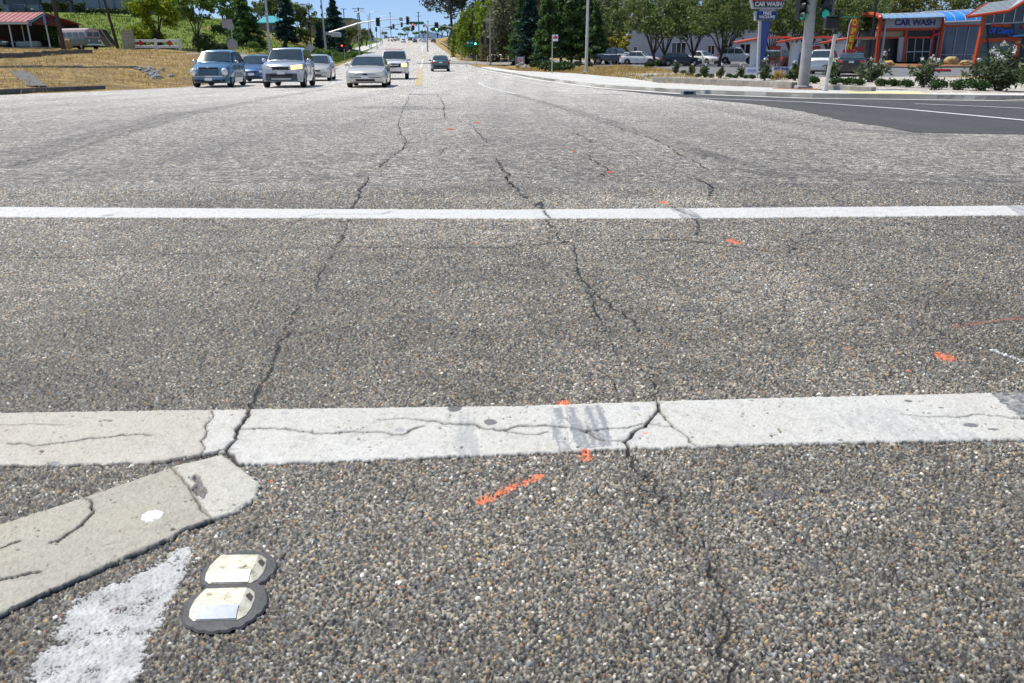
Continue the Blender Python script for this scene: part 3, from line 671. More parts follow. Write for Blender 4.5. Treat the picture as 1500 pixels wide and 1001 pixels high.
        br = np.clip((n1-.45)*3, 0, 1)*dirty; c = c*(1-br[:, None])+np.array((.46, .41, .30))[None, :]*br[:, None]
        speck = np.clip((fbm(X, Y, .005, 4, 2)-.78)*12, 0, 1)*.55*(.3+dirty); c = c*(1-speck[:, None])+np.array((.22, .19, .15))[None, :]*speck[:, None]
        eg = np.clip(d/.006, 0, 1); hh = h*(.46+.32*eg**.5)+.0011*(n2-.5)+.0016*(n3-.5)+.26*hs; c = c*(.90+26*np.clip(hs, 0, .006))[:, None]
        H = np.where(ins, hh, H); C = np.where(ins[:, None], c, C); tag_ = np.where(ins, tg, tag_).astype(np.int8)
        return ins
    w1 = plastic([(311, 604.5), (500, 602), (750, 599), (960, 592), (1100, 588), (1300, 583), (1452, 579.5), (1700, 577), (1700, 640), (1500, 647), (1100, 656), (850, 665), (640, 674), (400, 683), (349, 685), (336, 668), (294, 670)], (.62, .605, .55), 1, dirty=.22)
    w2 = plastic([(-400, 616), (0, 609.5), (150, 606.5), (313, 604.5), (296, 671), (240, 681), (100, 686), (0, 687), (-400, 692)], (.53, .50, .425), 1, dirty=.3)
    w3 = plastic([(-400, 304), (0, 305), (430, 308), (750, 309), (1000, 307), (1500, 303), (1900, 301), (1900, 314), (1500, 317), (1000, 321.5), (750, 322), (430, 321), (0, 319.5), (-400, 318)], (.66, .65, .61), 1, dirty=.15)
    w4 = plastic([(-300, 872), (0, 775), (120, 736), (256, 689), (314, 766), (150, 838), (0, 908), (-300, 1060)], (.42, .395, .32), 2, .0118, dirty=.45)
    w5 = plastic([(254, 688), (328, 671), (350, 688), (381, 712), (377, 734), (340, 758), (312, 765.5)], (.54, .52, .45), 2, .0112, .04, dirty=.5)
    # bare hole in the end of the stripe
    bh = px2([(276, 704), (290, 702), (296, 712), (307, 728), (298, 737), (286, 728), (280, 722), (286, 714)]); m = inside(jx+.006*(fbm(X, Y, .02, 0, 3)-.5), jy+.01*(fbm(X, Y, .02, 5, 3)-.5), bh); H[m] = np.minimum(hs[m]*.8+.001, .006); C[m] = np.array((.16, .15, .14))*(.5+fbm(X, Y, .01, 3, 2)[m])[:, None]
    c0 = ray(225, 763); r_ = ((X-c0.x)/.021)**2+((Y-c0.y)/.022)**2+(fbm(X, Y, .02, 4)-.5)*.8; m = r_ < 1; C[m] = (.74, .74, .72); H[m] += .0012
    # tyre rubber on the paint
    for q, st in (([(802, 603), (822, 601), (837, 664), (817, 666)], .9), ([(826, 601), (882, 598), (897, 660), (846, 664)], .95), ([(652, 612), (692, 612), (704, 670), (668, 672)], .45), ([(982, 308), (1008, 307), (1030, 322), (1000, 322)], .9), ([(1472, 303), (1500, 302), (1520, 318), (1494, 318)], .9), ([(1180, 620), (1290, 600), (1500, 660), (1330, 650)], .25), ([(480, 605), (560, 603), (600, 650), (500, 660)], .10)):
        P = px2(q); m = inside(jx, jy, P) & (tag_ == 1); ang = .06; u = X*math.cos(ang)+Y*math.sin(ang); v = -X*math.sin(ang)+Y*math.cos(ang)
        k_ = np.clip((vn(u/.0085, v/.12, 2)*.6+fbm(X, Y, .006, 3, 2)*.55-.36)*3.2, 0, 1)*st*m; C = C*(1-k_[:, None])+np.array((.26, .27, .275))[None, :]*k_[:, None]
    P = px2([(1447, 579), (1530, 578), (1540, 640), (1496, 619)]); m = inside(jx, jy, P) & (tag_ == 1); k_ = m*np.clip((fbm(X, Y, .01, 2, 3)*1.3), 0, 1)*.9; C = C*(1-k_[:, None])+np.array((.05, .055, .065))[None, :]*k_[:, None]
    for x, y, rx, ry, col in ((666, 603, 11, 6, .10), (719, 623, 10, 4.5, .13), (586, 635, 8, 3.5, .36), (80, 684, 10, 3, .22), (158, 318, 9, 1.6, .33), (418, 610, 8, 2.5, .4), (933, 603, 7, 4, .4), (1330, 592, 6, 2, .12), (1378, 602, 5, 1.5, .15), (1420, 628, 12, 3, .14), (1455, 634, 9, 2, .16), (1230, 650, 4, 1.5, .1), (676, 661, 3, 2, .12), (57, 588, 1, 1, .1)):
        c0 = ray(x, y); e = ray(x+rx, y); f = ray(x, y-ry); r_ = ((X-c0.x)/(e.x-c0.x))**2+((Y-c0.y)/(f.y-c0.y))**2+(fbm(X, Y, .02, 4)-.5)*1.1; k_ = np.clip((1-r_)*3, 0, 1)*(tag_ > 0)*.9; C = C*(1-k_[:, None])+col*k_[:, None]; H = H-.001*k_
    # sprayed survey marks, on the stone tops only
    def spray(fn, col, thr=.40, st=.95):
        nonlocal C, tag_
        f = fn(); cov = f+(fbm(X, Y, .006, 2, 3)-.5)*2.4+150*(np.maximum(hs, .0)-.0035)*(tag_ == 0)
        k_ = np.clip((cov-thr-.12)*5, 0, 1)*st*(f > .02); C = C*(1-k_[:, None])+np.array(col)[None, :]*k_[:, None]
    OR = (.86, .22, .09)
    for x, y, rx, ry in ((826, 593, 13, 7), (857, 670, 15, 8), (1386, 524.5, 18, 8), (1076, 355, 12, 4.5), (972, 297, 8, 2.4), (66, 760, 0.1, .1), (1240, 512, 3, 2), (698, 357, 3, 1)):
        c0 = ray(x, y); e = ray(x+rx, y); f_ = ray(x, y-ry); spray(lambda: np.clip(1.15-((X-c0.x)/(e.x-c0.x))**2-((Y-c0.y)/(f_.y-c0.y))**2, 0, 1), OR)
    for a, b, wd, col, st in (((704, 738), (789, 700), .016, OR, .95), ((1395, 480), (1530, 464), .012, (.42, .10, .07), .6), ((1452, 514), (1530, 544), .010, (.72, .78, .8), .9)):
        P = px2([a, ((a[0]+b[0])/2, (a[1]+b[1])/2-1), b]); spray(lambda: np.clip(1.25-segdist(X, Y, P)/wd, 0, 1), col, .42, st)
    for x, y in ((398, 708), (625, 762), (945, 640), (1172, 405), (1332, 545)):
        c0 = ray(x, y); spray(lambda: np.clip(1.1-np.hypot(X-c0.x, Y-c0.y)/.008, 0, 1), OR)
    # grooves, the shade of their depth painted in near black
    for lst, paint_only in ((on_paint, True), (on_road, False)):
        for i, (p, wd) in enumerate(lst):
            q = px2(p)
            if min(a[1] for a in q) > NEARY: continue
            v, f = crack(p, wd, 0, i*1.7, .011 if paint_only else .026); cl = [((v[j][0]+v[j+1][0])/2, (v[j][1]+v[j+1][1])/2) for j in range(0, len(v)-1, 2)]
            cl = [c for c in cl if c[1] < NEARY+.3][::2 if len(cl) > 60 else 1]
            for a in range(0, len(cl)-1, 10):
                seg = cl[a:a+11]
                if len(seg) < 2: continue
                x0, x1 = min(c[0] for c in seg)-.05, max(c[0] for c in seg)+.05; y0, y1 = min(c[1] for c in seg)-.05, max(c[1] for c in seg)+.05
                r0, r1 = np.searchsorted(Ys, y0), np.searchsorted(Ys, y1)
                if r1 <= r0: continue
                sl = slice(r0*nc, r1*nc); ix = np.nonzero((X[sl] > x0) & (X[sl] < x1))[0]+r0*nc
                if not len(ix): continue
                xx, yy = X[ix], Y[ix]; d = segdist(xx, yy, seg)
                if paint_only: wl = wd*1.1*(.45+.95*fbm(xx, yy, .03, 3, 3))
                else: wl = wd*.72*np.clip(fbm(xx, yy, .07, 3, 3)*2.4-.42, 0, 1.4)
                wl = np.maximum(wl, (.0009 if paint_only else 0)*np.sqrt(yy)); k_ = np.clip(1.35-d/np.maximum(wl, 1e-4), 0, 1); k_ = np.minimum(1, k_*3.0)
                if not paint_only: k_ = k_*np.clip(1.25-np.maximum(H[ix]-.0030, 0)*260, .12, 1)
                H[ix] = H[ix]*(1-k_*(.85 if paint_only else .8))+.0004*k_; C[ix] = C[ix]*(1-.98*k_[:, None])+np.array((.008, .007, .006))[None, :]*.98*k_[:, None]
                if paint_only:
                    k2 = np.clip(1-d/(wl*4+.004), 0, 1)*.22; C[ix] *= (1-k2)[:, None]
                else:
                    k2 = np.clip(1-d/.05, 0, 1)*.16*(fbm(xx, yy, .02, 1, 2) > .4); C[ix] *= (1-k2)[:, None]
    edge_ = np.minimum(np.clip((NEARY-Y)/.5, 0, 1), np.clip((1-np.abs(np.tile(S, nr)))/.06, 0, 1))
    H = np.where(tag_ == 0, H*1.22, H*1.12); C = C*np.where((tag_ == 0) & (H < .0026), .5, 1.0)[:, None]; Z = base(Y)+.0008+H*edge_+.0006*(1-edge_)+.004*(fbm(X, Y, .5, 7, 2)-.5)*edge_*0  # shade between stones painted in: low gaps get a darker colour
    co = np.stack([X, Y, Z], 1).astype(np.float32)
    C4 = np.concatenate([np.clip(C, 0, 1), np.ones((N_, 1))], 1).astype(np.float32)
    r_, c_ = np.meshgrid(np.arange(nr-1), np.arange(nc-1), indexing='ij'); a = (r_*nc+c_).ravel(); quads = np.stack([a, a+1, a+nc+1, a+nc], 1)
    tq = tag_[quads].max(1)
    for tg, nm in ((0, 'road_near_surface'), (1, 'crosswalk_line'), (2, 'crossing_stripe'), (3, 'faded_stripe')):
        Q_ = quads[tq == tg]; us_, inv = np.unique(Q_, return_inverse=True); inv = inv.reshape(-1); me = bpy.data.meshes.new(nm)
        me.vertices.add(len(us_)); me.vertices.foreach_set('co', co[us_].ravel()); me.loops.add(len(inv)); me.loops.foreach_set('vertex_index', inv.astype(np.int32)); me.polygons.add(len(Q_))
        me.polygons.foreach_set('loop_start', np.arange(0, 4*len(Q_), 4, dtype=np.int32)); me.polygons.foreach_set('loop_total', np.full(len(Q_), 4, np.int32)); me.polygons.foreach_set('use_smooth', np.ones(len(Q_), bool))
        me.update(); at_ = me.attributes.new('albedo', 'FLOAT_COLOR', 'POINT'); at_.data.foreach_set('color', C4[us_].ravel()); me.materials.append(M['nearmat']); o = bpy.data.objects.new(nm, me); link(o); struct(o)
k = N('stones_and_paint'); at_ = k.n('ShaderNodeAttribute'); at_.attribute_name = 'albedo'
c_ = k.mix(1.0, at_.outputs['Color'], k.ramp(k.noise(700, 3, .7), [(.3, (.72, .72, .72)), (.7, (1.28, 1.28, 1.28))]), 'MULTIPLY'); k.l(c_, k.b.inputs['Base Color']); k.b.inputs['Roughness'].default_value = .62; k.bump(k.noise(900, 3, .7), .0006); M['nearmat'] = k.m
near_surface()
# ------------------------------------------------------------------ raised pavement markers
def reflector(name, label, cx, cy, rz, pr, seed, lens, z0=0.0052):
    t = thing(name, label, 'reflector', (0, 0, 0), 0, 'raised markers glued beside the old stripe')
    c, s = math.cos(rz), math.sin(rz)
    T = lambda x, y, z: (cx+x*c-y*s, cy+x*s+y*c, z+z0)
    # glue pad
    n = 56; rim = []; top = []
    for i in range(n):
        a = 2*math.pi*i/n; k = 1+.07*noise.noise(Vector((math.cos(a)*2, math.sin(a)*2, seed)))+.035*math.sin(a*19+seed)*max(0, math.sin(-a+.4))
        rim.append((pr[0]*k*math.cos(a)+.004, pr[1]*k*math.sin(a), .001)); top.append((pr[0]*k*.96*math.cos(a)+.004, pr[1]*k*.96*math.sin(a), .0045))
    mb = MB(); mb.add([T(*v) for v in rim+top]+[T(.004, 0, .0055)], [(i, (i+1) % n, n+(i+1) % n, n+i) for i in range(n)]+[(n+i, n+(i+1) % n, 2*n) for i in range(n)])
    mb.build('glue_pad', M['pad'], t, True)
    # body: straight front and back, rounded ends, bevelled ramps to a flat top
    W, D, H = .0505, .043, .0172
    lo = []; up = []
    prof = [(-.036, -D), (.036, -D), (.046, -.032), (W, -.012), (W, .012), (.046, .032), (.036, D), (-.036, D), (-.046, .032), (-W, .012), (-W, -.012), (-.046, -.032)]
    topp = [(-.033, -.018), (.031, -.018), (.033, -.016), (.034, -.008), (.034, .012), (.034, .026), (.032, .030), (-.034, .030), (-.036, .026), (-.036, .010), (-.036, -.008), (-.035, -.016)]
    nn = len(prof); vs = [T(x, y, .003) for x, y in prof]+[T(x, y, .006) for x, y in prof]+[T(x, y, H) for x, y in topp]
    fs = [(i, (i+1) % nn, nn+(i+1) % nn, nn+i) for i in range(nn)]+[(nn+i, nn+(i+1) % nn, 2*nn+(i+1) % nn, 2*nn+i) for i in range(nn)]+[tuple(range(2*nn, 3*nn))]
    b = MB(); b.add(vs, fs); b.build('shell', M['rpm'], t, True, 25)
    # lens: slightly proud of the front ramp
    def ln(u, v): x = -.0335+.066*u; y = -D+.0015+(.0235)*v; z = .0068+(H-.0068)*v; return T(x, y-.0008, z+.0012)
    l = MB().grid(ln, 12, 4); l.build('lens', lens, t)
    # recessed end facet, its shade painted dark
    f = MB(); f.add([T(.0372, .008, H-.002), T(.0458, .002, .0112), T(.0478, .016, .0085), T(.0380, .024, H-.003)], [(0, 1, 2, 3)]); f.build('side_facet', M['facet'], t)
    return t
k = N('cream_plastic'); c_ = k.ramp(k.noise(60, 6, .75), [(.31, (.10, .085, .06)), (.42, (.60, .55, .40)), (.6, (.83, .79, .62)), (.75, (.88, .86, .76))])
k.l(c_, k.b.inputs['Base Color']); k.b.inputs['Roughness'].default_value = .4; k.bump(k.noise(200, 4), .0008); M['rpm'] = k.m
k = N('marker_lens'); br = k.n('ShaderNodeTexChecker', i_Scale=700.0); k.l(k.tc.outputs['Object'], br.inputs['Vector'])
c_ = k.mix(k.noise(90, 3), (.30, .34, .46), (.70, .73, .84)); c_ = k.mix(.12, c_, br.outputs['Color']); k.l(c_, k.b.inputs['Base Color']); k.b.inputs['Roughness'].default_value = .2; M['rlens'] = k.m
M['rlensw'] = simple('worn_lens', (.70, .69, .66), .5, 0, .2, 60)
M['facet'] = simple('shaded_facet', (.10, .085, .06), .7, 0, .3, 80)
p = ray(327, 893); reflector('road_reflector', 'cream raised reflector with a clean blue white lens, nearer of the two', p.x, p.y, .05, (.071, .072), 1, M['rlens'])
p = ray(347, 841.5); reflector('road_reflector', 'worn cream raised reflector with a chalky lens, farther of the two', p.x, p.y, .03, (.067, .066), 5, M['rlensw'])
# ------------------------------------------------------------------ foliage
def leaves_mesh(name, pos, size, mat, up=.0, stretch=1.5, rs_=None, nrm=None):
    pos = np.asarray(pos, dtype=np.float64); n = len(pos); r = rs_ or rs
    nr = r.normal(size=(n, 3)); nr[:, 2] += up
    if nrm is not None: nr += nrm*1.2
    nr /= np.linalg.norm(nr, axis=1)[:, None]; a = np.cross(nr, r.normal(size=(n, 3))); a /= np.linalg.norm(a, axis=1)[:, None]; b = np.cross(nr, a)
    s = (size*(.6+.8*r.rand(n)))[:, None]
    a *= s*stretch*.5; b *= s*.5
    v = np.stack([pos-a, pos-b*.9+a*.1, pos+a, pos+b*.9+a*.1], 1).reshape(-1, 3)
    me = bpy.data.meshes.new(name); me.vertices.add(4*n); me.vertices.foreach_set('co', v.ravel())
    me.loops.add(4*n); me.loops.foreach_set('vertex_index', np.arange(4*n)); me.polygons.add(n)
    me.polygons.foreach_set('loop_start', np.arange(0, 4*n, 4)); me.polygons.foreach_set('loop_total', np.full(n, 4))
    me.materials.append(mat); me.update(); me.validate(); return me
def clumps(C, rad, per, flat=.8):
    C = np.asarray(C); out = []; nn = []
    for c, r_ in zip(C, rad):
        m = max(8, int(per*r_*r_)); d = rs.normal(size=(m, 3)); d /= np.linalg.norm(d, axis=1)[:, None]
        q = d*(r_*(rs.rand(m)**.45))[:, None]; q[:, 2] *= flat; out.append(c+q); nn.append(d)
    return np.concatenate(out), np.concatenate(nn)
def tree_thing(name, label, cat, crown_me, trunk, bark, loc, rz=0, sc=1, group=None, parts=('crown', 'trunk')):
    t = thing(name, label, cat, loc, rz, group)
    c = bpy.data.objects.new(parts[0], crown_me); link(c, t)
    trunk.build(parts[1], bark, t, True, 60); t.scale = (sc, sc, sc); return t
def gen_broad(h=8, r=3.2, mat='olive', th=.3, ncl=38, leaf=.26, per=95, gaps=1.0, clr=(.5, 1.15), tr=.2, shape=1.0):
    """rounded crown of clumps on forking limbs"""
    C = []; Rr = []; tk = MB(); z0 = h*th
    forks = []
    bx, by = rs.uniform(-.3, .3), rs.uniform(-.3, .3)
    tk.path([(0, 0, -.3), (bx*.3, by*.3, z0*.55), (bx, by, z0)], [tr*1.35, tr, tr*.8])
    for i in range(7):
        a = i*2*math.pi/7+rs.uniform(-.3, .3); rr = r*rs.uniform(.35, .75); zz = z0+(h-z0)*rs.uniform(.35, .8)
        m = (bx+math.cos(a)*rr*.4, by+math.sin(a)*rr*.4, z0+(zz-z0)*.5); e = (bx+math.cos(a)*rr, by+math.sin(a)*rr, zz)
        tk.path([(bx, by, z0*.9), m, e], [tr*.6, tr*.38, tr*.15]); forks.append(e)
    for i in range(ncl):
        d = rs.normal(size=3); d /= np.linalg.norm(d); q = rs.rand()**.4
        k = r*q*(1+.3*noise.noise(Vector(d)*2+Vector((h, r, 0))))
        zc = (z0+h)/2+.1*h; C.append((d[0]*k, d[1]*k, zc+d[2]*(h-zc)*q*shape)); Rr.append(rs.uniform(*clr)*r/3.2*gaps)
    p, n = clumps(C, Rr, per*(3.2/r)**2)
    return leaves_mesh('crown', p, leaf, M[mat], .3, nrm=n), tk
def gen_conifer(h=9, r=2.0, mat='conif', z0=.5, n=5200, leaf=.26, tr=.16, dens=1.0, taper=1.0, droop=.25):
    tk = MB(); tk.path([(0, 0, -.3), (0, 0, h*.5), (0, 0, h*.97)], [tr, tr*.6, .02]); P = []; NN = []
    nb = int(h*9*dens)
    for i in range(nb):
        f = (i+rs.rand())/nb; z = z0+(h-z0)*f**1.0; L = r*(1-f)**taper*rs.uniform(.72, 1.12)+.12; a = rs.uniform(0, 2*math.pi)
        if i % 3 == 0: tk.tube((0, 0, z), (math.cos(a)*L*.8, math.sin(a)*L*.8, z-droop*L*.7), .03, .01, 4)
        m = int(n/nb*(L/r+.25)*1.4); t = rs.rand(m)**.6; wd = .16*L+.07
        x = t*L; P.append(np.stack([np.cos(a)*x+rs.normal(0, wd, m)*(1-.4*t), np.sin(a)*x+rs.normal(0, wd, m)*(1-.4*t), z-droop*x*t+rs.normal(0, .09, m)+.12*t], 1))
    p = np.concatenate(P); return leaves_mesh('crown', p, leaf, M[mat], .6, 1.9), tk
def gen_pine(h=16, r=3.2, mat='pine', th=.38, leaf=.3, ncl=46, tr=.24, per=60, lean=0):
    tk = MB(); top = (lean, 0, h*.95); tk.path([(0, 0, -.4), (lean*.4, .1, h*.5), top], [tr, tr*.7, .05]); C = []; Rr = []
    for i in range(ncl):
        f = rs.uniform(th, 1); a = rs.uniform(0, 2*math.pi); L = r*rs.uniform(.35, 1)*(1-.55*(f-th)/(1-th)); z = h*f
        b = Vector((lean*f, .1, z)); e = b+Vector((math.cos(a)*L, math.sin(a)*L, L*.25)); tk.path([b, e], [tr*.28, .03], 5); C.append(tuple(e)); Rr.append(rs.uniform(.45, .95)*r/3.2)
    p, n = clumps(C, Rr, per*(3.2/r)**2*1.4, .6); return leaves_mesh('crown', p, leaf, M[mat], .3, 1.8), tk
def gen_willow(h=10, r=4, mat='willow', leaf=.28, n=9000, tr=.25, ns=150):
    tk = MB(); tk.path([(0, 0, -.3), (.1, 0, h*.3)], [tr*1.2, tr]); P = []
    for i in range(8):
        a = i*.8; tk.path([(.1, 0, h*.28), (math.cos(a)*r*.3, math.sin(a)*r*.3, h*.6), (math.cos(a)*r*.6, math.sin(a)*r*.6, h*.85)], [tr*.6, tr*.35, .04], 6)
    for i in range(ns):
        a = rs.uniform(0, 6.283); q = rs.rand()**.5; x, y = math.cos(a)*r*q, math.sin(a)*r*q; zt = h*(1-.5*q*q)*rs.uniform(.85, 1.03); L = rs.uniform(.18, .5)*h
        m = n//ns; t = rs.rand(m); P.append(np.stack([x*(1+.12*t)+rs.normal(0, .22, m), y*(1+.12*t)+rs.normal(0, .22, m), np.maximum(.5, zt-L*t)+rs.normal(0, .08, m)], 1))
    return leaves_mesh('crown', np.concatenate(P), leaf, M[mat], 0, 1.9), tk
def gen_bush(h=.9, r=.6, mat='jun', leaf=.07, n=700, ncl=9):
    C = []; Rr = []
    for i in range(ncl):
        a = rs.uniform(0, 6.28); q = rs.rand()**.6*.6*r; C.append((math.cos(a)*q, math.sin(a)*q, h*rs.uniform(.3, .62))); Rr.append(r*rs.uniform(.3, .5))
    C = np.array(C); out = []
    for c, r_ in zip(C, Rr):
        m = n//ncl; d = rs.normal(size=(m, 3)); d /= np.linalg.norm(d, axis=1)[:, None]; out.append(c+d*(r_*rs.rand(m)**.4)[:, None]*np.array([1, 1, h/r*.8]))
    p = np.concatenate(out); p[:, 2] = np.maximum(p[:, 2], .02)
    tk = MB()
    for i in range(5): a = i*1.26; tk.tube((0, 0, -.05), (math.cos(a)*r*.4, math.sin(a)*r*.4, h*.5), .02*max(h, .6), .008, 5)
    return leaves_mesh('foliage', p, leaf, M[mat], .3), tk
def put(gen, name, label, cat, loc, bark='trunk', rz=None, sc=1, group=None, parts=('crown', 'trunk'), sx=None):
    me, tk = gen; label = ' '.join(label.split()[:16]); t = tree_thing(name, label, cat, me, tk, M[bark], loc, rs.uniform(0, 6.28) if rz is None else rz, sc, group, parts)
    if sx: t.scale = (sc*sx, sc*sx, sc)
    return t
def again(o, label, loc, rz=None, sc=1, sx=1):
    c = copy_tree(o); c.location = loc; c['label'] = label; c.rotation_euler = (0, 0, rs.uniform(0, 6.28) if rz is None else rz); c.scale = (sc*sx, sc*sx, sc); return c
def Ht(Y, pt, p): return zat(Y, pt)-p.z
# ---- left side trees
p = at(238, 100); put(gen_broad(7.4, 3.0, 'yellowg', .10, 60, .24, 110, tr=.13), 'round_tree', 'bright yellow green round tree behind the white rail barrier', 'tree', p)
p = at(205, 97); put(gen_bush(2.6, 2.0, 'yellowg', .17, 2600, 14), 'leafy_shrub', 'large light green shrub left of the yellow green tree, behind the white rail barrier', 'shrub', p, parts=('foliage', 'stems'))
p = at(232, 103); again(bpy.data.objects['leafy_shrub'], 'light green shrub under the yellow green tree, behind the white rail barrier', at(228, 101), sc=.85)
p = at(291, 92); put(gen_broad(6.8, 2.1, 'mid', .18, 40, .2, 120, gaps=.85, tr=.12), 'pine_tree', 'dark green tree with a thin bare trunk right of the white rail barrier', 'tree', p)
p = at(334, 125); put(gen_broad(7.2, 2.7, 'mid', .2, 34, .24, 90, gaps=.85, tr=.13), 'round_tree', 'mid green open tree on the slope above the blue retro car', 'tree', p)
p = at(362, 122); put(gen_conifer(8.2, 2.5, 'conif', .8, 5200, .26), 'conifer_tree', 'dark conifer on the slope left of the tall grey lamp pole', 'tree', p, group='conifers on the left slope')
cf = bpy.data.objects['conifer_tree']
again(cf, 'small dark conifer half hidden behind the mid green open tree', at(346, 140), sc=.85)
p = at(421, 150); put(gen_conifer(7.6, 1.9, 'bluecon', .3, 6000, .26, taper=.7), 'spruce_tree', 'dense blue green spruce right of the teal roofed hut', 'tree', p)
p = at(491, 172); put(gen_conifer(9.6, 3.0, 'bluecon', .6, 8000, .28, taper=.85), 'spruce_tree', 'tall dark spruce standing in front of the green trimmed building', 'tree', p)
sp = bpy.data.objects['spruce_tree']
again(sp, 'small dark spruce directly behind the street lamp with the black signal head', at(468, 165), sc=.55)
again(sp, 'narrow young spruce on the dry slope left of the street lamp', at(418.5, 128), sc=.24)
again(sp, 'dark young conifer at the foot of the tall dark spruce', at(500, 165), sc=.6)
rt = put(gen_broad(6.5, 3.0, 'olive', .15, 40, .26, 100), 'round_tree', 'dark green tree right of the blue green spruce', 'tree', at(440, 165))
for lab, px, Y, s in (('dark green tree behind the teal roofed hut', 405, 175, 1.0), ('low dark tree left of the blue green spruce', 383, 185, .75), ('dark rounded tree beside the street lamp foot', 449, 150, .5), ('dark tree between the street lamp and the left signal pole', 471, 195, .7),
    ('dark bushy tree under the left signal arm', 515, 180, .85), ('bushy tree far up the left kerb under the signal arm', 527, 210, .8), ('small roadside tree on the far left verge', 537, 260, .75)):
    again(rt, lab, at(px, Y), sc=s)
bs = put(gen_bush(1.2, 1.0, 'mid', .12, 900, 9), 'round_shrub', 'clipped round shrub beside the grey pole on the left slope, lowest of the row', 'shrub', at(461, 142), parts=('foliage', 'stems'), group='clipped shrubs on the left slope')
for lab, px, Y, s in (('clipped round shrub at the left foot of the left signal pole', 468, 136, 1.05), ('clipped round shrub just right of the left signal pole', 482, 140, 1.1), ('round shrub second to the right of the left signal pole', 488, 145, 1.2), ('round shrub third to the right of the left signal pole', 493, 142, 1.15),
    ('low shrub left of the pedestrian push button post', 501, 150, 1.0), ('low wide shrub beyond the pedestrian push button post', 517, 155, 1.3), ('low shrub on the verge between footpath and kerb', 524, 165, 1.1), ('shrub beside the yellow diamond sign', 447, 130, .9), ('dark shrub on the slope beside the grey sign back', 371, 118, .9), ('small shrub on the bare slope right of the grey sign back', 379, 108, .6), ('small shrub near the base of the tall grey lamp pole', 385, 122, .7), ('round shrub halfway up the left slope', 436, 134, .8)):
    again(bs, lab, at(px, Y), sc=s)
hb = put(gen_bush(2.0, 1.5, 'hedge', .14, 2600, 12), 'dark_shrub', 'big dark round bush right of the white rail barrier', 'shrub', at(303.5, 91), parts=('foliage', 'stems'))
again(hb, 'smaller dark bush right of the big dark round bush', at(316, 95), sc=.55); again(hb, 'low dark bush left of the grey sign back', at(327, 100), sc=.5)
# verge plants between footpath and kerb
vb = put(gen_bush(.9, 1.2, 'mid', .1, 900, 9), 'verge_shrub', 'nearest low shrub on the verge beside the left kerb', 'shrub', (-11.9-RD*104, 104, gz(-11.9-RD*104, 104)), parts=('foliage', 'stems'), group='low shrubs on the left verge')
for i, Y in enumerate((110, 117, 125, 134, 143, 153, 165, 180)):
    again(vb, ('low verge shrub by the left kerb, %s along the row' % ('second', 'third', 'fourth', 'fifth', 'sixth', 'seventh', 'eighth', 'ninth')[i]), (-11.9-RD*Y, Y, gz(-11.9-RD*Y, Y)), sc=1+.05*i)
# ---- hedges before the grey building
def hedge(label, x0, x1, Y, h):
    a, b = at(x0, Y), at(x1, Y); n = int(260*(b-a).length*h/3)+200; P = np.stack([rs.uniform(a.x, b.x, n), rs.uniform(Y-.7, Y+.7, n), a.z+h*rs.rand(n)**.6], 1)
    o = bpy.data.objects.new('hedge', leaves_mesh('hedge', P, .26, M['hedge'], .3)); link(o); tag(o, label, 'hedge', 'clipped hedges before the grey building')
for lab, a, b, Y, h in (('dark clipped hedge right of the dark van at the top left', 64, 78, 168, 1.9), ('lit clipped hedge seen through the grey portal', 88, 102, 176, 1.8), ('dark clipped hedge right of the grey portal', 110, 124, 168, 1.8), ('long low hedge along the foot of the grey building', 126, 190, 168, 1.0), ('clipped hedge at the left edge of the photo above the red roof', -14, 3, 168, 1.5), ('single ball hedge near the dark utility pole', 194, 203, 166, 1.6), ('low dark hedge at the right end of the grey building', 203, 216, 168, 1.0), ('dark hedge along the crest of the left slope', 311, 336, 135, 1.3)):
    hedge(lab, a, b, Y, h)
# vine in the shed gable, tall grasses and weeds on the bank
vn = put(gen_bush(2.6, 1.2, 'mid', .15, 1500, 9), 'climbing_vine', 'green vine growing inside the right end of the red roofed shelter', 'shrub', at(79, 97.5), parts=('foliage', 'stems'))
def grass(name, label, n, gen_xy, h, kind='dry', seed=1):
    r = np.random.RandomState(seed); vs = np.zeros((n*3, 3)); k = 0
    for i in range(n):
        X, Y = gen_xy(r); u = X+RD*Y
        if uL(Y)-.15 < u < uR(Y)+.15: continue
        if noise.noise(Vector((X*.7, Y*.5, 7))) < .0 and r.rand() < .9: continue
        z = gz(X, Y); hh = h*r.uniform(.4, 1.3)*(1+.8*noise.noise(Vector((X*.4, Y*.3, 2)))); a = r.uniform(0, math.pi); wd = .012*h/.3+.0004*Y; l = r.normal(0, .35*hh, 2)
        vs[3*k] = (X-math.cos(a)*wd, Y-math.sin(a)*wd, z-.03); vs[3*k+1] = (X+math.cos(a)*wd, Y+math.sin(a)*wd, z-.03); vs[3*k+2] = (X+l[0], Y+l[1], z+hh); k += 1
    vs = vs[:3*k]; me = bpy.data.meshes.new(name); me.vertices.add(3*k); me.vertices.foreach_set('co', vs.ravel()); me.loops.add(3*k); me.loops.foreach_set('vertex_index', np.arange(3*k)); me.polygons.add(k)
    me.polygons.foreach_set('loop_start', np.arange(0, 3*k, 3)); me.polygons.foreach_set('loop_total', np.full(k, 3)); me.materials.append(M[kind]); me.update(); me.validate()
    o = bpy.data.objects.new(name, me); link(o); o['kind'] = 'stuff'; tag(o, label, 'grass'); return o
def gl(r):
    Y = 29+62*r.rand()**1.25; u = r.uniform(-42, -10.3)*1.0; return u-RD*Y, Y
grass('dry_grass', 'golden dry grass covering the left roadside bank', 30000, gl, .15, 'grass', 1)
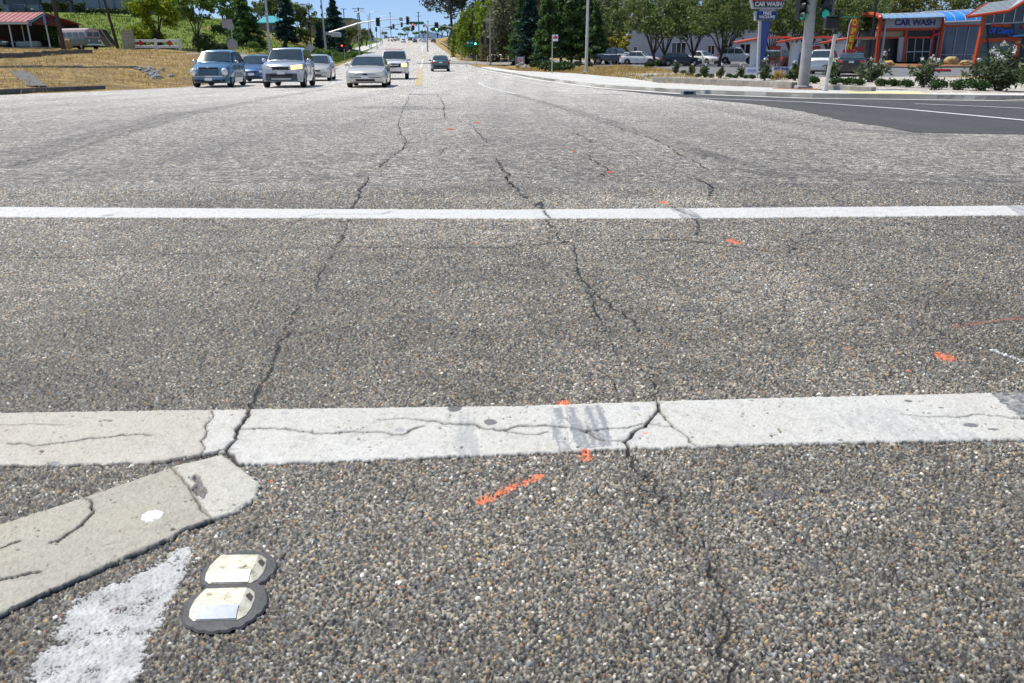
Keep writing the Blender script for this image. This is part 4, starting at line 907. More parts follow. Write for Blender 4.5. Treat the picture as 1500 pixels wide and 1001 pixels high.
def gr_(r):
    Y = 36+58*r.rand()**.9; u = r.uniform(8, 24)
    X = u-RD*Y
    if X < np.interp(Y, [q[1] for q in outer], [q[0] for q in outer])+.15 or (38 < Y and u > 16.5 and Y < 58) or (Y > 50 and X > 13.5) or (Y < 47 and u > 14.5 and X > 7.5): return (0, 10)
    return X, Y
grass('dry_grass', 'yellow dry grass patch behind the right pavement', 26000, gr_, .2, 'grass', 2)
def gm(r):
    Y = r.uniform(160, 330); return r.uniform(8.5, 22)-RD*Y, Y
grass('dry_grass', 'dry grass on the embankment beyond the guard rail', 9000, gm, .8, 'grass', 3)
def gs(r):
    Y = r.uniform(95, 175); return r.uniform(-45, -15.5)-RD*Y, Y
M['ggrass'] = leafmat('green_ivy', (.08, .14, .012), (.16, .25, .025), (.34, .40, .07), .45)
grass('ground_ivy', 'green ground cover on the left hillside', 16000, gs, .3, 'ggrass', 4)
def gs2(r):
    Y = r.uniform(98, 168); return r.uniform(-95, -40)-RD*Y, Y
grass('ground_ivy', 'green ground cover below the grey building', 15000, gs2, .4, 'ggrass', 5)
# ---- right side trees
pn = put(gen_pine(19, 5.4, 'pine', .34, .34, 70, .3, 55, 1.2), 'tall_pine', 'tall open pine with crooked limbs standing against the sky, leftmost of the pines', 'tree', at(664, 170), 'trunk', rz=2.2, group='tall pines behind the willows')
for lab, px, Y, s, rz in (('tall open pine just right of the leftmost pine, same bare limbs', 680, 178, 1.05, 4), ('tall pine rising behind the left willow', 712, 190, 1.1, 1), ('tall grey pine behind the right willow', 735, 185, 1.05, 5), ('tall pine above the dark spruce', 775, 190, 1.1, 3), ('tall pine behind the row of conifers, left one', 822, 195, 1.1, 2), ('tall pine behind the row of conifers, right one', 850, 190, 1.15, .5),
    ('tall pine above the grey warehouse corner', 915, 190, 1.15, 1.4), ('tall pine behind the warehouse roof, second from its left corner', 945, 195, 1.1, 3.3), ('tall pine behind the middle of the warehouse roof', 1000, 195, 1.1, 2.2), ('tall pine behind the blue pylon sign', 1065, 190, 1.1, 5.1), ('tall pine right of the concrete signal pole', 1215, 190, 1.15, .2), ('tall pine left of the car wash building', 1270, 190, 1.15, 3.9), ('tall pine behind the left end of the car wash roof', 1330, 185, 1.2, 4.5), ('tall pine behind the middle of the car wash roof', 1390, 190, 1.15, 2.6), ('tall pine behind the tower of the car wash', 1450, 185, 1.2, 1.1), ('tall pine at the right edge of the photo', 1500, 190, 1.2, 0.1)):
    again(pn, lab, at(px, Y), rz, s)
wl = put(gen_willow(10.5, 4.3), 'willow_tree', 'bright yellow green willow behind the green street name sign, left of the two', 'tree', at(697, 150), 'trunk', sc=.86, group='willows by the side street')
again(wl, 'bright green willow right of the far signal pole', at(728, 148), 2, .98)
again(wl, 'low pale willow behind the directional sign', at(707, 160), 4, .8)
gy = put(gen_willow(12, 4.0, 'greyol', .27, 9500), 'grey_tree', 'grey green drooping tree left of the dark spruce', 'tree', at(748, 143), 'trunkg', group='grey green trees along the side street')
again(gy, 'grey green tree behind the dark spruce', at(790, 160), 1.5, 1.02); again(gy, 'grey green tree behind the bus stop sign', at(818, 158), 3.5, 1.0); again(gy, 'low grey green thicket above the left end of the guard rail', at(672, 200), 2.5, .55); again(gy, 'grey green thicket beside the green street name sign', at(683, 185), 5, .5)
again(gy, 'pale grey thicket at the foot of the willows', at(722, 143), 1, .5)
again(gy, 'grey green tree filling the gap right of the silver pole', at(886, 158), .8, .95)
bsp = put(gen_conifer(9.2, 2.5, 'bluecon', .2, 9000, .26, taper=.75), 'spruce_tree', 'dark blue green spruce in front of the grey trees, left of the bus stop sign', 'tree', at(776, 125))
cg = put(gen_conifer(8.8, 1.95, 'conif', 1.3, 5000, .24, taper=.85), 'conifer_tree', 'green conifer with a bare lower trunk left of the bus stop sign', 'tree', at(803, 108), group='conifers in a row behind the right pavement')
for lab, px, Y, s in (('tall green conifer left of the dark blue green spruce', 762, 134, 1.0), ('conifer right behind the bus stop sign', 821, 112, 1.0), ('conifer midway between bus stop sign and silver light pole', 837, 108, 1.05), ('conifer just left of the silver light pole', 850, 112, 1.05), ('conifer directly behind the silver light pole', 863, 110, 1.1), ('short conifer just right of the silver light pole', 871, 106, .78)):
    again(cg, lab, at(px, Y), sc=s)
oak = put(gen_broad(7.6, 3.6, 'olive', .15, 50, .24, 95, gaps=.9, tr=.17), 'oak_tree', 'oak between the silver light pole and the yellow bush, over the black pickup', 'tree', at(893, 118), 'trunk', group='oaks before the grey warehouse')
for lab, px, Y, s in (('oak in front of the left part of the warehouse, beside the silver cars', 959, 98, .98), ('oak just behind the leftmost oak of the car park, slimmer trunk', 970, 104, .92), ('oak left of the white saloon in the car park', 1012, 100, .9), ('large oak right of the white saloon', 1053, 92, 1.0), ('dark oak left of the blue pylon sign', 1068, 104, 1.05), ('oak between the pylon sign and the second vacuum bay', 1153, 98, 1.05), ('oak right behind the concrete signal pole', 1180, 112, 1.0), ('oak behind the third vacuum bay', 1212, 104, 1.05), ('oak behind the feather flag', 1242, 112, 1.1), ('oak behind the pylon sign base', 1130, 118, 1.1), ('oak left of the car wash building', 1272, 118, 1.0), ('oak behind the car wash roof, left of its middle', 1330, 160, 1.5), ('oak behind the car wash roof, right of its middle', 1400, 160, 1.55), ('oak behind the right side of the car wash tower', 1480, 160, 1.6), ('oak rising behind the left end of the car wash roof', 1290, 158, 1.4)):
    again(oak, lab, at(px, Y), sc=s)
for lab, px, Y, s in (('dark oak behind the far left corner of the warehouse', 918, 160, 1.3), ('dark oak behind the grey green trees right of the silver pole', 875, 165, 1.4), ('dark oak behind the row of conifers', 838, 165, 1.35), ('oak behind the warehouse roof beside the striped roof sign', 975, 172, 1.35), ('oak behind the warehouse roof right of the striped roof sign', 1030, 172, 1.35), ('oak behind the warehouse roof near the pylon sign', 1090, 172, 1.4), ('oak behind the warehouse roof right of the pylon sign', 1150, 172, 1.45), ('oak behind the warehouse roof near the concrete pole', 1205, 172, 1.45), ('oak behind the right end of the warehouse roof', 1250, 172, 1.5)):
    again(oak, lab, at(px, Y), sc=s)
put(gen_broad(3.8, 1.5, 'yellowb', .1, 20, .2, 120, tr=.08), 'yellow_tree', 'small bright yellow tree beside the left corner of the grey warehouse', 'tree', at(909, 114), sc=1)
# far crest trees
ft = put(gen_broad(6, 2.6, 'mid', .3, 24, .4, 40), 'crest_tree', 'small tree on the road crest under the first signal of the mast arm', 'tree', at(598, 440), group='small trees on the road crest')
for lab, px, s in (('tiny tree on the crest left of the near mast signal', 586, .5), ('tiny tree on the crest right of the first crest tree', 592, .45), ('small tree on the crest below the green street sign', 609, .6), ('slim tree on the crest before the far mountain', 621, .7), ('small tree at the left end of the road crest', 563, .6), ('dark tree on the crest left of the tall pines', 641, 1.0), ('dark tree on the crest beside the right signal', 647, 1.1), ('tree on the crest at the foot of the tall pines', 655, 1.1)):
    again(ft, lab, at(px, 440), sc=s)
# ---- oleander shrubs with white flowers and low mounded shrubs in the gravel bed
def oleander(name, label, loc, h, r, nst, n, fl, leaf=.10, first=None):
    t = thing(name, label, 'shrub', loc, rs.uniform(0, 6.28), 'flowering shrubs in the gravel bed'); tk = MB(); P = []; tips = []
    for i in range(nst*2):
        a = rs.uniform(0, 6.28); q = r*rs.uniform(.15, 1.05); e = Vector((math.cos(a)*q, math.sin(a)*q, h*rs.uniform(.45, 1.05)*(1.08-.4*q/r))); m = Vector((e.x*.4, e.y*.4, e.z*.6)); tk.path([(0, 0, -.05), m, e], [.016, .01, .005], 5)
        k_ = n//(nst*2); f = rs.rand(k_)**.8; f = .25+.75*f; base_ = np.array([tuple(m*(2*x) if x < .5 else m.lerp(e, 2*x-1)) for x in f]); P.append(base_+rs.normal(size=(k_, 3))*np.array([.11, .11, .08])*r*(.6+f)[:, None]); tips.append(e)
    p_ = np.concatenate(P); p_[:, 2] = np.maximum(p_[:, 2], .05); o = bpy.data.objects.new('foliage', leaves_mesh('foliage', p_, leaf, M['shrub'], .5, 2.6)); link(o, t)
    tk.build('stems', M['trunkg'], t)
    for e in sorted(tips, key=lambda v: -v.z)[:fl]:
        m = 22; d = rs.normal(size=(m, 3))*.036; o = bpy.data.objects.new('blossom', leaves_mesh('blossom', np.array(e)+d+np.array([0, 0, .05]), .06, M['flower'], .4, 1)); link(o, t)
    return t
ol = [(990, 110, .9, .36, 'leftmost flowering shrub in the gravel bed behind the low wall'), (1013, 113, .8, .3, 'second flowering shrub from the left in the gravel bed'), (1032, 114, .75, .34, 'third flowering shrub from the left in the gravel bed, small and sparse'), (1055, 115, .8, .3, 'fourth flowering shrub from the left, above the middle of the low wall'),
      (1086, 114, .75, .4, 'flowering shrub in front of the first vacuum bay'), (1120, 118.5, .95, .45, 'flowering shrub at the foot of the blue pylon sign'), (1164, 119, .95, .36, 'flowering shrub just left of the concrete signal pole'), (1219, 117, .85, .48, 'flowering shrub just right of the pedestrian signal post'), (1276, 121, 1.0, .6, 'flowering shrub in front of the black lamp post'), (1352, 129, 1.2, .62, 'small flowering tree shrub before the car wash entrance'), (1462, 134, 1.28, .86, 'big dense flowering shrub at the right in front of the car wash tower')]
for i, (x, y, h, r, lab) in enumerate(ol): p = ray(x, y); oleander('flowering_shrub', lab, p, h, r*1.05, 13 if i > 9 else 8, 1500 if i > 9 else 330 if i < 8 else 620, 9 if i > 9 else 6 if i > 7 else 2, .075 if i > 7 else .085)
js = put(gen_bush(.36, .38, 'jun', .05, 620, 9), 'low_shrub', 'low green mound shrub left of the ped signal post, beside the concrete pole', 'shrub', ray(1192, 123), parts=('foliage', 'stems'), group='low mound shrubs in the gravel bed')
for lab, x, y, s in (('low green mound shrub right of the ped signal post, first', 1223, 124.5, 1), ('low green mound shrub right of the ped signal post, second', 1242, 125, .95), ('low green mound shrub right of the ped signal post, third', 1258, 126, .9), ('low mound shrub left of the flowering tree shrub, first of three', 1291, 127.5, 1), ('low mound shrub left of the flowering tree shrub, middle of three', 1308, 127.5, .95), ('low mound shrub left of the flowering tree shrub, last of three', 1329, 129, 1), ('low mound shrub right of the flowering tree shrub', 1371, 132, 1.05), ('low mound shrub midway to the big flowering shrub', 1402, 132.5, 1.05), ('low mound shrub at the left foot of the big flowering shrub', 1434, 134, 1.1),
    ('low green clump behind the low wall, leftmost', 1000, 108.5, .9), ('low green clump left of the second flowering shrub', 1008, 111.5, .7), ('low green clump between second and third flowering shrub', 1022, 113.5, .8), ('low green clump between third and fourth flowering shrub', 1041, 114, .8), ('round green clump right of the fourth flowering shrub', 1069, 114, .9), ('round green clump left of the shrub at the first vacuum bay', 1077, 115, .75), ('small green clump right of the shrub at the first vacuum bay', 1092, 115.5, .7), ('small green clump left of the pylon shrub', 1102, 116, .75), ('pale clump right of the pylon shrub', 1131, 117, .8), ('green clump left of the concrete pole foot', 1156, 117, .85), ('low green clump at the right foot of the concrete pole', 1183, 122, .9)):
    again(js, lab, ray(x, y), sc=s)
put(gen_bush(.6, .42, 'grass', .05, 800, 9), 'ornamental_grass', 'straw coloured grass tuft in the gravel bed left of the concrete pole', 'plant', ray(1141, 117.5), parts=('foliage', 'stems'))
gb_ = put(gen_bush(1.0, 1.4, 'jun', .12, 1400, 12), 'bright_shrub', 'bright green low shrub behind the bus stop sign post, left half', 'shrub', at(807, 82), parts=('foliage', 'stems'))
again(gb_, 'bright green low shrub right of the bus stop sign post', at(822, 80), sc=1.0)
ds = put(gen_bush(.9, 1.0, 'hedge', .12, 1000, 9), 'dark_shrub', 'dark low shrub beside the no parking sign, first of the row', 'shrub', at(787, 96), parts=('foliage', 'stems'), group='dark shrubs below the conifers')
for lab, px, s, Y in (('dark low shrub under the first conifer', 796, 1, 97), ('dark low shrub under the second conifer', 811, .7, 98), ('dark low shrub under the third conifer', 829, .7, 98), ('dark low shrub under the fourth conifer', 846, .7, 98), ('dark low shrub right of the silver light pole', 863, .7, 98), ('green low shrub on the bare earth bank behind the conifers', 835, .9, 140), ('second green low shrub on the bare earth bank', 848, .9, 140), ('grey green low shrub left of the bare earth bank', 783, 1.0, 140), ('low shrub under the oak left of the white saloon', 1010, 1, 96), ('low green shrub left of the leftmost car park oak', 952, .8, 90), ('low green shrub right of the leftmost car park oak', 968, 1, 92)):
    again(ds, lab, at(px, Y), sc=s)
# ------------------------------------------------------------------ rocks
def rocks(n, spots, label, m, group):
    src = None
    for i, (x, y, r) in enumerate(spots):
        p = ray(x, y); mb = MB().blob((0, 0, 0), r, i+n, 1.1, 1, (1, .8, .7)); o = mb.build('rock', m); o.location = p+Vector((0, 0, r*.25)); o.rotation_euler = (0, 0, i*1.3); tag(o, label, 'rock', group)
rb = [(203+rs.uniform(-4, 34)*1.0, 0, 0) for i in range(1)]
sp_ = [(200, 100), (206, 101), (211, 104), (216, 103), (219, 100), (221, 106), (225, 105), (228, 108), (222, 110), (231, 111), (226, 113), (217, 108), (235, 113), (214, 100), (239, 101), (252, 110), (229, 104), (224, 102)]
rocks(1, [(x+a, y+b, rs.uniform(.06, .19)) for x, y in sp_ for a, b in ((0, 0), (2.5, 1.2), (-1.5, 2))], 'broken grey rubble rock in the heap on the dry grass bank', M['rock'], 'rubble heap on the left bank')
rocks(40, [(755+i*3.4+rs.uniform(-1, 1), 97+rs.uniform(-5, 3), rs.uniform(.28, .5)) for i in range(14)], 'grey riprap rock around the no parking sign in the ditch', M['rock'], 'riprap rocks in the ditch')
rocks(80, [(940+i*5, 113.5-i*.4+rs.uniform(-.8, .8), rs.uniform(.12, .25)) for i in range(9)], 'grey rock in the swale left of the gravel bed', M['rock'], 'rocks in the swale')
rocks(100, [(945, 119, .17), (1135, 123.5, .13), (1164, 124, .12), (1001, 118, .1)], 'small dark stone lying by the low wall', M['rock'], 'small stones by the low wall')
for lab, px, r, Y in (('large rounded tan boulder before the showroom glass', 1393, .75, 98), ('smaller tan boulder right of the large one', 1413.5, .55, 96), ('low tan boulder left of the car wash entrance', 1301, .55, 92), ('low reddish tan boulder right of the showroom boulders', 1431, .4, 97)):
    p = at(px, Y); o = MB().blob((0, 0, 0), r, px, .35, 3, (1, .8, .85 if r > .6 else .55)).build('boulder', M['boulder'], None, True, 60); o.location = p+Vector((0, 0, r*.45)); tag(o, lab, 'boulder')
# low retaining walls
def lowwall(label, pts, h, t=.2):
    mb = MB(); P = [ray(x, y) for x, y in pts]
    for a, b in zip(P, P[1:]):
        n = max(1, int((b-a).length/1.0)); d = (b-a)/n; ang = math.atan2(d.y, d.x)
        for i in range(n):
            c = a+d*(i+.5); mb.box(c.x, c.y, c.z+h/2-.1, d.length-.012, t+rs.uniform(-.006, .006), h+.2, ang, .012)
    o = mb.build('retaining_wall', M['conc2']); tag(o, label, 'wall')
lowwall('low stained concrete wall along the gravel bed, left of the concrete signal pole', [(958, 120.5), (1000, 122), (1050, 125), (1100, 127.5), (1163, 131)], .26)
lowwall('short low concrete wall between the pedestrian signal post and the kerb ramp', [(1214, 133), (1250, 135.5), (1279, 137)], .2)
p = ray(1008, 139); t = thing('kerb_drain', 'small grey metal drain box set in the right kerb', 'drain', p)
MB().box(0, 0, .07, .42, .3, .15, .1, .01).build('drain_body', M['steel'], t); MB().box(-.01, -.155, .075, .3, .02, .07, .1).build('opening', M['blackp'], t)
# drain plank on left bank, terrace edging
a, b = ray(30, 106), ray(56, 128); o = MB().prism([a+Vector((-.45, 0, .04)), a+Vector((.35, 0, .04)), b+Vector((.35, 0, .04)), b+Vector((-.45, 0, .04))], (0, 0, .03)).build('drain_slab', M['darkc']); fixn(o); tag(o, 'grey concrete drain slab running down the dry grass bank', 'slab')
def ledge(name, label, pts, w, h, m):
    P = [ray(x, y) for x, y in pts]; mb = MB()
    for a, b in zip(P, P[1:]):
        d = b-a; ang = math.atan2(d.y, d.x); n = max(1, int(d.length/3))
        for i in range(n):
            c = a.lerp(b, (i+.5)/n); mb.box(c.x, c.y, c.z+h/2-.05, d.length/n, w, h+.1, ang)
    o = mb.build(name, m); tag(o, label, 'kerb' if 'kerb' in name else 'wall'); return o
ledge('stone_edging', 'thin pale edging line along the middle of the dry bank', [(-20, 99), (60, 98.5), (120, 99), (200, 99.5)], .2, .1, M['conc2'])
ledge('stone_edging', 'thick dark edging in front of the red roofed shelter', [(-20, 86), (40, 84), (90, 80), (133, 78.5)], .35, .32, M['darkc'])
# ------------------------------------------------------------------ vehicles
def interp(xs, ys, x): return float(np.interp(x, xs, ys))
_wh = {}
def wheel(parent, x, y, r, wd, side, rim=M['rim'], hub=False):
    key = (round(r, 3), side, rim.name)
    if key not in _wh:
        n = 28; mb = MB(); prof = [(r*.62, -wd/2), (r*.9, -wd/2), (r*.985, -wd*.36), (r, 0), (r*.985, wd*.36), (r*.9, wd/2), (r*.62, wd/2)]
        vs = [(xx, rr*math.cos(2*math.pi*i/n), rr*math.sin(2*math.pi*i/n)) for rr, xx in prof for i in range(n)]; m = len(prof)
        fs = [(j*n+i, j*n+(i+1) % n, (j+1)*n+(i+1) % n, (j+1)*n+i) for j in range(m-1) for i in range(n)]
        mb.add(vs, fs); t = mb.build('tyre', M['tyre'], None, True, 40); tm = t.data; bpy.data.objects.remove(t)
        rb = MB(); o = side*wd*.38
        for i in range(n):
            a, b = 2*math.pi*i/n, 2*math.pi*(i+1)/n
            rb.add([(side*wd*.46, r*.68*math.cos(a), r*.68*math.sin(a)), (side*wd*.46, r*.68*math.cos(b), r*.68*math.sin(b)), (o-side*.02, r*.58*math.cos(b), r*.58*math.sin(b)), (o-side*.02, r*.58*math.cos(a), r*.58*math.sin(a))], [(0, 1, 2, 3)])
        for i in range(7):
            a = 2*math.pi*i/7; rb.tube((o, r*.1*math.cos(a), r*.1*math.sin(a)), (o-side*.005, r*.62*math.cos(a), r*.62*math.sin(a)), r*.1, r*.07, 6)
        rb.tube((o-side*.04, 0, 0), (o+side*.03, 0, 0), r*.17, r*.14, 12)
        t = rb.build('rim', rim, None, True, 40); rm = t.data; bpy.data.objects.remove(t)
        db = MB().tube((o-side*.09, 0, 0), (o-side*.06, 0, 0), r*.6, r*.6, 20); t = db.build('brake_disc', M['blackp']); dm = t.data; bpy.data.objects.remove(t); _wh[key] = (tm, rm, dm)
    tm, rm, dm = _wh[key]
    w_ = bpy.data.objects.new('wheel', None); link(w_, parent); w_.location = (x, y, r); w_.empty_display_size = .1
    for nm, me in (('tyre', tm), ('rim', rm), ('brake_disc', dm)): link(bpy.data.objects.new(nm, me), w_)
def car(name, label, cat, P, col, **kw):
    """P: dimensions; forward is -Y"""
    d = dict(L=4.6, W=1.78, H=1.45, zb=.2, zf=.68, zc=.93, yc=-.95, yrf=-.2, yrr=1.0, yd=1.75, zd=1.0, belt=.92, r=.32, wb=(-1.38, 1.32), bow=.14, wr=.72, zfl=.24, pill=(.38,), kind='sedan', trim=None, nose=.28, crown=.04, grille='slot', tailz=.95, hoodk=.5)
    d.update(P); D = type('D', (), d); L, W = D.L, D.W; yf = -L/2; yr = L/2
    t = thing(name, label, cat, (0, 0, 0), 0, kw.get('group'))
    def hw(y):
        a = (y-yf); b = (yr-y)
        return W/2*(1-D.nose*math.exp(-a/.2))*(1-.2*math.exp(-b/.22))
    def bowf(x, y):
        q = (2*x/W)**2; return D.bow*q*math.exp(-(y-yf)/.7)-.09*q*math.exp(-(yr-y)/.6)
    def ztop(y):
        xs = [yf, yf+.1, yf+.35, (yf+D.yc)/2, D.yc, D.yd, (D.yd+yr)/2, yr-.12, yr]
        zs = [D.zf-.10, D.zf-.01, D.zf+(D.zc-D.zf)*.32, D.zf+(D.zc-D.zf)*(.62), D.zc, D.zd, D.zd-.0, D.tailz, D.tailz-.1]
        return interp(xs, zs, y)
    ys_ = sorted(set([round(v, 3) for v in list(np.linspace(yf, yf+.4, 7))+list(np.linspace(yf+.4, yr-.3, 30))+list(np.linspace(yr-.3, yr, 5))+[c+D.r*1.12*math.cos(a) for c in D.wb for a in np.linspace(0, math.pi, 15)]]))
    rows = []
    for y in ys_:
        w_ = hw(y); zt = ztop(y); zl = D.zb+(.10*math.exp(-(y-yf)/.12))+(.12*math.exp(-(yr-y)/.2)); arch = 0
        for c in D.wb:
            q = (D.r*1.13)**2-(y-c)**2
            if q > 0: arch = max(arch, D.r+math.sqrt(q))
        za = max(zl, arch); zm = D.zb+(zt-D.zb)*.62; fl = 1.0+(.012 if arch else 0)
        sec = [(0, zt+D.crown), (.4*w_, zt+D.crown*.85), (.72*w_, zt+D.crown*.35), (.9*w_, zt-.02), (.965*w_, zt-.09), (w_*1.0*fl, max(zm, za+.03)), (w_*.995*fl, max(zl+.14, za+.015)), (w_*.965, za), (w_*.70, za), (w_*.68, zl), (0, zl)]
        sec = sec[:-1]+[(0, zl)]; ring = [(x, z) for x, z in sec]+[(-x, z) for x, z in sec[-2:0:-1]]
        rows.append([(x, y+bowf(x, y), z) for x, z in ring])
    mb = MB(); n = len(rows[0]); vs = [v for r_ in rows for v in r_]
    fs = [(j*n+i, j*n+(i+1) % n, (j+1)*n+(i+1) % n, (j+1)*n+i) for j in range(len(rows)-1) for i in range(n)]+[tuple(range(n))[::-1], tuple(range((len(rows)-1)*n, len(rows)*n))]
    mb.add(vs, fs); fixn(mb.build('body', col, t, True, 32))
    # cabin
    prof = [(D.yc, D.zc-.02), (D.yrf, D.H-.05), ((D.yrf+D.yrr)/2, D.H), (D.yrr, D.H-.06), (D.yd, D.zd-.02)]
    py_, pz_ = [p[0] for p in prof], [p[1] for p in prof]
    def roofz(y): return interp(py_, pz_, y)
    def cabw(y, z):
        f = max(0, min(1, (z-D.belt)/(D.H-D.belt))); return W/2*(.94*(1-f)+D.wr*f)
    def cb(x, y, z): return (x, y+.10*(2*x/W)**2*(1 if y < D.yrr else -.8), z)
    cab = MB(); cys = [D.yc, D.yc+.3*(D.yrf-D.yc), D.yc+.7*(D.yrf-D.yc), D.yrf, (3*D.yrf+D.yrr)/4, (D.yrf+D.yrr)/2, D.yrr-.1, D.yrr, D.yrr+.5*(D.yd-D.yrr), D.yd]
    R2 = []
    for y in cys:
        zt = max(roofz(y), D.belt-.03); w1 = cabw(y, D.belt); w2 = cabw(y, zt)
        ring = [(0, zt+.03), (w2*.5, zt+.022), (w2*.86, zt+.0), (w2*.985, zt-.045), (w1, D.belt-.06)]
        ring = ring+[(-x, z) for x, z in ring[:0:-1]]; R2.append([cb(x, y, z) for x, z in ring])
    n = len(R2[0]); cab.add([v for r_ in R2 for v in r_], [(j*n+i, j*n+(i+1) % n, (j+1)*n+(i+1) % n, (j+1)*n+i) for j in range(len(R2)-1) for i in range(n) if i != 4]+[])
    fixn(cab.build('roof', kw.get('roofm', col), t, True, 28))
    G = kw.get('glassm', M['glass'])
    def screen(nm, y0, z0, y1, z1, sgn, a, b, inset=.06):
        def f(u, v):
            q = a+(b-a)*v; y = y0+(y1-y0)*q; z = z0+(z1-z0)*q; w2 = cabw(y, z)*(1-inset)-.02; x = w2*(2*u-1)
            nn = Vector((0, -(z1-z0)*(1 if sgn < 0 else 1), (y1-y0))).normalized(); nn = nn if nn.z > 0 else -nn
            p = Vector(cb(x, y, z+.03-.012*abs(2*u-1))); return tuple(p+nn*.012)
        m = MB().grid(f, 8, 5); fixn(m.build(nm, G, t, True, 60))
    screen('windscreen', D.yc, D.zc-.02, D.yrf, D.H-.05, -1, .1, .93)
    screen('rear_window', D.yd, D.zd-.02, D.yrr, D.H-.06, 1, .14, .9)
    fr = lambda f: D.yc+(D.yrf-D.yc)*f; re = lambda f: D.yd+(D.yrr-D.yd)*f
    cuts = [-9]+[D.yrf+(D.yrr-D.yrf)*c for c in D.pill]+[9]
    for s in (-1, 1):
        for a, b in zip(cuts, cuts[1:]):
            def f(u, v):
                g_ = .1+.74*v; ya = max(fr(g_)+.12, a+.035); yb = min(re(g_)-.14, b-.035); y = ya+(yb-ya)*u; z = D.belt+(D.H-D.belt)*g_; return cb(s*(cabw(y, z)+.014), y, z)
            p0, p1 = f(0, 0), f(1, 0)
            if p1[1]-p0[1] > .15: m = MB().grid(f, 4, 3); m.build('side_window', G, t, True, 60)
    # wrapped features
    def yfront(x, z, rear=False):
        ax = abs(x); hf = W/2
        if not rear: q = max(1e-3, (1-ax/hf)/D.nose); e = 0 if q >= 1 else min(.9, -.2*math.log(q)); y = yf+e; return y+bowf(x, y)
        q = max(1e-3, (1-ax/hf)/.2); e = 0 if q >= 1 else min(.6, -.22*math.log(q)); y = yr-e; return y+bowf(x, y)
    def patch(nm, x0, x1, z0, z1, m, off=.012, rear=False, skew=0, lean=0, parent=t, zin=0, thick=.03):
        s = 1 if rear else -1
        def f(u, v, k):
            x = x0+(x1-x0)*u; zz = z0+(z1-z0)*v+skew*(u-.5)+(zin*(1-v) if 0 else 0); return (x, yfront(x, zz, rear)+s*(off-k)+lean*v, zz)
        nu, nv = 8, 3; mb = MB(); A = [f(i/nu, j/nv, 0) for j in range(nv+1) for i in range(nu+1)]; B = [f(i/nu, j/nv, thick+off) for j in range(nv+1) for i in range(nu+1)]; N_ = len(A)
        fs = [(j*(nu+1)+i, j*(nu+1)+i+1, (j+1)*(nu+1)+i+1, (j+1)*(nu+1)+i) for j in range(nv) for i in range(nu)]
        bd = [i for i in range(nu+1)]+[(j+1)*(nu+1)+nu for j in range(nv)]+[nv*(nu+1)+i for i in range(nu-1, -1, -1)]+[j*(nu+1) for j in range(nv-1, 0, -1)]
        fs += [(bd[i], bd[(i+1) % len(bd)], N_+bd[(i+1) % len(bd)], N_+bd[i]) for i in range(len(bd))]
        mb.add(A+B, fs); return fixn(mb.build(nm, m, parent, True, 40))
    lm = kw.get('lights', M['lamp']); zf = D.zf; k = D.kind
    zlow = D.zb+.1
    if k == 'retro':
        for s in (-1, 1):
            hb_ = MB().blob((s*W*.385, yf+.16, zf-.16), .15, 3, .0, 3, (1.0, 1.0, 1.15)); hl = hb_.build('headlight', lm, t, True, 60)
            fd = MB().blob((s*W*.44, D.wb[0], .60), .34, 2, .0, 3, (.42, 1.55, .72)); fd.build('front_fender', col, t, True, 60)
            fd = MB().blob((s*W*.44, D.wb[1], .60), .34, 2, .0, 3, (.42, 1.35, .72)); fd.build('rear_fender', col, t, True, 60)
        g_ = patch('grille', -.42, .42, .5, zf+.04, M['blackp'], .02, thick=.05)
        for i in range(6): z = .53+i*.048; patch('grille_bar', -.40, .40, z, z+.02, M['chrome'] if 0 else col, .032, thick=.02, parent=g_)
        patch('badge', -.045, .045, zf+.02, zf+.09, M['chrome'], .05)
        patch('bumper', -W*.49, W*.49, .30, .50, col, .10, thick=.12); patch('bumper_trim', -W*.485, W*.485, .485, .52, M['chrome'], .115, thick=.03)
        patch('air_intake', -.5, .5, .27, .36, M['blackp'], .112)
        for s in (-1, 1): patch('fog_lamp', s*.62-.05, s*.62+.05, .27, .37, M['blackp'], .113)
        patch('licence_plate', -.16, .16, .32, .44, M['signw'], .13)
    elif k == 'suv':
        patch('grille', -.36, .36, zf-.22, zf-.06, M['blackp'], .02)
        patch('grille_trim', -.40, .40, zf-.075, zf-.05, M['chrome'], .035); patch('grille_trim', -.30, .30, zf-.235, zf-.21, M['chrome'], .035)
        for s in (-1, 1):
            a, b = sorted((s*.45, s*W*.475)); patch('headlight', a, b, zf-.17, zf-.0, lm if s < 0 or 'lampr' not in kw else kw['lampr'], .018, skew=s*.04)
        patch('lower_bumper', -W*.485, W*.485, D.zb+.06, D.zb+.36, kw.get('clad', M['blackp']), .022, thick=.05)
        patch('skid_plate', -.42, .42, D.zb+.10, D.zb+.17, M['steel'], .05); patch('air_intake', -.5, .5, D.zb+.24, D.zb+.34, M['black'], .045)
        patch('licence_plate', -.16, .16, D.zb+.33, D.zb+.46, M['signw'], .06)
    elif k == 'truck':
        patch('grille', -.42, .42, zf-.26, zf-.06, M['black'], .02)
        patch('grille_trim', -.44, .44, zf-.07, zf-.03, M['chrome'], .035); patch('grille_trim', -.3, .3, zf-.18, zf-.13, M['chrome'], .035)
        for s in (-1, 1):
            a, b = sorted((s*.46, s*W*.46)); patch('headlight', a, b, zf-.24, zf-.07, kw.get('lampr', lm), .022)
        patch('bumper', -W*.49, W*.49, D.zb+.14, D.zb+.36, M['chrome'], .09, thick=.12); patch('air_intake', -.45, .45, D.zb+.04, D.zb+.15, M['blackp'], .06)
        patch('licence_plate', -.16, .16, D.zb+.17, D.zb+.3, M['signw'], .12)
    else:
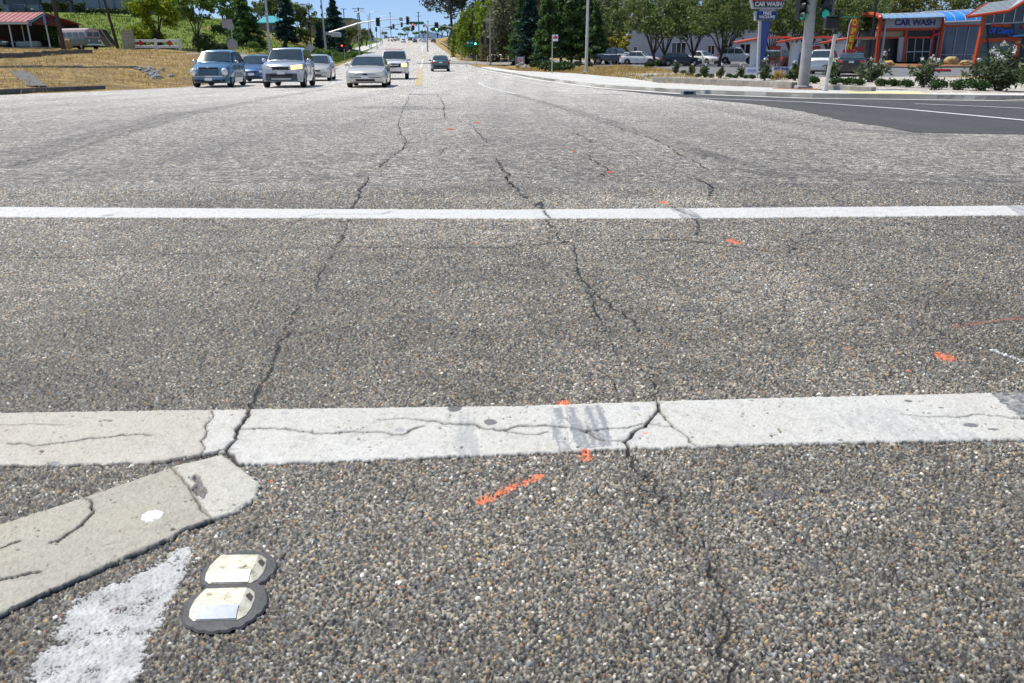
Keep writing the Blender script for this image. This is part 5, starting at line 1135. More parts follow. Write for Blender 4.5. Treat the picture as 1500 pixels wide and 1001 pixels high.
        if D.grille == 'wide': patch('grille', -.36, .36, zf-.16, zf-.05, M['blackp'], .018)
        elif D.grille == 'panel':
            patch('front_panel', -W*.33, W*.33, zf-.15, zf-.035, kw.get('panelm', M['steel']), .016); patch('badge', -.10, .10, zf-.125, zf-.06, M['black'], .03)
        else: patch('grille', -.28, .28, zf-.14, zf-.06, M['blackp'], .018)
        for s in (-1, 1):
            a, b = sorted((s*.42, s*W*.465)); patch('headlight', a, b, zf-.15, zf-.015, lm, .016)
        patch('bumper', -W*.49, W*.49, D.zb+.12, D.zb+.34, col, .045, thick=.07); patch('air_intake', -.42, .42, D.zb+.1, D.zb+.19, M['blackp'], .058)
        patch('bumper_trim', -W*.485, W*.485, D.zb+.25, D.zb+.275, M['blackp'], .053, thick=.02)
        patch('licence_plate', -.16, .16, D.zb+.2, D.zb+.33, M['signw'], .075)
    # rear
    tz_ = D.tailz
    for s in (-1, 1):
        a, b = sorted((s*W*.27, s*W*.455))
        if k in ('suv', 'truck', 'van'): a, b = sorted((s*W*.375, s*W*.455)); patch('tail_light', a, b, tz_-.28, tz_+.02, M['tail'], .014, True)
        else: patch('tail_light', a, b, tz_-.19, tz_-.05, M['tail'], .014, True)
    patch('rear_bumper', -W*.47, W*.47, D.zb+.16, D.zb+.34, col if not kw.get('darkrear') else M['blackp'], .05, True, thick=.07)
    patch('rear_plate', -.16, .16, tz_-.2, tz_-.07, M['signw'], .02, True)
    for s in (-1, 1):
        m = MB().blob((s*(W/2*.97+.10), D.yc+.32, D.belt+.09), .1, 1, .0, 2, (1.1, .6, .75)); m.tube((s*W*.46, D.yc+.36, D.belt+.02), (s*(W/2+.06), D.yc+.34, D.belt+.07), .025, n=6); m.build('wing_mirror', kw.get('mirm', col), t, True, 60)
        # door handles and a sill line
        for yy in (D.yrf+.55, D.yrf+1.4):
            if k != 'retro' and yy < D.yrr: MB().box(s*(hw(yy)+.004), yy, D.belt-.13, .03, .18, .03, 0, .008).build('door_handle', col, t)
        dl = MB()
        for yy in (D.yc+.28, D.yrf+(D.yrr-D.yrf)*D.pill[0], D.yrr-.05):
            dl.box(s*(hw(yy)-.0), yy, (D.zb+.15+D.belt-.08)/2+.02, .012, .012, D.belt-.12-D.zb-.16)
        dl.build('door_seam', M['black'], t)
        for c in D.wb: wheel(t, s*(W/2-.115), c, D.r, .22, s, kw.get('rimm', M['rim']))
    if kw.get('rack'):
        for s in (-1, 1): MB().tube((s*W*.3, D.yrf+.1, D.H+.06), (s*W*.3, D.yrr-.1, D.H+.06), .02, n=6).build('roof_rail', kw['rack'], t)
        for yy in (D.yrf+.35, D.yrr-.4): MB().tube((-W*.3, yy, D.H+.07), (W*.3, yy, D.H+.07), .018, n=6).build('roof_bar', kw['rack'], t)
    return t
def park(t, loc, rz):
    t.location = loc; t.rotation_euler = (0, 0, rz); return t
def lanepos(px, Y):
    p = at(px, Y); p.z = float(base(p.y)); return p
blue = paint('ice_blue_paint', (.08, .22, .36), .35, .3); silver = paint('silver_paint', (.50, .56, .64), .35, .3); dblue = paint('mid_blue_paint', (.07, .15, .33), .5, .3)
champ = paint('champagne_paint', (.60, .58, .52), .3, .32); gold = paint('light_gold_paint', (.66, .63, .55), .25, .33); white = paint('white_paint', (.75, .75, .74), .0, .35); dgrey = paint('dark_green_grey_paint', (.05, .12, .14), .5, .3)
blackp_ = paint('black_paint', (.012, .013, .015), .3, .25); darkb = paint('dark_blue_paint', (.02, .035, .06), .4, .3); maroon = paint('maroon_paint', (.09, .02, .02), .4, .3); wsil = paint('pale_silver_paint', (.62, .65, .68), .3, .3)
vans = dict(kind='van')
PTC = dict(L=4.29, W=1.72, H=1.60, zf=.84, zc=1.06, yc=-.98, yrf=-.36, yrr=1.25, yd=1.98, zd=1.05, belt=1.02, r=.33, wb=(-1.32, 1.28), bow=.2, kind='retro', nose=.42, pill=(.42, .85), wr=.76, tailz=1.0, zb=.19)
SUV = dict(L=4.6, W=1.85, H=1.70, zb=.26, zf=.98, zc=1.14, yc=-1.0, yrf=-.40, yrr=1.5, yd=2.12, zd=1.12, belt=1.08, r=.37, wb=(-1.38, 1.33), kind='suv', nose=.24, pill=(.36, .75), wr=.76, tailz=1.1)
SED = dict(L=4.6, W=1.76, H=1.43)
LOWS = dict(L=4.8, W=1.78, H=1.37, zf=.68, zc=.90, yc=-.95, yrf=-.15, yrr=.85, yd=1.65, zd=.95, belt=.88, grille='panel', nose=.2, bow=.2)
TRK = dict(L=4.6, W=1.75, H=1.74, zb=.36, zf=1.02, zc=1.16, yc=-.85, yrf=-.25, yrr=1.75, yd=2.15, zd=1.1, belt=1.08, r=.38, wb=(-1.35, 1.32), kind='truck', nose=.12, bow=.1, pill=(.33, .7), wr=.80, tailz=1.1)
HD = RD+.0
park(car('retro_car', 'ice blue retro hatchback with round fenders, leftmost waiting car', 'car', PTC, blue, mirm=M['chrome']), lanepos(324, 42), HD-.02)
park(car('compact_suv', 'silver blue crossover with dark lower bumper and one lit headlamp, beside the retro hatchback', 'car', SUV, silver, lampr=M['lampo'], clad=simple('grey_cladding', (.07, .08, .09), .6)), lanepos(426, 41.8), HD-.03)
park(car('parked_saloon', 'mid blue saloon waiting behind the retro hatchback and the crossover', 'car', dict(SED, H=1.42), dblue), lanepos(380, 50), HD)
park(car('parked_saloon', 'champagne silver saloon waiting behind the crossover', 'car', dict(SED, H=1.46, grille='wide'), champ), lanepos(467, 54), HD)
park(car('parked_saloon', 'light gold low saloon at the stop line with a dented black left headlamp', 'car', LOWS, gold), lanepos(542, 42), HD-.03)
park(car('offroad_wagon', 'white boxy four wheel drive with roof rack and chrome bumper behind the gold saloon', 'car', TRK, white, lampr=M['lampo'], rack=M['canred'], mirm=M['chrome']), lanepos(579, 58), HD)
# driver of the boxy wagon etc. are hidden by reflections; the green saloon drives away
park(car('driving_saloon', 'dark green grey saloon driving away up the road in the middle lane', 'car', dict(SED, H=1.42, belt=.9), dgrey, darkrear=True), lanepos(645, 87), math.pi+RD)
far_src = {}
def farcar(key, P, col, label, px, Y, rz, name='distant_car', z=None):
    if key not in far_src: far_src[key] = t = car(name, label, 'car', P, col)
    else: t = copy_tree(far_src[key]); t['label'] = label
    t['group'] = 'distant cars near the road crest'
    p = lanepos(px, Y) if z is None else at(px, Y); park(t, p, rz); return t
away = math.pi+RD
farcar('db', SED, darkb, 'distant dark car beyond the yellow lines, left one of two side by side', 601, 372, away)
farcar('db', SED, darkb, 'distant dark blue car nearest the upper end of the yellow lines', 608, 346, away)
farcar('ws', SED, wsil, 'distant white car coming down the hill in the left lanes', 591, 342, RD)
farcar('wt', TRK, white, 'distant white pickup coming over the crest, left lanes', 574, 366, RD+.5)
farcar('wt', TRK, white, 'distant white wagon right of the distant white pickup', 580, 372, RD+.4)
farcar('ws', SED, wsil, 'distant silver car in the middle lanes below the crest', 621.5, 348, away)
farcar('wt', TRK, white, 'distant white van right of the distant silver car', 628.5, 365, away)
farcar('ws', SED, wsil, 'distant pale car left of the distant silver car', 616.5, 366, away)
farcar('db', SED, darkb, 'distant dark car in the rightmost lane below the crest', 635, 350, away)
farcar('db', SED, darkb, 'distant dark car on the crest, highest in the left lanes', 565.5, 405, RD)
farcar('db', SED, darkb, 'dark blue car parked beside the road near the left crest', 538, 330, RD+1.2, z=1)
farcar('ws', SED, wsil, 'pale blue car parked beside the road near the left crest, right one', 548, 330, RD+1.2, z=1)
# car park vehicles
PK = dict(L=5.3, W=1.95, H=1.85, zb=.42, zf=1.1, zc=1.22, yc=-1.15, yrf=-.55, yrr=.55, yd=.85, zd=1.2, belt=1.16, r=.42, wb=(-1.65, 1.6), kind='truck', nose=.12, wr=.78, pill=(.5,), tailz=1.18)
park(car('pickup_truck', 'black pickup parked left of the two silver saloons', 'pickup', PK, darkb), at(900, 104), RD+.75)
park(car('parked_saloon', 'silver saloon with a low nose parked between the pickup and the white saloon', 'car', dict(SED, H=1.4), wsil), at(920, 104), RD+.95)
park(car('parked_saloon', 'white saloon parked right of the silver one, left of the first oak', 'car', dict(SED, H=1.46), white), at(938, 102), RD+1.05)
park(car('parked_saloon', 'white saloon parked between two oaks in front of the warehouse doors', 'car', dict(SED, H=1.5), white), at(1029, 108), RD+.55)
park(car('parked_suv', 'white sport utility car parked under the oaks left of the pylon sign', 'car', dict(SUV, H=1.8), white), at(1079, 104), RD+1.25)
park(car('parked_hatchback', 'black hatchback parked behind the flowering shrub left of the white saloon', 'car', dict(PTC, kind='sedan', H=1.3, belt=.85, zc=.88, zd=.88, zf=.7, tailz=.85), blackp_), at(996, 92), RD+1.4)
park(car('parked_hatchback', 'maroon hatchback seen from behind right of the pylon foot', 'car', dict(SUV, H=1.62, W=1.8), maroon), at(1144, 82), math.pi+.05)
park(car('parked_hatchback', 'pale blue car parked between the pylon and the maroon hatchback', 'car', dict(SUV, H=1.6), paint('pale_blue_paint', (.3, .5, .62), .3)), at(1130, 90), math.pi+.3)
park(car('white_wagon', 'white wagon seen from behind, right of the concrete signal pole', 'car', dict(SUV, H=1.78, W=1.9, L=4.9), white), at(1205, 68), math.pi-.42)
park(car('black_saloon', 'shiny black saloon seen from behind with one big chrome wheel showing', 'car', dict(SED, L=5, W=1.88, H=1.48, belt=1.0, zd=1.08, zf=.78, zc=1.02, tailz=1.06, yd=1.75, yrr=1.1, r=.38), blackp_, rimm=M['chrome']), at(1246, 61.5), math.pi-.38)
park(car('dark_van', 'dark minivan parked before the grey building at the top left', 'van', dict(SUV, L=4.9, W=1.9, H=1.75, yc=-1.3, yrf=-.55, yrr=2.0, yd=2.3, belt=1.0), blackp_), at(35, 165), math.pi/2-.1)
# the old camper bus by the shelter
def bus():
    t = thing('camper_bus', 'old two tone camper bus with pale top parked beside the red roofed shelter', 'van', (0, 0, 0))
    L, W, H = 4.4, 1.75, 1.95
    def ring(y, k):
        f = 1-.12*k; return [(x*f, y, z) for x, z in [(.75, .35), (.87, .5), (.88, 1.05), (.86, 1.12), (.80, 1.6), (.70, 1.86), (.45, 1.96), (0, 1.99)]]
    for nm, lo, hi, m in (('lower_body', 0, 3, M['gpanel']), ('upper_body', 3, 7, simple('pale_pink_paint', (.45, .36, .36), .6))):
        mb = MB(); R_ = []
        for y, k in ((-2.2, 1.0), (-2.1, .35), (-1.9, 0), (1.9, 0), (2.12, .35), (2.2, 1)):
            r_ = ring(y, k)[lo:hi+1]; R_.append(r_+[(-a, b, c) for a, b, c in (r_[::-1] if hi < 7 else r_[-2::-1])])
        n = len(R_[0]); mb.add([v for r_ in R_ for v in r_], [(j*n+i, j*n+i+1, (j+1)*n+i+1, (j+1)*n+i) for j in range(5) for i in range(n-1)]+[tuple(range(n)), tuple(range(5*n, 6*n))]); fixn(mb.build(nm, m, t, True, 40))
    for s in (-1, 1):
        for a, b in ((-1.95, -1.2), (-1.05, -.2), (-.05, .8), (.95, 1.7)): MB().add([(s*.872, a, 1.18), (s*.872, b, 1.18), (s*.82, b, 1.6), (s*.82, a, 1.6)], [(0, 1, 2, 3)]).build('side_window', M['glass'], t)
        for y in (-1.3, 1.3): wheel(t, s*.74, y, .32, .18, s)
    for s in (-1, 1):
        a, b = sorted((s*.05, s*.66)); MB().prism([(a, -2.225, 1.2), (b, -2.225, 1.2), (b*.95, -2.2, 1.62), (a, -2.2, 1.62)], (0, .02, 0)).build('windscreen', M['glass'], t); MB().tube((s*.55, -2.23, .82), (s*.55, -2.19, .82), .1, n=16).build('headlight', M['lamp'], t)
    MB().box(0, -2.28, .45, 1.6, .1, .14, 0, .02).build('bumper', M['signw'], t); return t
park(bus(), at(119, 91), 1.05)
# low boat shaped box and half hidden car in the shelter
def people(name, label, loc, shirt, pants, rz, h=1.75, arm=0):
    me = bpy.data.meshes.new('body'); bm = bmesh.new(); sk = bm.verts.layers.skin.verify()
    J = [((0, 0, .95), .13), ((0, 0, 1.12), .13), ((0, 0, 1.32), .165), ((0, 0, 1.47), .07), ((0, 0.0, 1.56), .065), ((0, -.01, 1.66), .095)]
    V = []
    def add(co, r_, par=None):
        v = bm.verts.new(co); v[sk].radius = (r_, r_*.8); V.append(v)
        if par is not None: bm.edges.new((V[par], v))
        return len(V)-1
    a = None; ids = []
    for co, r_ in J: a = add(co, r_, a); ids.append(a)
    for s in (-1, 1):
        i = add((s*.1, 0, .88), .1, ids[0]); i = add((s*.12, -.02, .5), .07, i); i = add((s*.13, .02, .1), .045, i); i = add((s*.14, -.14, .04), .04, i)
        i = add((s*.19, 0, 1.40), .06, ids[2]); i = add((s*.26, .02, 1.13), .045, i); i = add((s*.26-s*arm*.1, -.1-.15*arm, .92+.15*arm), .035, i); i = add((s*.25-s*arm*.12, -.14-.18*arm, .83+.15*arm), .03, i)
    for v in bm.verts: v[sk].use_root = False
    bm.verts.ensure_lookup_table(); bm.verts[0][sk].use_root = True
    bm.to_mesh(me); bm.free(); tmp = bpy.data.objects.new('tmp', me); COL.objects.link(tmp)
    tmp.modifiers.new('s', 'SKIN'); m2 = tmp.modifiers.new('b', 'SUBSURF'); m2.levels = 2; m2.render_levels = 2
    dg = bpy.context.evaluated_depsgraph_get(); dg.update(); m3 = bpy.data.meshes.new_from_object(tmp.evaluated_get(dg)); bpy.data.objects.remove(tmp)
    m3.materials.clear()
    for m_ in (M['skin'], shirt, pants, M['hair'], M['black']): m3.materials.append(m_)
    for p in m3.polygons:
        c = p.center; p.use_smooth = True
        p.material_index = 4 if c.z < .1 else 2 if (.42 < c.z < .98 and abs(c.x) < .21) else 1 if (.98 <= c.z < 1.47 and (abs(c.x) < .24 or c.z > 1.2)) else 3 if (c.z > 1.68 or (c.z > 1.6 and c.y > .02)) else 0
    o = bpy.data.objects.new(name, m3); link(o); o.location = loc; o.rotation_euler = (0, 0, rz); o.scale = [h/1.76]*3; tag(o, label, 'person'); return o
people('person', 'person in navy shirt and dark shorts standing in the open car wash bay', at(1300, 104), M['navy'], M['shorts'], .3, 1.8, 1)
people('person', 'person in a pale shirt standing left of the one in navy in the open bay', at(1294, 104.5), M['shirtw'], M['shorts'], -.8, 1.7)
# ------------------------------------------------------------------ signals, poles and signs
def lens(parent, x, y, z, r, m):
    o = MB().tube((x, y, z), (x, y-.03, z), r, r*.9, 16).build('lens', m, parent)
    n = 12; vs = []; 
    for i in range(n+1):
        a = -.35+ (math.pi+.7)*i/n; vs += [(x+math.cos(a)*r*1.12, y, z+math.sin(a)*r*1.12), (x+math.cos(a)*r*1.08, y-.22, z+math.sin(a)*r*1.08-.02)]
    MB().add(vs, [(2*i, 2*i+1, 2*i+3, 2*i+2) for i in range(n)]).build('visor', M['black'], parent)
def head(parent, x, y, z, rz=0, lit=None, plate=True, s=1.0):
    """three lens signal head, front is -Y before rz"""
    h = bpy.data.objects.new('signal_head', None); link(h, parent); h.location = (x, y, z); h.rotation_euler = (0, 0, rz); h.scale = (s, s, s); h.empty_display_size = .1
    MB().box(0, 0, 0, .34, .22, 1.05, 0, .03).build('housing', M['black'], h)
    if plate: MB().box(0, .06, 0, .62, .012, 1.32, 0).build('backplate', M['blackp'], h)
    for i, dz in enumerate((.35, 0, -.35)):
        m = M['lensoff']
        if lit == 'green' and i == 2: m = M['greenl']
        if lit == 'teal' and i == 2: m = M['tealens']
        if lit == 'red' and i == 0: m = M['redl']
        lens(h, 0, -.11, dz, .145, m)
    return h
def text(s, size, m, parent, loc, rot=(math.pi/2, 0, 0), ext=.01, align='CENTER', name='lettering', bold=0, shear=0, sp=1.0):
    c = bpy.data.curves.new('t', 'FONT'); c.body = s; c.size = size; c.extrude = ext; c.align_x = align; c.align_y = 'CENTER'; c.offset = bold; c.shear = shear; c.space_character = sp; c.resolution_u = 3
    tmp = bpy.data.objects.new('t', c); COL.objects.link(tmp); dg = bpy.context.evaluated_depsgraph_get(); dg.update(); me = bpy.data.meshes.new_from_object(tmp.evaluated_get(dg)); bpy.data.objects.remove(tmp)
    me.materials.clear(); me.materials.append(m); o = bpy.data.objects.new(name, me); link(o, parent); o.location = loc; o.rotation_euler = rot; return o
# near right signal pole with its mast arm above the frame
p = ray(1176, 131); t = thing('signal_pole', 'thick grey signal pole at the right corner with a long mast arm over the road', 'traffic signal', p)
MB().path([(0, 0, 0), (0, 0, 4), (0, 0, 7.4)], [.19, .15, .11], 20).build('pole', M['polec'], t, True); MB().box(0, 0, .06, .5, .5, .16, 0, .04).build('base', M['polec'], t)
ax = -16.8; MB().path([(0, 0, 6.6), (-3, .0, 6.95), (ax, .2, 7.25)], [.17, .14, .09], 14).build('mast_arm', M['steel'], t, True)
for x in (ax+.4, -10.0): head(t, x, .15, 7.0, math.pi)
head(t, -.33, .05, z_ := zat(p.y, 9)-p.z, .5, 'teal', False, .85); head(t, .52, -.1, zat(p.y, 4)-p.z, -.6, 'teal', False, 1.0)
lp = bpy.data.objects['signal_head']
MB().tube((-.42, .05, z_), (0, .05, z_), .03).build('bracket', M['black'], t); MB().tube((.46, -.1, z_), (0, 0, z_), .03).build('bracket', M['black'], t)
p = ray(1208, 137); t = thing('pedestrian_signal', 'pale post with a black box shaped pedestrian signal right of the thick signal pole', 'pedestrian signal', p)
zz = lambda y: zat(p.y, y)-p.z; dx_ = .15
MB().path([(0, 0, 0), (dx_*.8, 0, zz(50))], .055, 14).build('post', M['polew'], t, True); MB().tube((0, 0, 0), (0, 0, .14), .12, .09, 14).build('base', M['polew'], t)
MB().path([(dx_*.8, 0, zz(50)), (dx_*1.1, 0, zz(15))], .048, 12).build('upper_post', M['blackp'], t, True)
MB().box(-.06, -.08, zz(34), .42, .2, zz(25)-zz(43), .1, .03).build('signal_box', M['black'], t); MB().box(-.06, -.2, zz(24.6), .44, .1, .03, .1).build('hood', M['black'], t)
MB().path([(-.12, 0, zz(23.5)), (.75, 0, zz(25))], .014, 8).build('cross_arm', M['tealg'], t); MB().path([(.0, .0, zz(14.5)), (.35, 0, zz(14.5))], .025, 8).build('cap', M['blackp'], t)
MB().box(.05, -.07, .95, .11, .05, .26, 0, .01).build('push_button_box', M['steel'], t)
# tall silver light pole and black lamp post
def lightpole(name, label, px, Y, h, r0, r1, m, arm=None, seg=14):
    p = at(px, Y); t = thing(name, label, 'lamp post', p); MB().path([(0, 0, -.1), (0, 0, h*.5), (0, 0, h)], [r0, (r0+r1)/2, r1], seg).build('pole', m, t, True); MB().box(0, 0, .08, r0*3.4, r0*3.4, .2, 0, .02).build('base', m, t)
    if arm is not None:
        MB().path([(0, 0, h-.1), (arm*.5, 0, h+.35), (arm, 0, h+.45)], [.05, .04, .035], 8).build('arm', m, t, True); MB().box(arm+(.25 if arm > 0 else -.25), 0, h+.43, .6, .24, .12, 0, .04).build('lamp_head', m, t)
    return t
lightpole('light_pole', 'tall pale silver light pole at the edge of the right pavement', 858.5, 73, 9, .13, .085, M['polew'], -2)
lightpole('light_pole', 'black lamp post leaning past the left end of the car wash', 1271, 76, 8, .1, .08, M['black'], 1.2)
lightpole('light_pole', 'tall plain grey pole on the left slope foot, above the crossover', 397, 88, 9.5, .12, .09, M['steel'], 2.4)
t = lightpole('street_lamp', 'thin grey street lamp with a black signal head, left of the left signal pole', 457.5, 118, 6.4, .1, .07, M['blackp'], -.5); head(t, .0, -.15, 4.3, 0, None, False, 1.0)
t = lightpole('light_pole', 'grey pole carrying three black signal heads and lamps before the willows', 718.5, 122, 7.0, .12, .09, M['polec'], -.5)
MB().path([(0, 0, 5.3), (-.25, 0, 5.9), (-.5, 0, 5.95)], .05, 8).build('arm', M['steel'], t, True); head(t, -.75, -.1, zat(122, 38)-t.location.z, 0, None, False, .9); head(t, -1.15, -.1, zat(122, 58)-t.location.z, .3, None, False, .9); head(t, -.3, -.1, zat(122, 60)-t.location.z, -.4, None, False, .85)
# left signal pole with mast arm
Y = 145; p = at(478, Y); t = thing('signal_pole', 'tall grey pole at the far left corner carrying the rising mast arm', 'traffic signal', p)
q0 = PT(478, 48, Y)-p; top = zat(Y, -6)-p.z; MB().path([(0, 0, -.1), (-.12, 0, top*.5), (-.3, 0, top)], [.17, .13, .1], 12).build('pole', M['steel'], t, True)
pts = [PT(477, 49, Y)-p, PT(500, 42, Y)-p, PT(525, 34, Y)-p, PT(552, 29.5, Y)-p, PT(575, 27.8, Y)-p, PT(598, 27, Y)-p]
MB().path(pts, [.15, .13, .11, .09, .07, .06], 10).build('mast_arm', M['steel'], t, True); MB().box(pts[0].x+.6, -.05, pts[0].z+.05, 1.2, .5, .45, 0, .05).build('arm_bracket', M['steel'], t)
a = PT(553.5, 32, Y)-p; head(t, a.x, -.2, a.z, 0, None, True, .95); a = PT(597.5, 30, Y)-p; head(t, a.x, -.2, a.z, .9, None, True, .95)
a = PT(587.5, 28, Y)-p; MB().box(a.x, -.1, a.z, .52, .03, .52, 0).build('sign_plate', M['signb'], t)
for z in (zat(Y, 10)-p.z, zat(Y, 22)-p.z): MB().box(-.35, -.1, z, .12, .2, .5).build('equipment_box', M['blackp'], t)
# far right signal pole with the big green street sign
def mast(label, px, Y, pyb, pts, heads, sign=None, group=None, r=.13, signs=(), pole=None):
    p = at(px, Y); t = thing('signal_pole', label, 'traffic signal', p, group=group); L = [PT(x, y, Y)-p for x, y in pts]
    MB().path([Vector((0, 0, -.1)), Vector((0, 0, L[0].z*.6))]+L, [r*1.1, r]+[r*(1-.5*i/len(L)) for i in range(len(L))], 8).build('mast_arm', M['steel'], t, True)
    for x, y, rz, lit, s in heads: a = PT(x, y, Y)-p; head(t, a.x, -.15*s, a.z, rz, lit, True, s)
    for x0, y0, x1, y1, m in signs:
        a, b = PT(x0, y0, Y)-p, PT(x1, y1, Y)-p; MB().box((a.x+b.x)/2, -.12, (a.z+b.z)/2, b.x-a.x, .04, a.z-b.z).build('sign_plate', M[m], t)
    return t
mast('curved far signal arm holding the big green street sign and red lights', 626.5, 215, 57, [(626.3, 42), (624, 37), (620, 34.5), (600, 33.5), (585, 35), (560, 41)], [(605, 38.5, 0, 'red', 1.15), (609.5, 36, 0, 'red', .45), (621, 37, 0, 'red', .6), (588.5, 36, 0, None, .8), (576.5, 38.5, 0, None, .8)], signs=[(600, 31.5, 621, 35.5, 'signg'), (568, 39, 572, 41, 'signb')], r=.16)
t_ = mast('slim far pole before the tall pines with a green signal over the right lane', 676.5, 150, 88, [(677, 46), (660, 39), (645, 37.5), (627, 37)], [(639.5, 39, 0, 'green', 1.05), (677.6, 59.5, 0, 'green', .85)], r=.09, signs=[])
q = at(676.5, 150); 
t = t_; a, b = PT(661, 46, 150)-q, PT(676.5, 50, 150)-q; MB().box((a.x+b.x)/2, -.1, (a.z+b.z)/2, b.x-a.x, .04, a.z-b.z).build('street_name_sign', M['signg'], t); text('Hilltop Dr' if 0 else '', .3, M['signw'], t, (0, 0, 0)) if 0 else None
MB().path([(0, 0, 0), (0, 0, zat(150, 28)-q.z)], .07, 8).build('pole', M['steel'], t, True)
p = at(693, 146); t = thing('signal_pole', 'dark pole with green directional sign and green signal above the guard rail', 'traffic signal', p)
MB().path([(0, 0, -.1), (0, 0, zat(146, 16)-p.z)], .1, 8).build('pole', M['woodp'], t, True); MB().box(.3, 0, zat(146, 33.5)-p.z, .6, .1, .15).build('lamp_head', M['polew'], t)
a, b = PT(682, 59, 146)-p, PT(694.5, 69, 146)-p; sg = MB().box((a.x+b.x)/2, -.2, (a.z+b.z)/2, b.x-a.x, .05, a.z-b.z, 0).build('direction_sign', M['signg'], t)
MB().box((a.x+b.x)/2-.3, -.235, (a.z*.65+b.z*.35), .32, .01, .28, 0).build('route_shield', M['signw'], t); MB().box((a.x+b.x)/2+.25, -.235, (a.z*.65+b.z*.35), .4, .01, .12, 0).build('sign_text_bar', M['signw'], t)
a = PT(696.5, 60.5, 146)-p; head(t, a.x, -.25, a.z, 0, 'green', True, 1.0)
MB().path([PT(699, 66, 146)-p, PT(707, 73, 146)-p], .08, 6).build('brace', M['blackp'], t)
p = at(707.5, 140); t = thing('signal_pole', 'short dark post with black signal head left of the grey lamp pole by willows', 'traffic signal', p); MB().path([(0, 0, 0), (0, 0, zat(140, 55)-p.z)], .08, 8).build('pole', M['blackp'], t, True); head(t, 0, -.15, zat(140, 60)-p.z, 0, None, False, .9)
# further masts up the hill
mast('thin far signal arm with small dark heads just above the crest, left', 560, 330, 58, [(560, 44), (575, 42), (592, 42.5)], [(573, 40, 0, None, 1.1)], r=.12, signs=[(579, 41.5, 583, 43.5, 'signb'), (589, 42, 592, 44, 'signg')])
def utility(label, px, Y, pt, arms, r=.15, lean=0, m='woodp', group=None, name='utility_pole', w=1.3):
    p = at(px, Y); t = thing(name, label, 'utility pole', p, group=group); H = zat(Y, pt)-p.z; MB().path([(0, 0, -.2), (lean, 0, H)], [r*1.15, r*.85], 8).build('pole', M[m], t, True)
    for i, (f, wd) in enumerate(arms):
        MB().box(lean*f, -.15, H*f, wd, .12, .14).build('cross_arm', M[m], t)
        ins = MB(); [ins.tube((lean*f+x, -.15, H*f+.07), (lean*f+x, -.15, H*f+.3), .06, .04, 6) for x in (-wd*.46, -wd*.25, wd*.25, wd*.46)]; ins.build('insulators', M['steel'], t)
    return t
utility('wooden pole right of the red roofed shelter, nearest of the left bank poles', 94, 86, -20, [], .2, -.35)
utility('dark leaning wooden pole beside the grey and yellow sign board', 173.5, 96, -14, [], .15, -.9)
utility('slim wooden pole against the grey building, left of its portal', 44, 150, -25, [], .08, -.6)
utility('utility pole with double cross arms against the sky, tallest above the left verge', 530.5, 260, 11, [(.97, 3.4), (.9, 2.6)], .2, -.6)
utility('utility pole with one cross arm left of the double armed pole', 505.5, 290, 12.5, [(.985, 1.8)], .15, 0)
utility('small utility pole with one cross arm above the green trimmed building', 480, 300, 19.5, [(.98, 1.6)], .13, 0)
utility('utility pole with cross arms behind the green street sign', 614, 420, 17, [(.97, 1.6), (.84, 2.6)], .2)
utility('thin pole with a small box on top above the near mast arm', 573, 400, 18, [(.97, .8)], .12)
utility('thin pole with a small top fitting right of the green street sign', 627.5, 430, 30, [(.95, .8)], .12)
for lab, px, Y, pt, arm in (('thin street lamp left of the double armed utility pole', 526, 235, 18, 1.5), ('street lamp right of the double armed utility pole', 544, 270, 18, 2.4), ('thin street lamp close left of the one beyond the utility pole', 541.5, 250, 21.5, .0), ('far street lamp with a long arm to the right under the sky', 558, 300, 24, 4.2)):
    p = at(px, Y); t = thing('street_lamp', lab, 'lamp post', p); H = zat(Y, pt)-p.z; MB().path([(0, 0, -.1), (0, 0, H)], .1, 8).build('pole', M['steel'], t, True)
    if arm: MB().path([(0, 0, H), (arm*.5, 0, H+.25), (arm, 0, H+.2)], .06, 6).build('arm', M['steel'], t, True); MB().box(arm+.2, 0, H+.18, .6, .2, .12, 0, .03).build('lamp_head', M['polew'], t)
for lab, px, Y, pt in (('dark equipment cabinet post near the left crest, left one', 543.8, 240, 43), ('dark equipment cabinet post near the left crest, right one', 552.5, 240, 41)):
    p = at(px, Y); t = thing('signal_post', lab, 'traffic signal', p); H = zat(Y, pt)-p.z; MB().path([(0, 0, 0), (0, 0, H)], .09, 8).build('pole', M['polec'], t, True); head(t, 0, -.15, H-.3, .6, None, False, 1.1)
def signpost(name, label, px, Y, pt, pb, wd, m, shape='rect', post='steel', hh=None, lean=0, off=0, cat='sign'):
    """pt, pb: photo rows of the top and bottom of the plate"""
    p = at(px, Y); t = thing(name, label, cat, p); zt, zb_ = zat(Y, pt)-p.z, zat(Y, pb)-p.z; MB().path([(0, 0, -.1), (0, 0, zt)], .04, 8).build('post', M[post], t, True)
    c = (zt+zb_)/2; h = (zt-zb_)/2
    q = {'rect': [(-wd/2, -h), (wd/2, -h), (wd/2, h), (-wd/2, h)], 'diamond': [(0, -h), (h, 0), (0, h), (-h, 0)], 'oct': [(-h*.42, -h), (h*.42, -h), (h, -h*.42), (h, h*.42), (h*.42, h), (-h*.42, h), (-h, h*.42), (-h, -h*.42)]}[shape]
    MB().prism([(x+off, -.06, c+z) for x, z in q], (0, .02, 0)).build('plate', M[m], t); return t, zt, zb_
t, a, b = signpost('bus_stop_sign', 'white and dark red stop sign plate on a thin post by the right pavement', 808.5, 70, 50.5, 60, .42, 'signw', off=.22)
MB().box(.22, -.075, a-.22, .34, .01, .16).build('red_band', M['signr'], t); MB().tube((.22, -.085, a-.11), (.22, -.07, a-.11), .06, n=14).build('emblem', M['signr'], t)
t, a, b = signpost('no_parking_sign', 'square white sign with a crossed red ring on the ditch fence', 762, 92, 83.2, 91, .55, 'signw')
mb = MB(); c = (a+b)/2
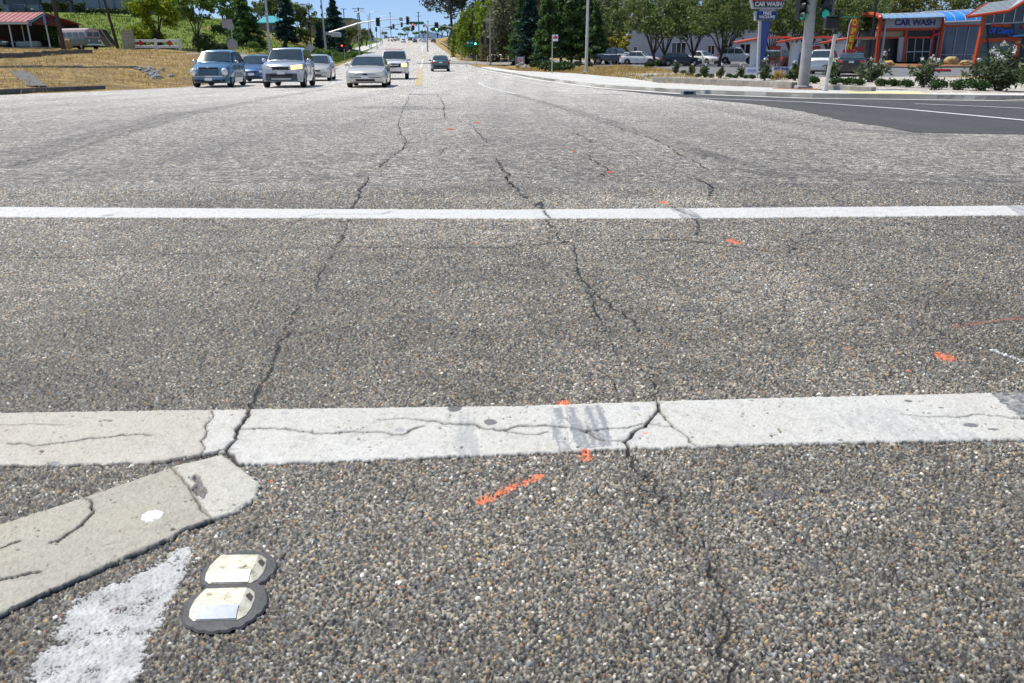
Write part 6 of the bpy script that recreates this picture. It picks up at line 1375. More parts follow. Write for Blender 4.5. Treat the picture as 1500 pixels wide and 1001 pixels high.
for i in range(16): A, B = 2*math.pi*i/16, 2*math.pi*(i+1)/16; mb.tube((.17*math.cos(A), -.075, c+.17*math.sin(A)), (.17*math.cos(B), -.075, c+.17*math.sin(B)), .025, n=5)
mb.tube((-.12, -.075, c+.12), (.12, -.075, c-.12), .022, n=5); mb.build('red_ring', M['signr'], t); MB().box(-.02, -.07, c, .06, .01, .2).build('arrow', M['black'], t)
signpost('diamond_sign', 'grey back of a diamond sign standing by the left slope foot', 456, 112, 62, 77, .5, 'signb', 'diamond')
t, a, b = signpost('traffic_sign', 'tall thin post with the grey backs of two signs above the blue retro car', 343, 84, 28, 41, .95, 'signb', 'rect', off=-.3); MB().box(-.02, -.08, (zat(84, 34)+zat(84, 43))/2-t.location.z, .6, .03, .5, .6).build('plate', M['signb'], t)
z0_, z1_ = zat(84, 57)-t.location.z, zat(84, 73)-t.location.z; q_ = []; hh_ = (z0_-z1_)/2; MB().prism([(x*hh_, -.1, (z0_+z1_)/2+z*hh_) for x, z in [(-.42, -1), (.42, -1), (1, -.42), (1, .42), (.42, 1), (-.42, 1), (-1, .42), (-1, -.42)]], (0, .03, 0)).build('octagon_plate', M['signb'], t)
t, a, b = signpost('push_button_post', 'short pedestrian push button post with a small red light beside the left footpath', 505.5, 128, 66, 71, .4, 'blackp'); MB().box(.35, -.05, b+.1, .4, .3, .5, 0, .03).build('control_box', M['blackp'], t); MB().tube((-.28, -.1, a-.05), (-.28, -.16, a-.05), .1, n=10).build('red_light', M['redl'], t)
signpost('marker_post', 'thin grey marker post on the green slope right of the left signal pole', 487.5, 120, 76, 80, .15, 'signb')
signpost('street_post', 'thin tall grey post on the left verge between path and kerb', 527, 135, 21, 26, .12, 'signb')
# board sign left of the barrier
p = at(190, 90); t = thing('notice_board', 'grey and yellow board with faded rows of letters left of the white rail barrier', 'sign', p)
for x in (-.45, .35): MB().box(x, 0, 1.0, .1, .08, 2.1).build('post', M['polew'], t)
MB().box(0, -.06, .95, 1.2, .04, 1.7, 0).build('board', simple('faded_olive_board', (.28, .28, .18), .8), t)
for i, z in enumerate((1.6, 1.3, 1.0, .7)): MB().box(0, -.085, z, 1.15, .01, .1).build('letter_row', M['signb'], t)
# white rail barrier
p = at(236, 91); t = thing('rail_barrier', 'white two rail road barrier with dark red diamonds on the dry bank', 'barrier', p, .05)
for i, x in enumerate((-2.7, -.45, 1.9)): MB().box(x, 0, .55, .26, .14, 1.15, 0, .01).build('post', M['signw'], t)
for z in (.93, .38): MB().box(-.4, -.03, z, 4.7, .08, .24, 0, .01).build('rail', M['signw'], t)
for x in (-1.9, .95): MB().prism([(x-.3, -.1, .72), (x, -.1, .42), (x+.3, -.1, .72), (x, -.1, 1.02)], (0, .02, 0)).build('diamond_reflector', M['signr'], t)
# guard rail
gpts = [(8.6-RD*Y, Y) for Y in (330, 290, 250, 215, 185, 168)]+[(10.0-RD*160, 160), (12.5-RD*154, 154), (17.5-RD*150, 150), (23-RD*150, 150)]
t = thing('guard_rail', 'long galvanised guard rail curving from the crest into the side street', 'guard rail', (0, 0, 0)); rb_ = MB(); po = MB()
for (x0, y0), (x1, y1) in zip(gpts, gpts[1:]):
    z0, z1 = gz(x0, y0), gz(x1, y1); a, b = Vector((x0, y0, z0)), Vector((x1, y1, z1))
    for dz, r_ in ((.68, .085), (.52, .085)): rb_.tube(a+Vector((0, 0, dz)), b+Vector((0, 0, dz)), r_, n=6)
    n = max(1, int((b-a).length/4))
    for i in range(n): c = a.lerp(b, i/n); MB().box(c.x+.15, c.y+.1, c.z+.3, .16, .18, .85).build('post', M['woodp'], t)
rb_.build('rail', M['polew'], t)
for lab, px, Y in (('small pale utility box on the guard rail end', 728, 148), ('grey utility box hung on the guard rail', 691, 148)):
    p = at(px, Y); o = MB().box(0, 0, .55, .95, .4, .5, 0, .03).build('utility_box', M['polew'] if px > 700 else M['steel']); o.location = p; tag(o, lab, 'utility box')
# chain link fence posts round the ditch
for i, (lab, px, Y) in enumerate((('ditch fence post nearest the road edge', 683.5, 108), ('second ditch fence post from the road edge', 698, 112), ('third ditch fence post, below the grey lamp pole', 714.5, 100), ('fourth ditch fence post, right of the grey lamp pole', 734, 108), ('fence post directly left of the no parking sign', 756, 93), ('fence post directly right of the no parking sign', 767.5, 93), ('fence post behind the riprap rocks', 745, 112))):
    p = at(px, Y); o = MB().tube((0, 0, -.1), (0, 0, 1.3), .035, n=8).build('fence_post', M['polew'], None); o.location = p; tag(o, lab, 'fence post', 'posts of the ditch fence')
# ------------------------------------------------------------------ buildings
def frontbox(name, m, parent, px0, py0, px1, py1, Y, dep, org, ybot=None):
    a, b = PT(px0, py0, Y)-org, PT(px1, py1, Y)-org; return MB().box((a.x+b.x)/2, dep/2+a.y, (a.z+b.z)/2, b.x-a.x, dep, a.z-b.z).build(name, m, parent)
def quadp(name, m, parent, pts, Y, dep, org):
    return fixn(MB().prism([PT(x, y, Y if not isinstance(Y, list) else Y[i])-org for i, (x, y) in enumerate(pts)], (0, dep, 0)).build(name, m, parent))
# shelter with red roof
Y = 93; o = at(45, Y); t = thing('open_shelter', 'open shelter with red metal roof and white posts on the left bank', 'shelter', o)
zE, zR = zat(Y, 33)-o.z, zat(Y+4, 20)-o.z; xr = PT(44, 33, Y).x-o.x; x0 = xr-9
fixn(MB().prism([(x0, -.3, zE), (xr, -.3, zE), (xr+.25, 2.6, zR), (x0, 2.6, zR)], (0, 0, .09)).build('roof', M['redroof'], t)); fixn(MB().prism([(x0, 2.6, zR), (xr+.25, 2.6, zR), (xr+2.7, 5.6, zE-.1), (x0, 5.6, zE-.1)], (0, 0, .09)).build('roof', M['redroof'], t))
rl = MB(); [rl.tube((x0+i*.55, -.3, zE+.11), (x0+i*.55+.12, 2.6, zR+.11), .025, n=4) for i in range(17)]; rl.build('roof_rib', M['redroof'], t)
MB().box((x0+xr)/2, -.32, zE-.06, 9, .06, .2).build('fascia', M['polew'], t)
# gable end faces the road on the right
g0, g1, g2 = PT(44, 34, Y)-o, PT(66, 22, Y)-o, PT(92, 39, Y)-o
fixn(MB().prism([g0+Vector((0, 0, -.05)), g1, g2, PT(66, 37, Y)-o], (0, .15, 0)).build('gable', simple('dark_red_gable', (.10, .02, .02), .7), t))
MB().path([g0+Vector((0, -.1, 0)), g1+Vector((0, -.1, .08))], .07, 5).build('gable_trim', M['teal'], t); MB().path([g1+Vector((0, -.1, .08)), g2+Vector((0, -.1, 0))], .07, 5).build('gable_trim', M['black'], t)
for x, y, x2, y2 in ((41, 29, 48, 37.5), (63, 19.5, 69.5, 35.5)): a, b = PT(x, y, Y)-o, PT(x2, y2, Y)-o; MB().box((a.x+b.x)/2, -.16, (a.z+b.z)/2, b.x-a.x, .06, a.z-b.z, 0, .02).build('blue_panel', simple('faded_blue_board', (.16, .22, .34), .7), t)
for x in (13, 40, 67): a = PT(x, 36, Y)-o; b = PT(x+7, 70, Y)-o; MB().tube((a.x, 0, a.z), (b.x, 0, -.1), .075, n=8).build('post', M['polew'], t)
for x in (16,): a = PT(x, 36, Y)-o; b = PT(x+7, 70, Y)-o; MB().tube((a.x, 2, a.z), (b.x, 2, -.1), .05, n=8).build('post', M['polew'], t)
MB().box(xr-3.2, 5.4, zE/2, 11, .12, zE-.1).build('back_wall', simple('dark_brown_boards', (.035, .03, .022), .9), t); MB().box((x0+xr)/2+1.0, -.2, .05, 11, .5, .24).build('floor_edge', M['conc2'], t)
p = at(43, 94.5); o = MB().box(0, 0, .42, 2.1, 1.0, .62, .1, .12).build('storage_chest', simple('green_grey_tarp', (.35, .40, .33), .6)); MB(); o.location = p; tag(o, 'pale green covered chest standing inside the red roofed shelter', 'chest')
park(car('covered_car', 'dark car nose half hidden inside the left end of the shelter', 'car', dict(SED, H=1.35), paint('dull_green_paint', (.08, .11, .09))), at(-8, 95), 1.3)
p = at(99, 88.5); o = MB().blob((0, 0, .45), .55, 3, .7, 2, (.8, .5, 1)).build('brush_pile', simple('dry_brush', (.4, .24, .14), .9, bump=.1, bscale=8)); o.location = p; tag(o, 'heap of reddish dry brush at the front of the camper bus', 'brush pile')
# awning behind the bus
o = at(140, 98); t = thing('awning_tent', 'brown awning tent with pale poles behind the camper bus', 'tent', o)
a, b, c_2, d_ = PT(93, 42, 98)-o, PT(137, 43, 98)-o, PT(157, 70, 98)-o, PT(145, 70, 98)-o
fixn(MB().prism([a, b, b+Vector((.3, 3, .0)), a+Vector((.3, 3, 0))], (0, 0, .1)).build('top', simple('cream_canvas', (.5, .46, .3), .8), t)); fixn(MB().prism([b, c_2, c_2+Vector((0, 3, 0)), b+Vector((0, 3, 0))], (.06, 0, 0)).build('side', simple('brown_canvas', (.07, .05, .035), .9), t))
for q in (b, b+Vector((.8, -.1, 0))): MB().tube(q, (q.x+1.1, q.y, 0), .05, n=6).build('tent_pole', M['beige'], t)
fixn(MB().prism([PT(96, 45, 99)-o, PT(140, 46, 99)-o, PT(140, 70, 99)-o, PT(96, 70, 99)-o], (0, .1, 0)).build('back', M['dpanel'], t))
# grey building at the top left
Y = 180; o = at(80, Y); t = thing('grey_building', 'large flat grey building filling the top left corner', 'building', o)
a, b = PT(-160, 20, Y)-o, PT(214, 20, Y)-o; MB().box((a.x+b.x)/2, 12, 5, b.x-a.x, 24, 11.5).build('wall', M['greywall'], t); MB().box((a.x+b.x)/2, 12, 10.9, b.x-a.x+.6, 24.6, .5).build('roof', M['darkc'], t)
for x in range(-30, 214, 22):
    q = PT(x, 10, Y)-o; MB().box(q.x, -.03, 5, .08, .1, 11).build('wall_joint', M['dpanel'], t)
for x0, x1, y0, y1 in ((82, 108, 1.5, 19), (5, 60, -6, 6)):
    a, b = PT(x0, y0, Y)-o, PT(x1, y1, Y)-o; f = MB().box((a.x+b.x)/2, -.05, (a.z+b.z)/2, b.x-a.x, .14, a.z-b.z).build('window', M['glassd'], t)
    MB().box((a.x+b.x)/2, -.1, a.z+.05, b.x-a.x+.3, .3, .2).build('frame', M['black'], f); MB().box(a.x, -.1, (a.z+b.z)/2, .25, .3, a.z-b.z).build('frame', M['black'], f); MB().box(b.x, -.1, (a.z+b.z)/2, .25, .3, a.z-b.z).build('frame', M['black'], f)
# teal roofed hut
Y = 165; o = at(392, Y); o.z = zat(Y, 46); t = thing('teal_roof_hut', 'tan hut with a teal pitched roof on top of the left slope', 'building', o)
a, b = PT(376, 33, Y)-o, PT(408, 45, Y)-o; MB().box((a.x+b.x)/2, 2.6, a.z/2-.5, b.x-a.x, 5, a.z+1).build('wall', M['tan'], t); w2 = (b.x-a.x)/2+.7; mz = a.z
fixn(MB().add([(a.x-.7, -.6, mz), (b.x+.7, -.6, mz), (b.x+.7, 5.8, mz), (a.x-.7, 5.8, mz), (a.x+1.3, 2.6, mz+1.25), (b.x-1.3, 2.6, mz+1.25), (a.x-.7, -.6, mz-.2), (b.x+.7, -.6, mz-.2), (b.x+.7, 5.8, mz-.2), (a.x-.7, 5.8, mz-.2)], [(0, 1, 5, 4), (1, 2, 5), (2, 3, 4, 5), (3, 0, 4), (6, 9, 8, 7), (0, 6, 7, 1), (1, 7, 8, 2), (2, 8, 9, 3), (3, 9, 6, 0)]).build('roof', M['teal'], t))
q = PT(397, 40, Y)-o; MB().box(q.x, .07, q.z, 1.2, .1, .7).build('window', M['glassd'], t)
Y = 195; o = at(480, Y); o.z = zat(Y, 46); t = thing('green_trim_building', 'brown building with a bright green roof trim behind the tall dark spruce', 'building', o)
a, b = PT(446, 28, Y)-o, PT(515, 44, Y)-o; MB().box((a.x+b.x)/2, 6, a.z/2-1, b.x-a.x, 12, a.z+2).build('wall', M['tan'], t); MB().box((a.x+b.x)/2, 6, a.z+.12, b.x-a.x+.5, 12.5, .26).build('roof_trim', M['tealg'], t)
for x in (455, 463, 503): q = PT(x, 36, Y)-o; MB().box(q.x, -.02, q.z, 1.0, .1, .7).build('window', M['glassd'], t)
p = at(484, 150); o = MB().box(0, 0, .9, 1.5, 1.2, .7, 0, .05).build('utility_shed', M['lightgrey']); o.location = (p.x, p.y+6, zat(156, 47)-1.3); tag(o, 'pale grey box roof peeking out behind the left signal pole bracket', 'shed')
# warehouse
Y = 150; o = at(1000, Y); t = thing('warehouse', 'long pale blue grey warehouse behind the oaks', 'building', o)
a, b = PT(921, 31, Y)-o, PT(1420, 31, Y)-o; z1 = a.z; MB().box((a.x+b.x)/2, 10, z1/2-.5, b.x-a.x, 20, z1+1).build('wall', M['palewall'], t); MB().box((a.x+b.x)/2, 10, z1+.1, b.x-a.x+.3, 20.3, .2).build('roof_trim', M['canred'], t)
jn = [MB().box((PT(x, 50, Y)-o).x, -.01, z1/2, .05, .04, z1-.1).build('wall_joint', M['steel'], t) for x in range(945, 1400, 24)]
def win(x0, y0, x1, y1, nm='window', mull=0):
    a, b = PT(x0, y0, Y)-o, PT(x1, y1, Y)-o; f = MB().box((a.x+b.x)/2, -.03, (a.z+b.z)/2, b.x-a.x, .1, a.z-b.z).build(nm, M['glassd'], t)
    MB().box((a.x+b.x)/2, -.1, a.z, b.x-a.x+.1, .08, .1).build('frame', M['signw'], f); MB().box((a.x+b.x)/2, -.12, b.z+.03, b.x-a.x+.1, .12, .08).build('sill', M['signw'], f)
    for i in range(mull+2): x = a.x+(b.x-a.x)*i/(mull+1); MB().box(x, -.1, (a.z+b.z)/2, .09, .08, a.z-b.z).build('mullion', M['signw'], f)
win(928, 68, 933, 79); win(984, 62, 1004, 80, 'door', 2); win(1037, 66, 1046, 80, mull=1); win(1060, 66, 1066, 80); win(1084, 64, 1098, 80, 'door', 1); win(1170, 62, 1184, 76, mull=1)
Y2 = 152; oo = Vector((PT(998, 28, Y2).x, Y2, o.z+z1+.2)); t2 = thing('roof_sign', 'small red white and blue striped sign on the warehouse roof', 'sign', oo)
for i, (m, w_) in enumerate((('signr', 3.0), ('signw', 3.0), ('blueroof', 2.6))): MB().box(0, 0, 1.15-.38*i, w_, .2, .34, 0, .03).build('stripe', M[m], t2)
for x in (-1, 1): MB().box(x, 0, .1, .08, .08, .5).build('leg', M['steel'], t2)
# pylon sign
p = at(1112, 70); Y = 70; t = thing('pylon_sign', 'tall blue pylon sign reading CAR WASH above FREE VACUUMS', 'sign', p)
quadp('pylon_post', M['polew'], t, [(1109.5, 101), (1114, 101), (1118, 30), (1112.5, 30)], Y, .35, p); quadp('pylon_face', M['bluegrey'], t, [(1113, 101), (1117.5, 101), (1129, 30), (1116, 30)], Y-.03, .3, p)
fb = quadp('lower_board', M['signblue'], t, [(1109, 16), (1138, 16.5), (1137.5, 28), (1108.5, 28)], Y-.25, .4, p); quadp('board_side', M['lightgrey'], t, [(1106, 16), (1109, 16), (1108.5, 30), (1106, 30)], Y-.2, .35, p)
quadp('upper_board', M['lightgrey'], t, [(1099.5, -4), (1151, -4), (1145.5, 12.5), (1103, 12.5)], Y-.3, .5, p); quadp('upper_panel', M['dpanel'], t, [(1103, 1.4), (1148, 1.4), (1144.5, 10.5), (1105, 10.5)], Y-.33, .05, p)
quadp('red_band', M['signr'], t, [(1101, -4), (1150, -4), (1148.5, 1.0), (1102.5, 1.0)], Y-.34, .05, p); quadp('neck', M['steel'], t, [(1114, 12), (1136, 12), (1136, 17), (1114, 17)], Y-.05, .25, p)
def lab(s, px, py, Y, hpx, wpx, m, t, o, bold=.0, dy=0, shear=0, sp=1.0, rz=0):
    q = PT(px, py, Y)-o; s1 = F/depth(Y, q.z+o.z); ob = text(s, hpx/s1*1.38, m, t, (q.x, q.y+dy, q.z), (math.pi/2, 0, rz), .015, bold=bold, shear=shear, sp=sp)
    w_ = ob.dimensions.x if ob.dimensions.x > 0 else 1; xs = [v.co.x for v in ob.data.vertices]; w_ = max(xs)-min(xs); k = (wpx/s1)/w_
    for v in ob.data.vertices: v.co.x *= k
    return ob
lab('CAR WASH', 1125.5, 6, Y-.36, 6.2, 39, M['signw'], t, p, .012); lab('FREE', 1124, 19.3, Y-.28, 4.2, 12, M['signw'], t, p, .01); lab('VACUUMS', 1123.5, 24.6, Y-.28, 4.0, 23.5, M['signw'], t, p, .01)
# vacuum bays
def bay(label, px, Y, hpx=35, group='vacuum bays with red roofs'):
    p = at(px, Y); t = thing('vacuum_bay', label, 'vacuum station', p, 0, group); H = zat(Y, 58)-p.z
    MB().path([(0, 0, 0), (.1, 0, H*.9)], [.42, .5], 12).build('pillar', M['signw'], t, True); MB().box(0, 0, .1, 1.3, .9, .25, 0, .04).build('plinth', M['canred'], t)
    fixn(MB().grid(lambda u, v: (-1.9+4.6*u, -1.2+2.4*v, H*.93+.45*math.sin(u*math.pi*.62)), 10, 2).build('canopy_top', M['canred'], t, True)); fixn(MB().grid(lambda u, v: (-1.85+4.5*u, -1.15+2.3*v, H*.93-.16+.45*math.sin(u*math.pi*.62)), 10, 2).build('canopy_underside', M['lightgrey'], t, True))
    fixn(MB().grid(lambda u, v: (-1.9+4.6*u, -1.2, H*.93-.16+.16*v+.45*math.sin(u*math.pi*.62)), 10, 1).build('canopy_edge', M['canred'], t)); MB().box(1.6, -.3, H*.74, .9, .1, .32, 0, .03).build('price_sign', M['signr'], t)
    MB().tube((1.6, -.3, H*.9), (1.6, -.3, H*1.05), .03, n=6).build('hanger', M['steel'], t)
    MB().box(.62, -.35, .75, .42, .4, 1.5, 0, .06).build('vacuum_unit', M['signblue'], t); MB().tube((.62, -.35, 1.5), (.62, -.35, 1.85), .18, .12, 12).build('vacuum_dome', M['signw'], t)
    MB().path([(.8, -.55, 1.3), (1.1, -.7, .9), (1.0, -.75, .3), (.7, -.7, .2)], .04, 6).build('hose', M['black'], t); return t
b0 = bay('leftmost vacuum bay with white pillar, behind the pylon sign', 1104, 78)
for lab_, px, Y in (('second vacuum bay from the left, beside the concrete signal pole', 1161, 77), ('third vacuum bay from the left, behind the pedestrian signal', 1224, 76)):
    c = copy_tree(b0); c['label'] = lab_; c.location = at(px, Y)
# white banner with blue letters
p = at(1146, 51); t = thing('banner_sign', 'low white banner with blue grey letters at the back of the gravel bed', 'banner', p)
a, b = PT(1131, 97.5, 51)-p, PT(1159, 112, 51)-p; MB().box((a.x+b.x)/2, 0, (a.z+b.z)/2, b.x-a.x, .04, a.z-b.z).build('banner_cloth', M['signw'], t)
for x in (a.x, b.x): MB().tube((x, 0, 0), (x, 0, a.z+.05), .03, n=6).build('stake', M['steel'], t)
lab('FREE WASH', 1145, 101, 50.95, 4.5, 22, M['bluegrey'], t, p, .01); lab('CLUB', 1150, 108, 50.95, 4.5, 14, simple('pale_blue_print', (.3, .35, .7), .6), t, p, .01)
p = at(1100, 52); t = thing('banner_sign', 'white banner with faint blue print left of the pylon foot', 'banner', p); a, b = PT(1092, 98.5, 52)-p, PT(1110, 111, 52)-p; MB().box((a.x+b.x)/2, 0, (a.z+b.z)/2, b.x-a.x, .04, a.z-b.z).build('banner_cloth', M['signw'], t); lab('WASH', 1101, 104, 51.95, 5, 14, simple('faint_blue_print', (.35, .42, .72), .6), t, p, .01, shear=.3)
for x in (a.x, b.x): MB().tube((x, 0, 0), (x, 0, a.z+.05), .03, n=6).build('stake', M['steel'], t)
# feather flag
Y = 64; p = at(1238, Y); t = thing('feather_flag', 'orange feather flag with yellow letters OPEN near the black saloon', 'flag', p)
quadp('flag_cloth', M['cone'] if 0 else simple('flag_orange', (.62, .10, .035), .7), t, [(1239, 73), (1247, 73.5), (1258, 40), (1258.5, 31), (1254, 26.5), (1248, 28.5), (1244, 37)], Y, .03, p); MB().path([PT(1238.5, 100, Y)-p, PT(1239, 73, Y)-p, PT(1244, 37, Y)-p, PT(1248, 28, Y)-p], .025, 6).build('flag_pole', M['signw'], t)
fy = simple('flag_yellow', (.85, .65, .03), .6)
for s, x, y in (('O', 1252, 33), ('P', 1250, 45.5), ('E', 1247, 57), ('N', 1244.5, 68)): lab(s, x, y, Y-.03, 8.0, 6.5, fy, t, p, .02)
# red menu board and cones in the lot
p = at(1240, 73); t = thing('menu_board', 'dark red board on a post left of the feather flag', 'sign', p); MB().box(0, 0, 1.45, 1.0, .15, .8, 0, .03).build('board', M['signr'], t); MB().box(0, 0, .5, .1, .1, 1.2).build('post', M['black'], t)
def cone(label, px, Y):
    p = at(px, Y); t = thing('traffic_cone', label, 'traffic cone', p, 0, 'traffic cones in the lot'); MB().tube((0, 0, .03), (0, 0, .95), .2, .04, 14).build('cone_body', M['cone'], t, True); MB().box(0, 0, .02, .45, .45, .05, 0, .01).build('base', M['black'], t); MB().tube((0, 0, .55), (0, 0, .75), .113, .078, 14, False).build('white_band', M['signw'], t)
cone('orange cone left of the black lamp post behind the black saloon', 1250, 78); cone('orange cone with a white band just left of the black lamp post', 1263, 78)
p = at(1219.5, 60); o = MB().box(0, 0, .62, .42, .3, 1.25, 0, .04).build('yellow_bollard', M['yel']); o.location = p; tag(o, 'yellow box shaped bollard behind the pedestrian post', 'bollard')
p = at(1200, 90); o = MB().tube((0, 0, 0), (0, 0, 1.4), .12, n=10).build('yellow_bollard', M['yel']); o.location = p; tag(o, 'thin yellow bollard behind the white wagon', 'bollard')
# car wash building
Y = 106; o = at(1365, Y); o.z = zat(Y, 91); t = thing('car_wash_building', 'car wash hall with blue barrel roof, orange red steel and a CAR WASH sign', 'building', o)
def Q(name, m, pts, y=Y, dep=.2, parent=t, org=o): return quadp(name, M[m], parent, pts, y, dep, org)
Q('sign_band', 'lightgrey', [(1299, 27), (1384, 24.5), (1383, 40), (1298, 41)]); Q('canopy_beam', 'orangered', [(1298, 41), (1384, 40), (1384, 43.5), (1283, 45)], Y-.05, .3)
lab('CAR WASH', 1340.5, 33, Y-.05, 8.2, 59, M['signblue'], t, o, .03)
# barrel roof
M['palebluer'] = simple('pale_blue_polycarbonate', (.22, .42, .66), .25, 0, .15, .6, coat=.5)
def barrel(nm, m, xa, xb, ya, yb, y0, dep, rise):
    a, b = PT(xa, ya, y0)-o, PT(xb, yb, y0)-o
    def f(u, v): x = a.x+(b.x-a.x)*u; z = a.z+(b.z-a.z)*u; an = math.pi*v; return (x, a.y+dep*(1-math.cos(an))/2, z+rise*math.sin(an))
    return MB().grid(f, 10, 12).build(nm, M[m], t, True, 60), f
r1, f1 = barrel('roof', 'palebluer', 1290, 1384, 27, 24.5, Y-1.0, 9, .6); r2, f2 = barrel('roof', 'blueroof', 1384, 1446, 31, 28.5, Y-1.2, 10, 1.25)
for f, n in ((f1, 8), (f2, 4)):
    for i in range(n+1): mb = MB(); mb.path([Vector(f(i/n, v/10))+Vector((0, 0, .03)) for v in range(11)], .05, 5); mb.build('roof_seam', M['lightgrey'], t)
e = MB(); e.path([Vector(f1(0, v/10)) for v in range(11)], .28, 8); e.build('roof_end', M['orangered'], t, True); e = MB().path([Vector(f2(u/6, 0))+Vector((0, -.02, -.1)) for u in range(7)], .1, 6); e.build('eave', M['lightgrey'], t)
# left open bay: slanted steel, beige siding
Q('steel_post', 'orangered', [(1282, 91), (1286, 91), (1293, 28), (1289, 28)], Y-.4, .35); Q('steel_post', 'lightgrey', [(1289, 91), (1292, 91), (1300, 27), (1298, 27)], Y-.5, .2)
Q('siding', 'beige', [(1287, 31), (1298, 31), (1296, 41), (1285, 42)], Y+.4, .2); Q('siding', 'beige', [(1284, 46), (1326, 45), (1323, 54), (1283, 55)], Y+.4, .2)
for y in (36, 42): Q('siding_rail', 'orangered', [(1286, y), (1298, y-.3), (1298, y+1.2), (1286, y+1.5)], Y+.3, .12)
Q('lower_beam', 'orangered', [(1283, 54.5), (1324, 53.5), (1324, 56), (1283, 57)], Y+.2, .25)
Q('side_wall', 'lightgrey', [(1294, 56), (1320, 55), (1320, 78), (1292, 78)], Y+9, .2); Q('pillar', 'lightgrey', [(1315, 90), (1321, 90), (1325, 54), (1318, 54)], Y-.1, .35)
# centre entrance
Q('steel_post', 'orangered', [(1322, 91), (1325, 91), (1330, 43), (1326.5, 43)], Y-.2, .3)
Q('dark_panel', 'dpanel', [(1329, 43.5), (1366, 43), (1366, 53), (1328.5, 53.5)], Y, .15); Q('crossbeam', 'orangered', [(1327.5, 53.5), (1368, 53), (1368, 56), (1327, 56)], Y-.15, .25)
Q('entrance_glass', 'glassd', [(1326, 90), (1360, 90), (1364, 56), (1329, 56)], Y+.15, .1)
for x0, x1 in ((1326.5, 1329.5), (1338, 1341), (1349.5, 1352.5), (1360, 1364)): Q('mullion', 'lightgrey', [(x0, 90), (x0+1, 90), (x1+1, 56), (x1, 56)], Y+.0, .12)
Q('transom', 'lightgrey', [(1327, 75), (1362, 74.5), (1362, 76), (1327, 76.5)], Y-.02, .12); Q('door_panel', 'glassd', [(1362, 90), (1371, 90), (1376, 42), (1367, 43)], Y+.1, .1); Q('door_frame', 'signr', [(1361, 90), (1363, 90), (1370, 43), (1367, 43)], Y-.05, .2); Q('door_frame', 'lightgrey', [(1369, 90), (1371, 90), (1378, 45), (1376, 45)], Y-.05, .2); Q('door_canopy', 'signr', [(1366, 51), (1378, 46), (1378, 49), (1366, 54)], Y-.5, .8)
Q('steel_post', 'orangered', [(1372, 91), (1376, 91), (1386, 28), (1383, 24.5)], Y-.4, .5)
# showroom glass
Q('showroom_glass', 'glassb', [(1375, 88), (1436, 88), (1440, 38), (1384, 39.5)], Y+.1, .1); Q('glass_header', 'orangered', [(1384, 36.5), (1440, 35), (1440, 38), (1384, 39.5)], Y-.1, .25); Q('eave_band', 'lightgrey', [(1385, 31), (1442, 30), (1442, 35), (1385, 36.5)], Y-.2, .3)
for x0, x1 in ((1376, 1384.5), (1394, 1402), (1411, 1420), (1432, 1439)): Q('mullion', 'lightgrey', [(x0, 88), (x0+1, 88), (x1+1, 38), (x1, 38)], Y-.02, .14)
for y in (79.5, 87.5): Q('transom', 'lightgrey', [(1376, y), (1436, y-.3), (1436, y+.8), (1376, y+1)], Y-.04, .14)
MB().box((PT(1362, 60, Y)-o).x, 5.6, 1.9, (PT(1440, 60, Y)-PT(1330, 60, Y)).x, 9.6, 3.8).build('inner_wall', M['dpanel'], t)
# planted strip before it
mp_ = [tuple((at(x, yy))[:2]) for x, yy in ((1290, 88), (1430, 88), (1432, 101), (1287, 101))]; struct(drape('planter_bed', mp_, .1, M['mulch'], 3))
kerbp = [tuple((at(x, 87))[:2]) for x in (1284, 1432)]; struct(fixn(kerbline(MB(), kerbp, .2, .2, 1, zf=gz).build('kerb', M['conc2'])))
# tower
Y = 84; o = at(1455, Y); t = thing('car_wash_tower', 'green grey gabled tower with slanted orange red steel frame at the right edge', 'building', o)
def Q2(name, m, pts, y=Y, dep=.2): return quadp(name, M[m], t, pts, y, dep, o)
fixn(MB().prism([PT(x, y, Y)-o for x, y in [(1426, 108), (1600, 108), (1600, 10), (1443, 22)]], (4.2, 7, 0)).build('front_wall', M['gpanel'], t)); Q2('slanted_post', 'orangered', [(1423.5, 109), (1427.5, 109), (1446, 21), (1442, 21)], Y-.25, .4)
Q2('roof', 'stripe', [(1417, 22.5), (1478, 13), (1508, -1), (1600, -45), (1560, -50), (1494, -2), (1442, 4.5)], [Y-1.6, Y-1.6, Y-1.6, Y-1.6, Y+2, Y+2, Y+2], .12) if 0 else None
ra, rb2, rc, rd2 = PT(1416, 23, Y-1.5)-o, PT(1477, 14, Y-1.5)-o, PT(1492, -1.5, Y+3)-o, PT(1446, 4, Y+3)-o
fixn(MB().add([ra, rb2, rc, rd2]+[v-Vector((0, 0, .15)) for v in (ra, rb2, rc, rd2)], [(0, 1, 2, 3), (7, 6, 5, 4), (0, 4, 5, 1), (1, 5, 6, 2), (2, 6, 7, 3), (3, 7, 4, 0)]).build('roof', M['stripe'], t))
rx, ry = PT(1600, -60, Y-1.5)-o, PT(1600, -75, Y+3)-o
fixn(MB().add([rb2, rx, ry, rc]+[v-Vector((0, 0, .15)) for v in (rb2, rx, ry, rc)], [(0, 1, 2, 3), (7, 6, 5, 4), (0, 4, 5, 1), (1, 5, 6, 2), (2, 6, 7, 3), (3, 7, 4, 0)]).build('roof', M['stripe'], t))
for i in range(1, 8): f = i/8; MB().path([ra.lerp(rd2, f)+Vector((0, 0, .04)), rb2.lerp(rc, f)+Vector((0, 0, .02))], .022, 4).build('roof_rib', M['dpanel'], t)
MB().path([ra+Vector((0, -.05, -.1)), rb2+Vector((0, -.05, -.12)), rx+Vector((0, -.05, -.1))], .16, 6).build('fascia', M['orangered'], t); MB().path([ra, rd2], .1, 6).build('verge', M['orangered'], t)
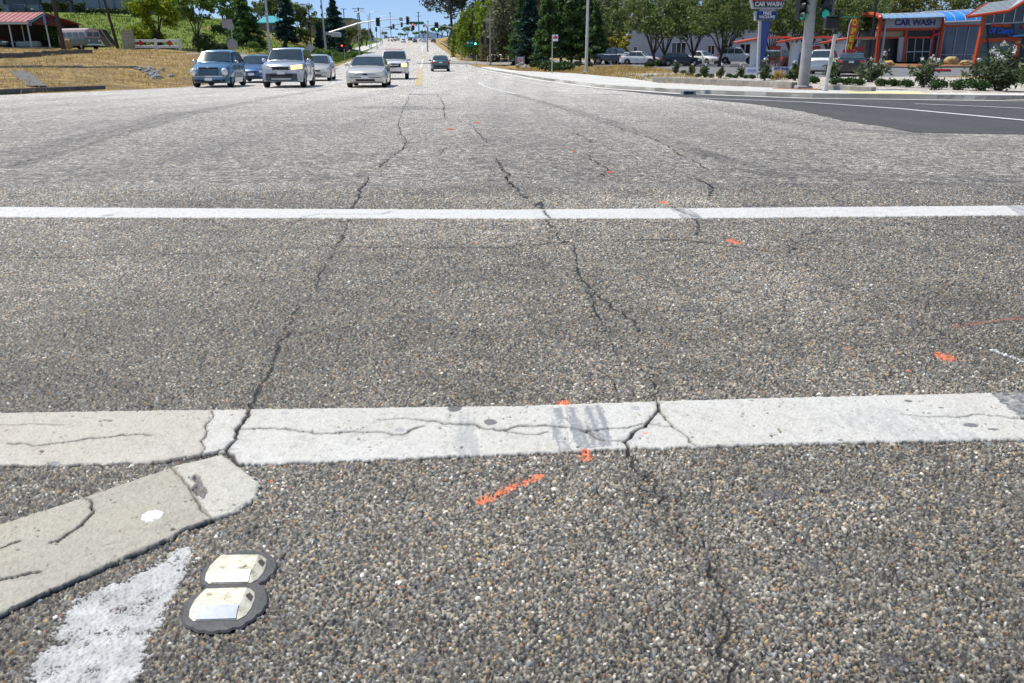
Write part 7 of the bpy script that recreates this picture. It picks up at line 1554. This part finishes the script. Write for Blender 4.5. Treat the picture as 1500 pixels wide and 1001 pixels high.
Q2('window_band', 'glassd', [(1443, 34), (1600, 30), (1600, -10), (1482, 10), (1446, 18)], Y-.04, .1)
for x0, x1 in ((1454.5, 1457), (1469, 1472), (1484, 1488), (1498, 1502)): Q2('mullion', 'signw', [(x0, 33), (x0+1, 33), (x1+1, 12), (x1, 12)], Y-.12, .1)
Q2('sill_band', 'lightgrey', [(1440, 34), (1600, 27), (1600, 28.5), (1440, 36)], Y-.2, .2); Q2('sign_board', 'dpanel', [(1446, 36), (1486, 34), (1486, 53), (1448, 55)], Y-.15, .12)
lab('PREMIER', 1466.5, 37, Y-.2, 4.2, 30, M['orangered'], t, o, .02); lab('Oil Change', 1466, 45, Y-.2, 8, 36, simple('script_blue', (.02, .12, .5), .5), t, o, .03, shear=.25)
Q2('crossbeam', 'orangered', [(1436, 56.5), (1488, 53.5), (1488, 60), (1440, 62), (1434, 70), (1431, 73)], Y-.22, .3); Q2('steel_post', 'orangered', [(1482, 108), (1487, 108), (1497, 55), (1487, 54)], Y-.2, .4); Q2('dark_doorway', 'dpanel', [(1487, 108), (1600, 108), (1600, 52), (1496, 54)], Y-.1, .12); Q2('shadow_recess', 'dpanel', [(1450, 67), (1489, 66), (1488, 73), (1451, 73.5)], Y-.06, .05) if 0 else None
for y in (76, 92): Q2('panel_joint', 'dpanel', [(1433-(y-76)*.2, y), (1486, y-.5), (1486, y+.1), (1433-(y-76)*.2, y+.7)], Y-.03, .04)
Q2('black_post', 'black', [(1449.5, 92), (1451.5, 92), (1447.5, 56), (1446, 56)], Y-.3, .1); Q2('blue_canopy', 'blueroof', [(1484, 52), (1600, 38), (1600, 44), (1486, 53.5)], Y-1.2, 1.2); Q2('red_trim', 'signr', [(1497, 36), (1600, 30), (1600, 36), (1498, 42)], Y-.5, .2)
p = at(1432, 78); t = thing('grill_barrel', 'small round grey meter on the wall foot of the tower', 'meter', p); MB().blob((0, 0, 1.0), .24, 1, 0, 2, (1.2, .8, .7)).build('meter_body', M['steel'], t, True); MB().tube((0, 0, 0), (0, 0, .9), .04, n=8).build('pipe', M['steel'], t)
# red plastic kerb marker
p = at(1378, 76); o = MB().box(0, 0, .12, 1.6, .3, .26, .05, .05).build('kerb_block', M['signr']); o.location = p; tag(o, 'red painted concrete block lying in the lot before the showroom', 'kerb block')
# mountains beyond the crest
hs = MB(); n = 60; W_ = 2600; v = []
for j in range(9):
    for i in range(n+1):
        x = -W_/2+W_*i/n; r_ = j/8; h = (150*math.exp(-((x+60)/420)**2)+60*math.exp(-((x-500)/500)**2)+95*math.exp(-((x+700)/300)**2)); k = 1+.22*noise.noise(Vector((x*.006, j*.7, 1)))+.1*noise.noise(Vector((x*.02, j, 5)))
        v.append((x-640, 6500+r_*1500, -70+(h+70)*math.sin(r_*math.pi/2)*k))
hs.add(v, [(j*(n+1)+i, j*(n+1)+i+1, (j+1)*(n+1)+i+1, (j+1)*(n+1)+i) for j in range(8) for i in range(n)]); struct(hs.build('mountain', M['hill'], None, True, 80))
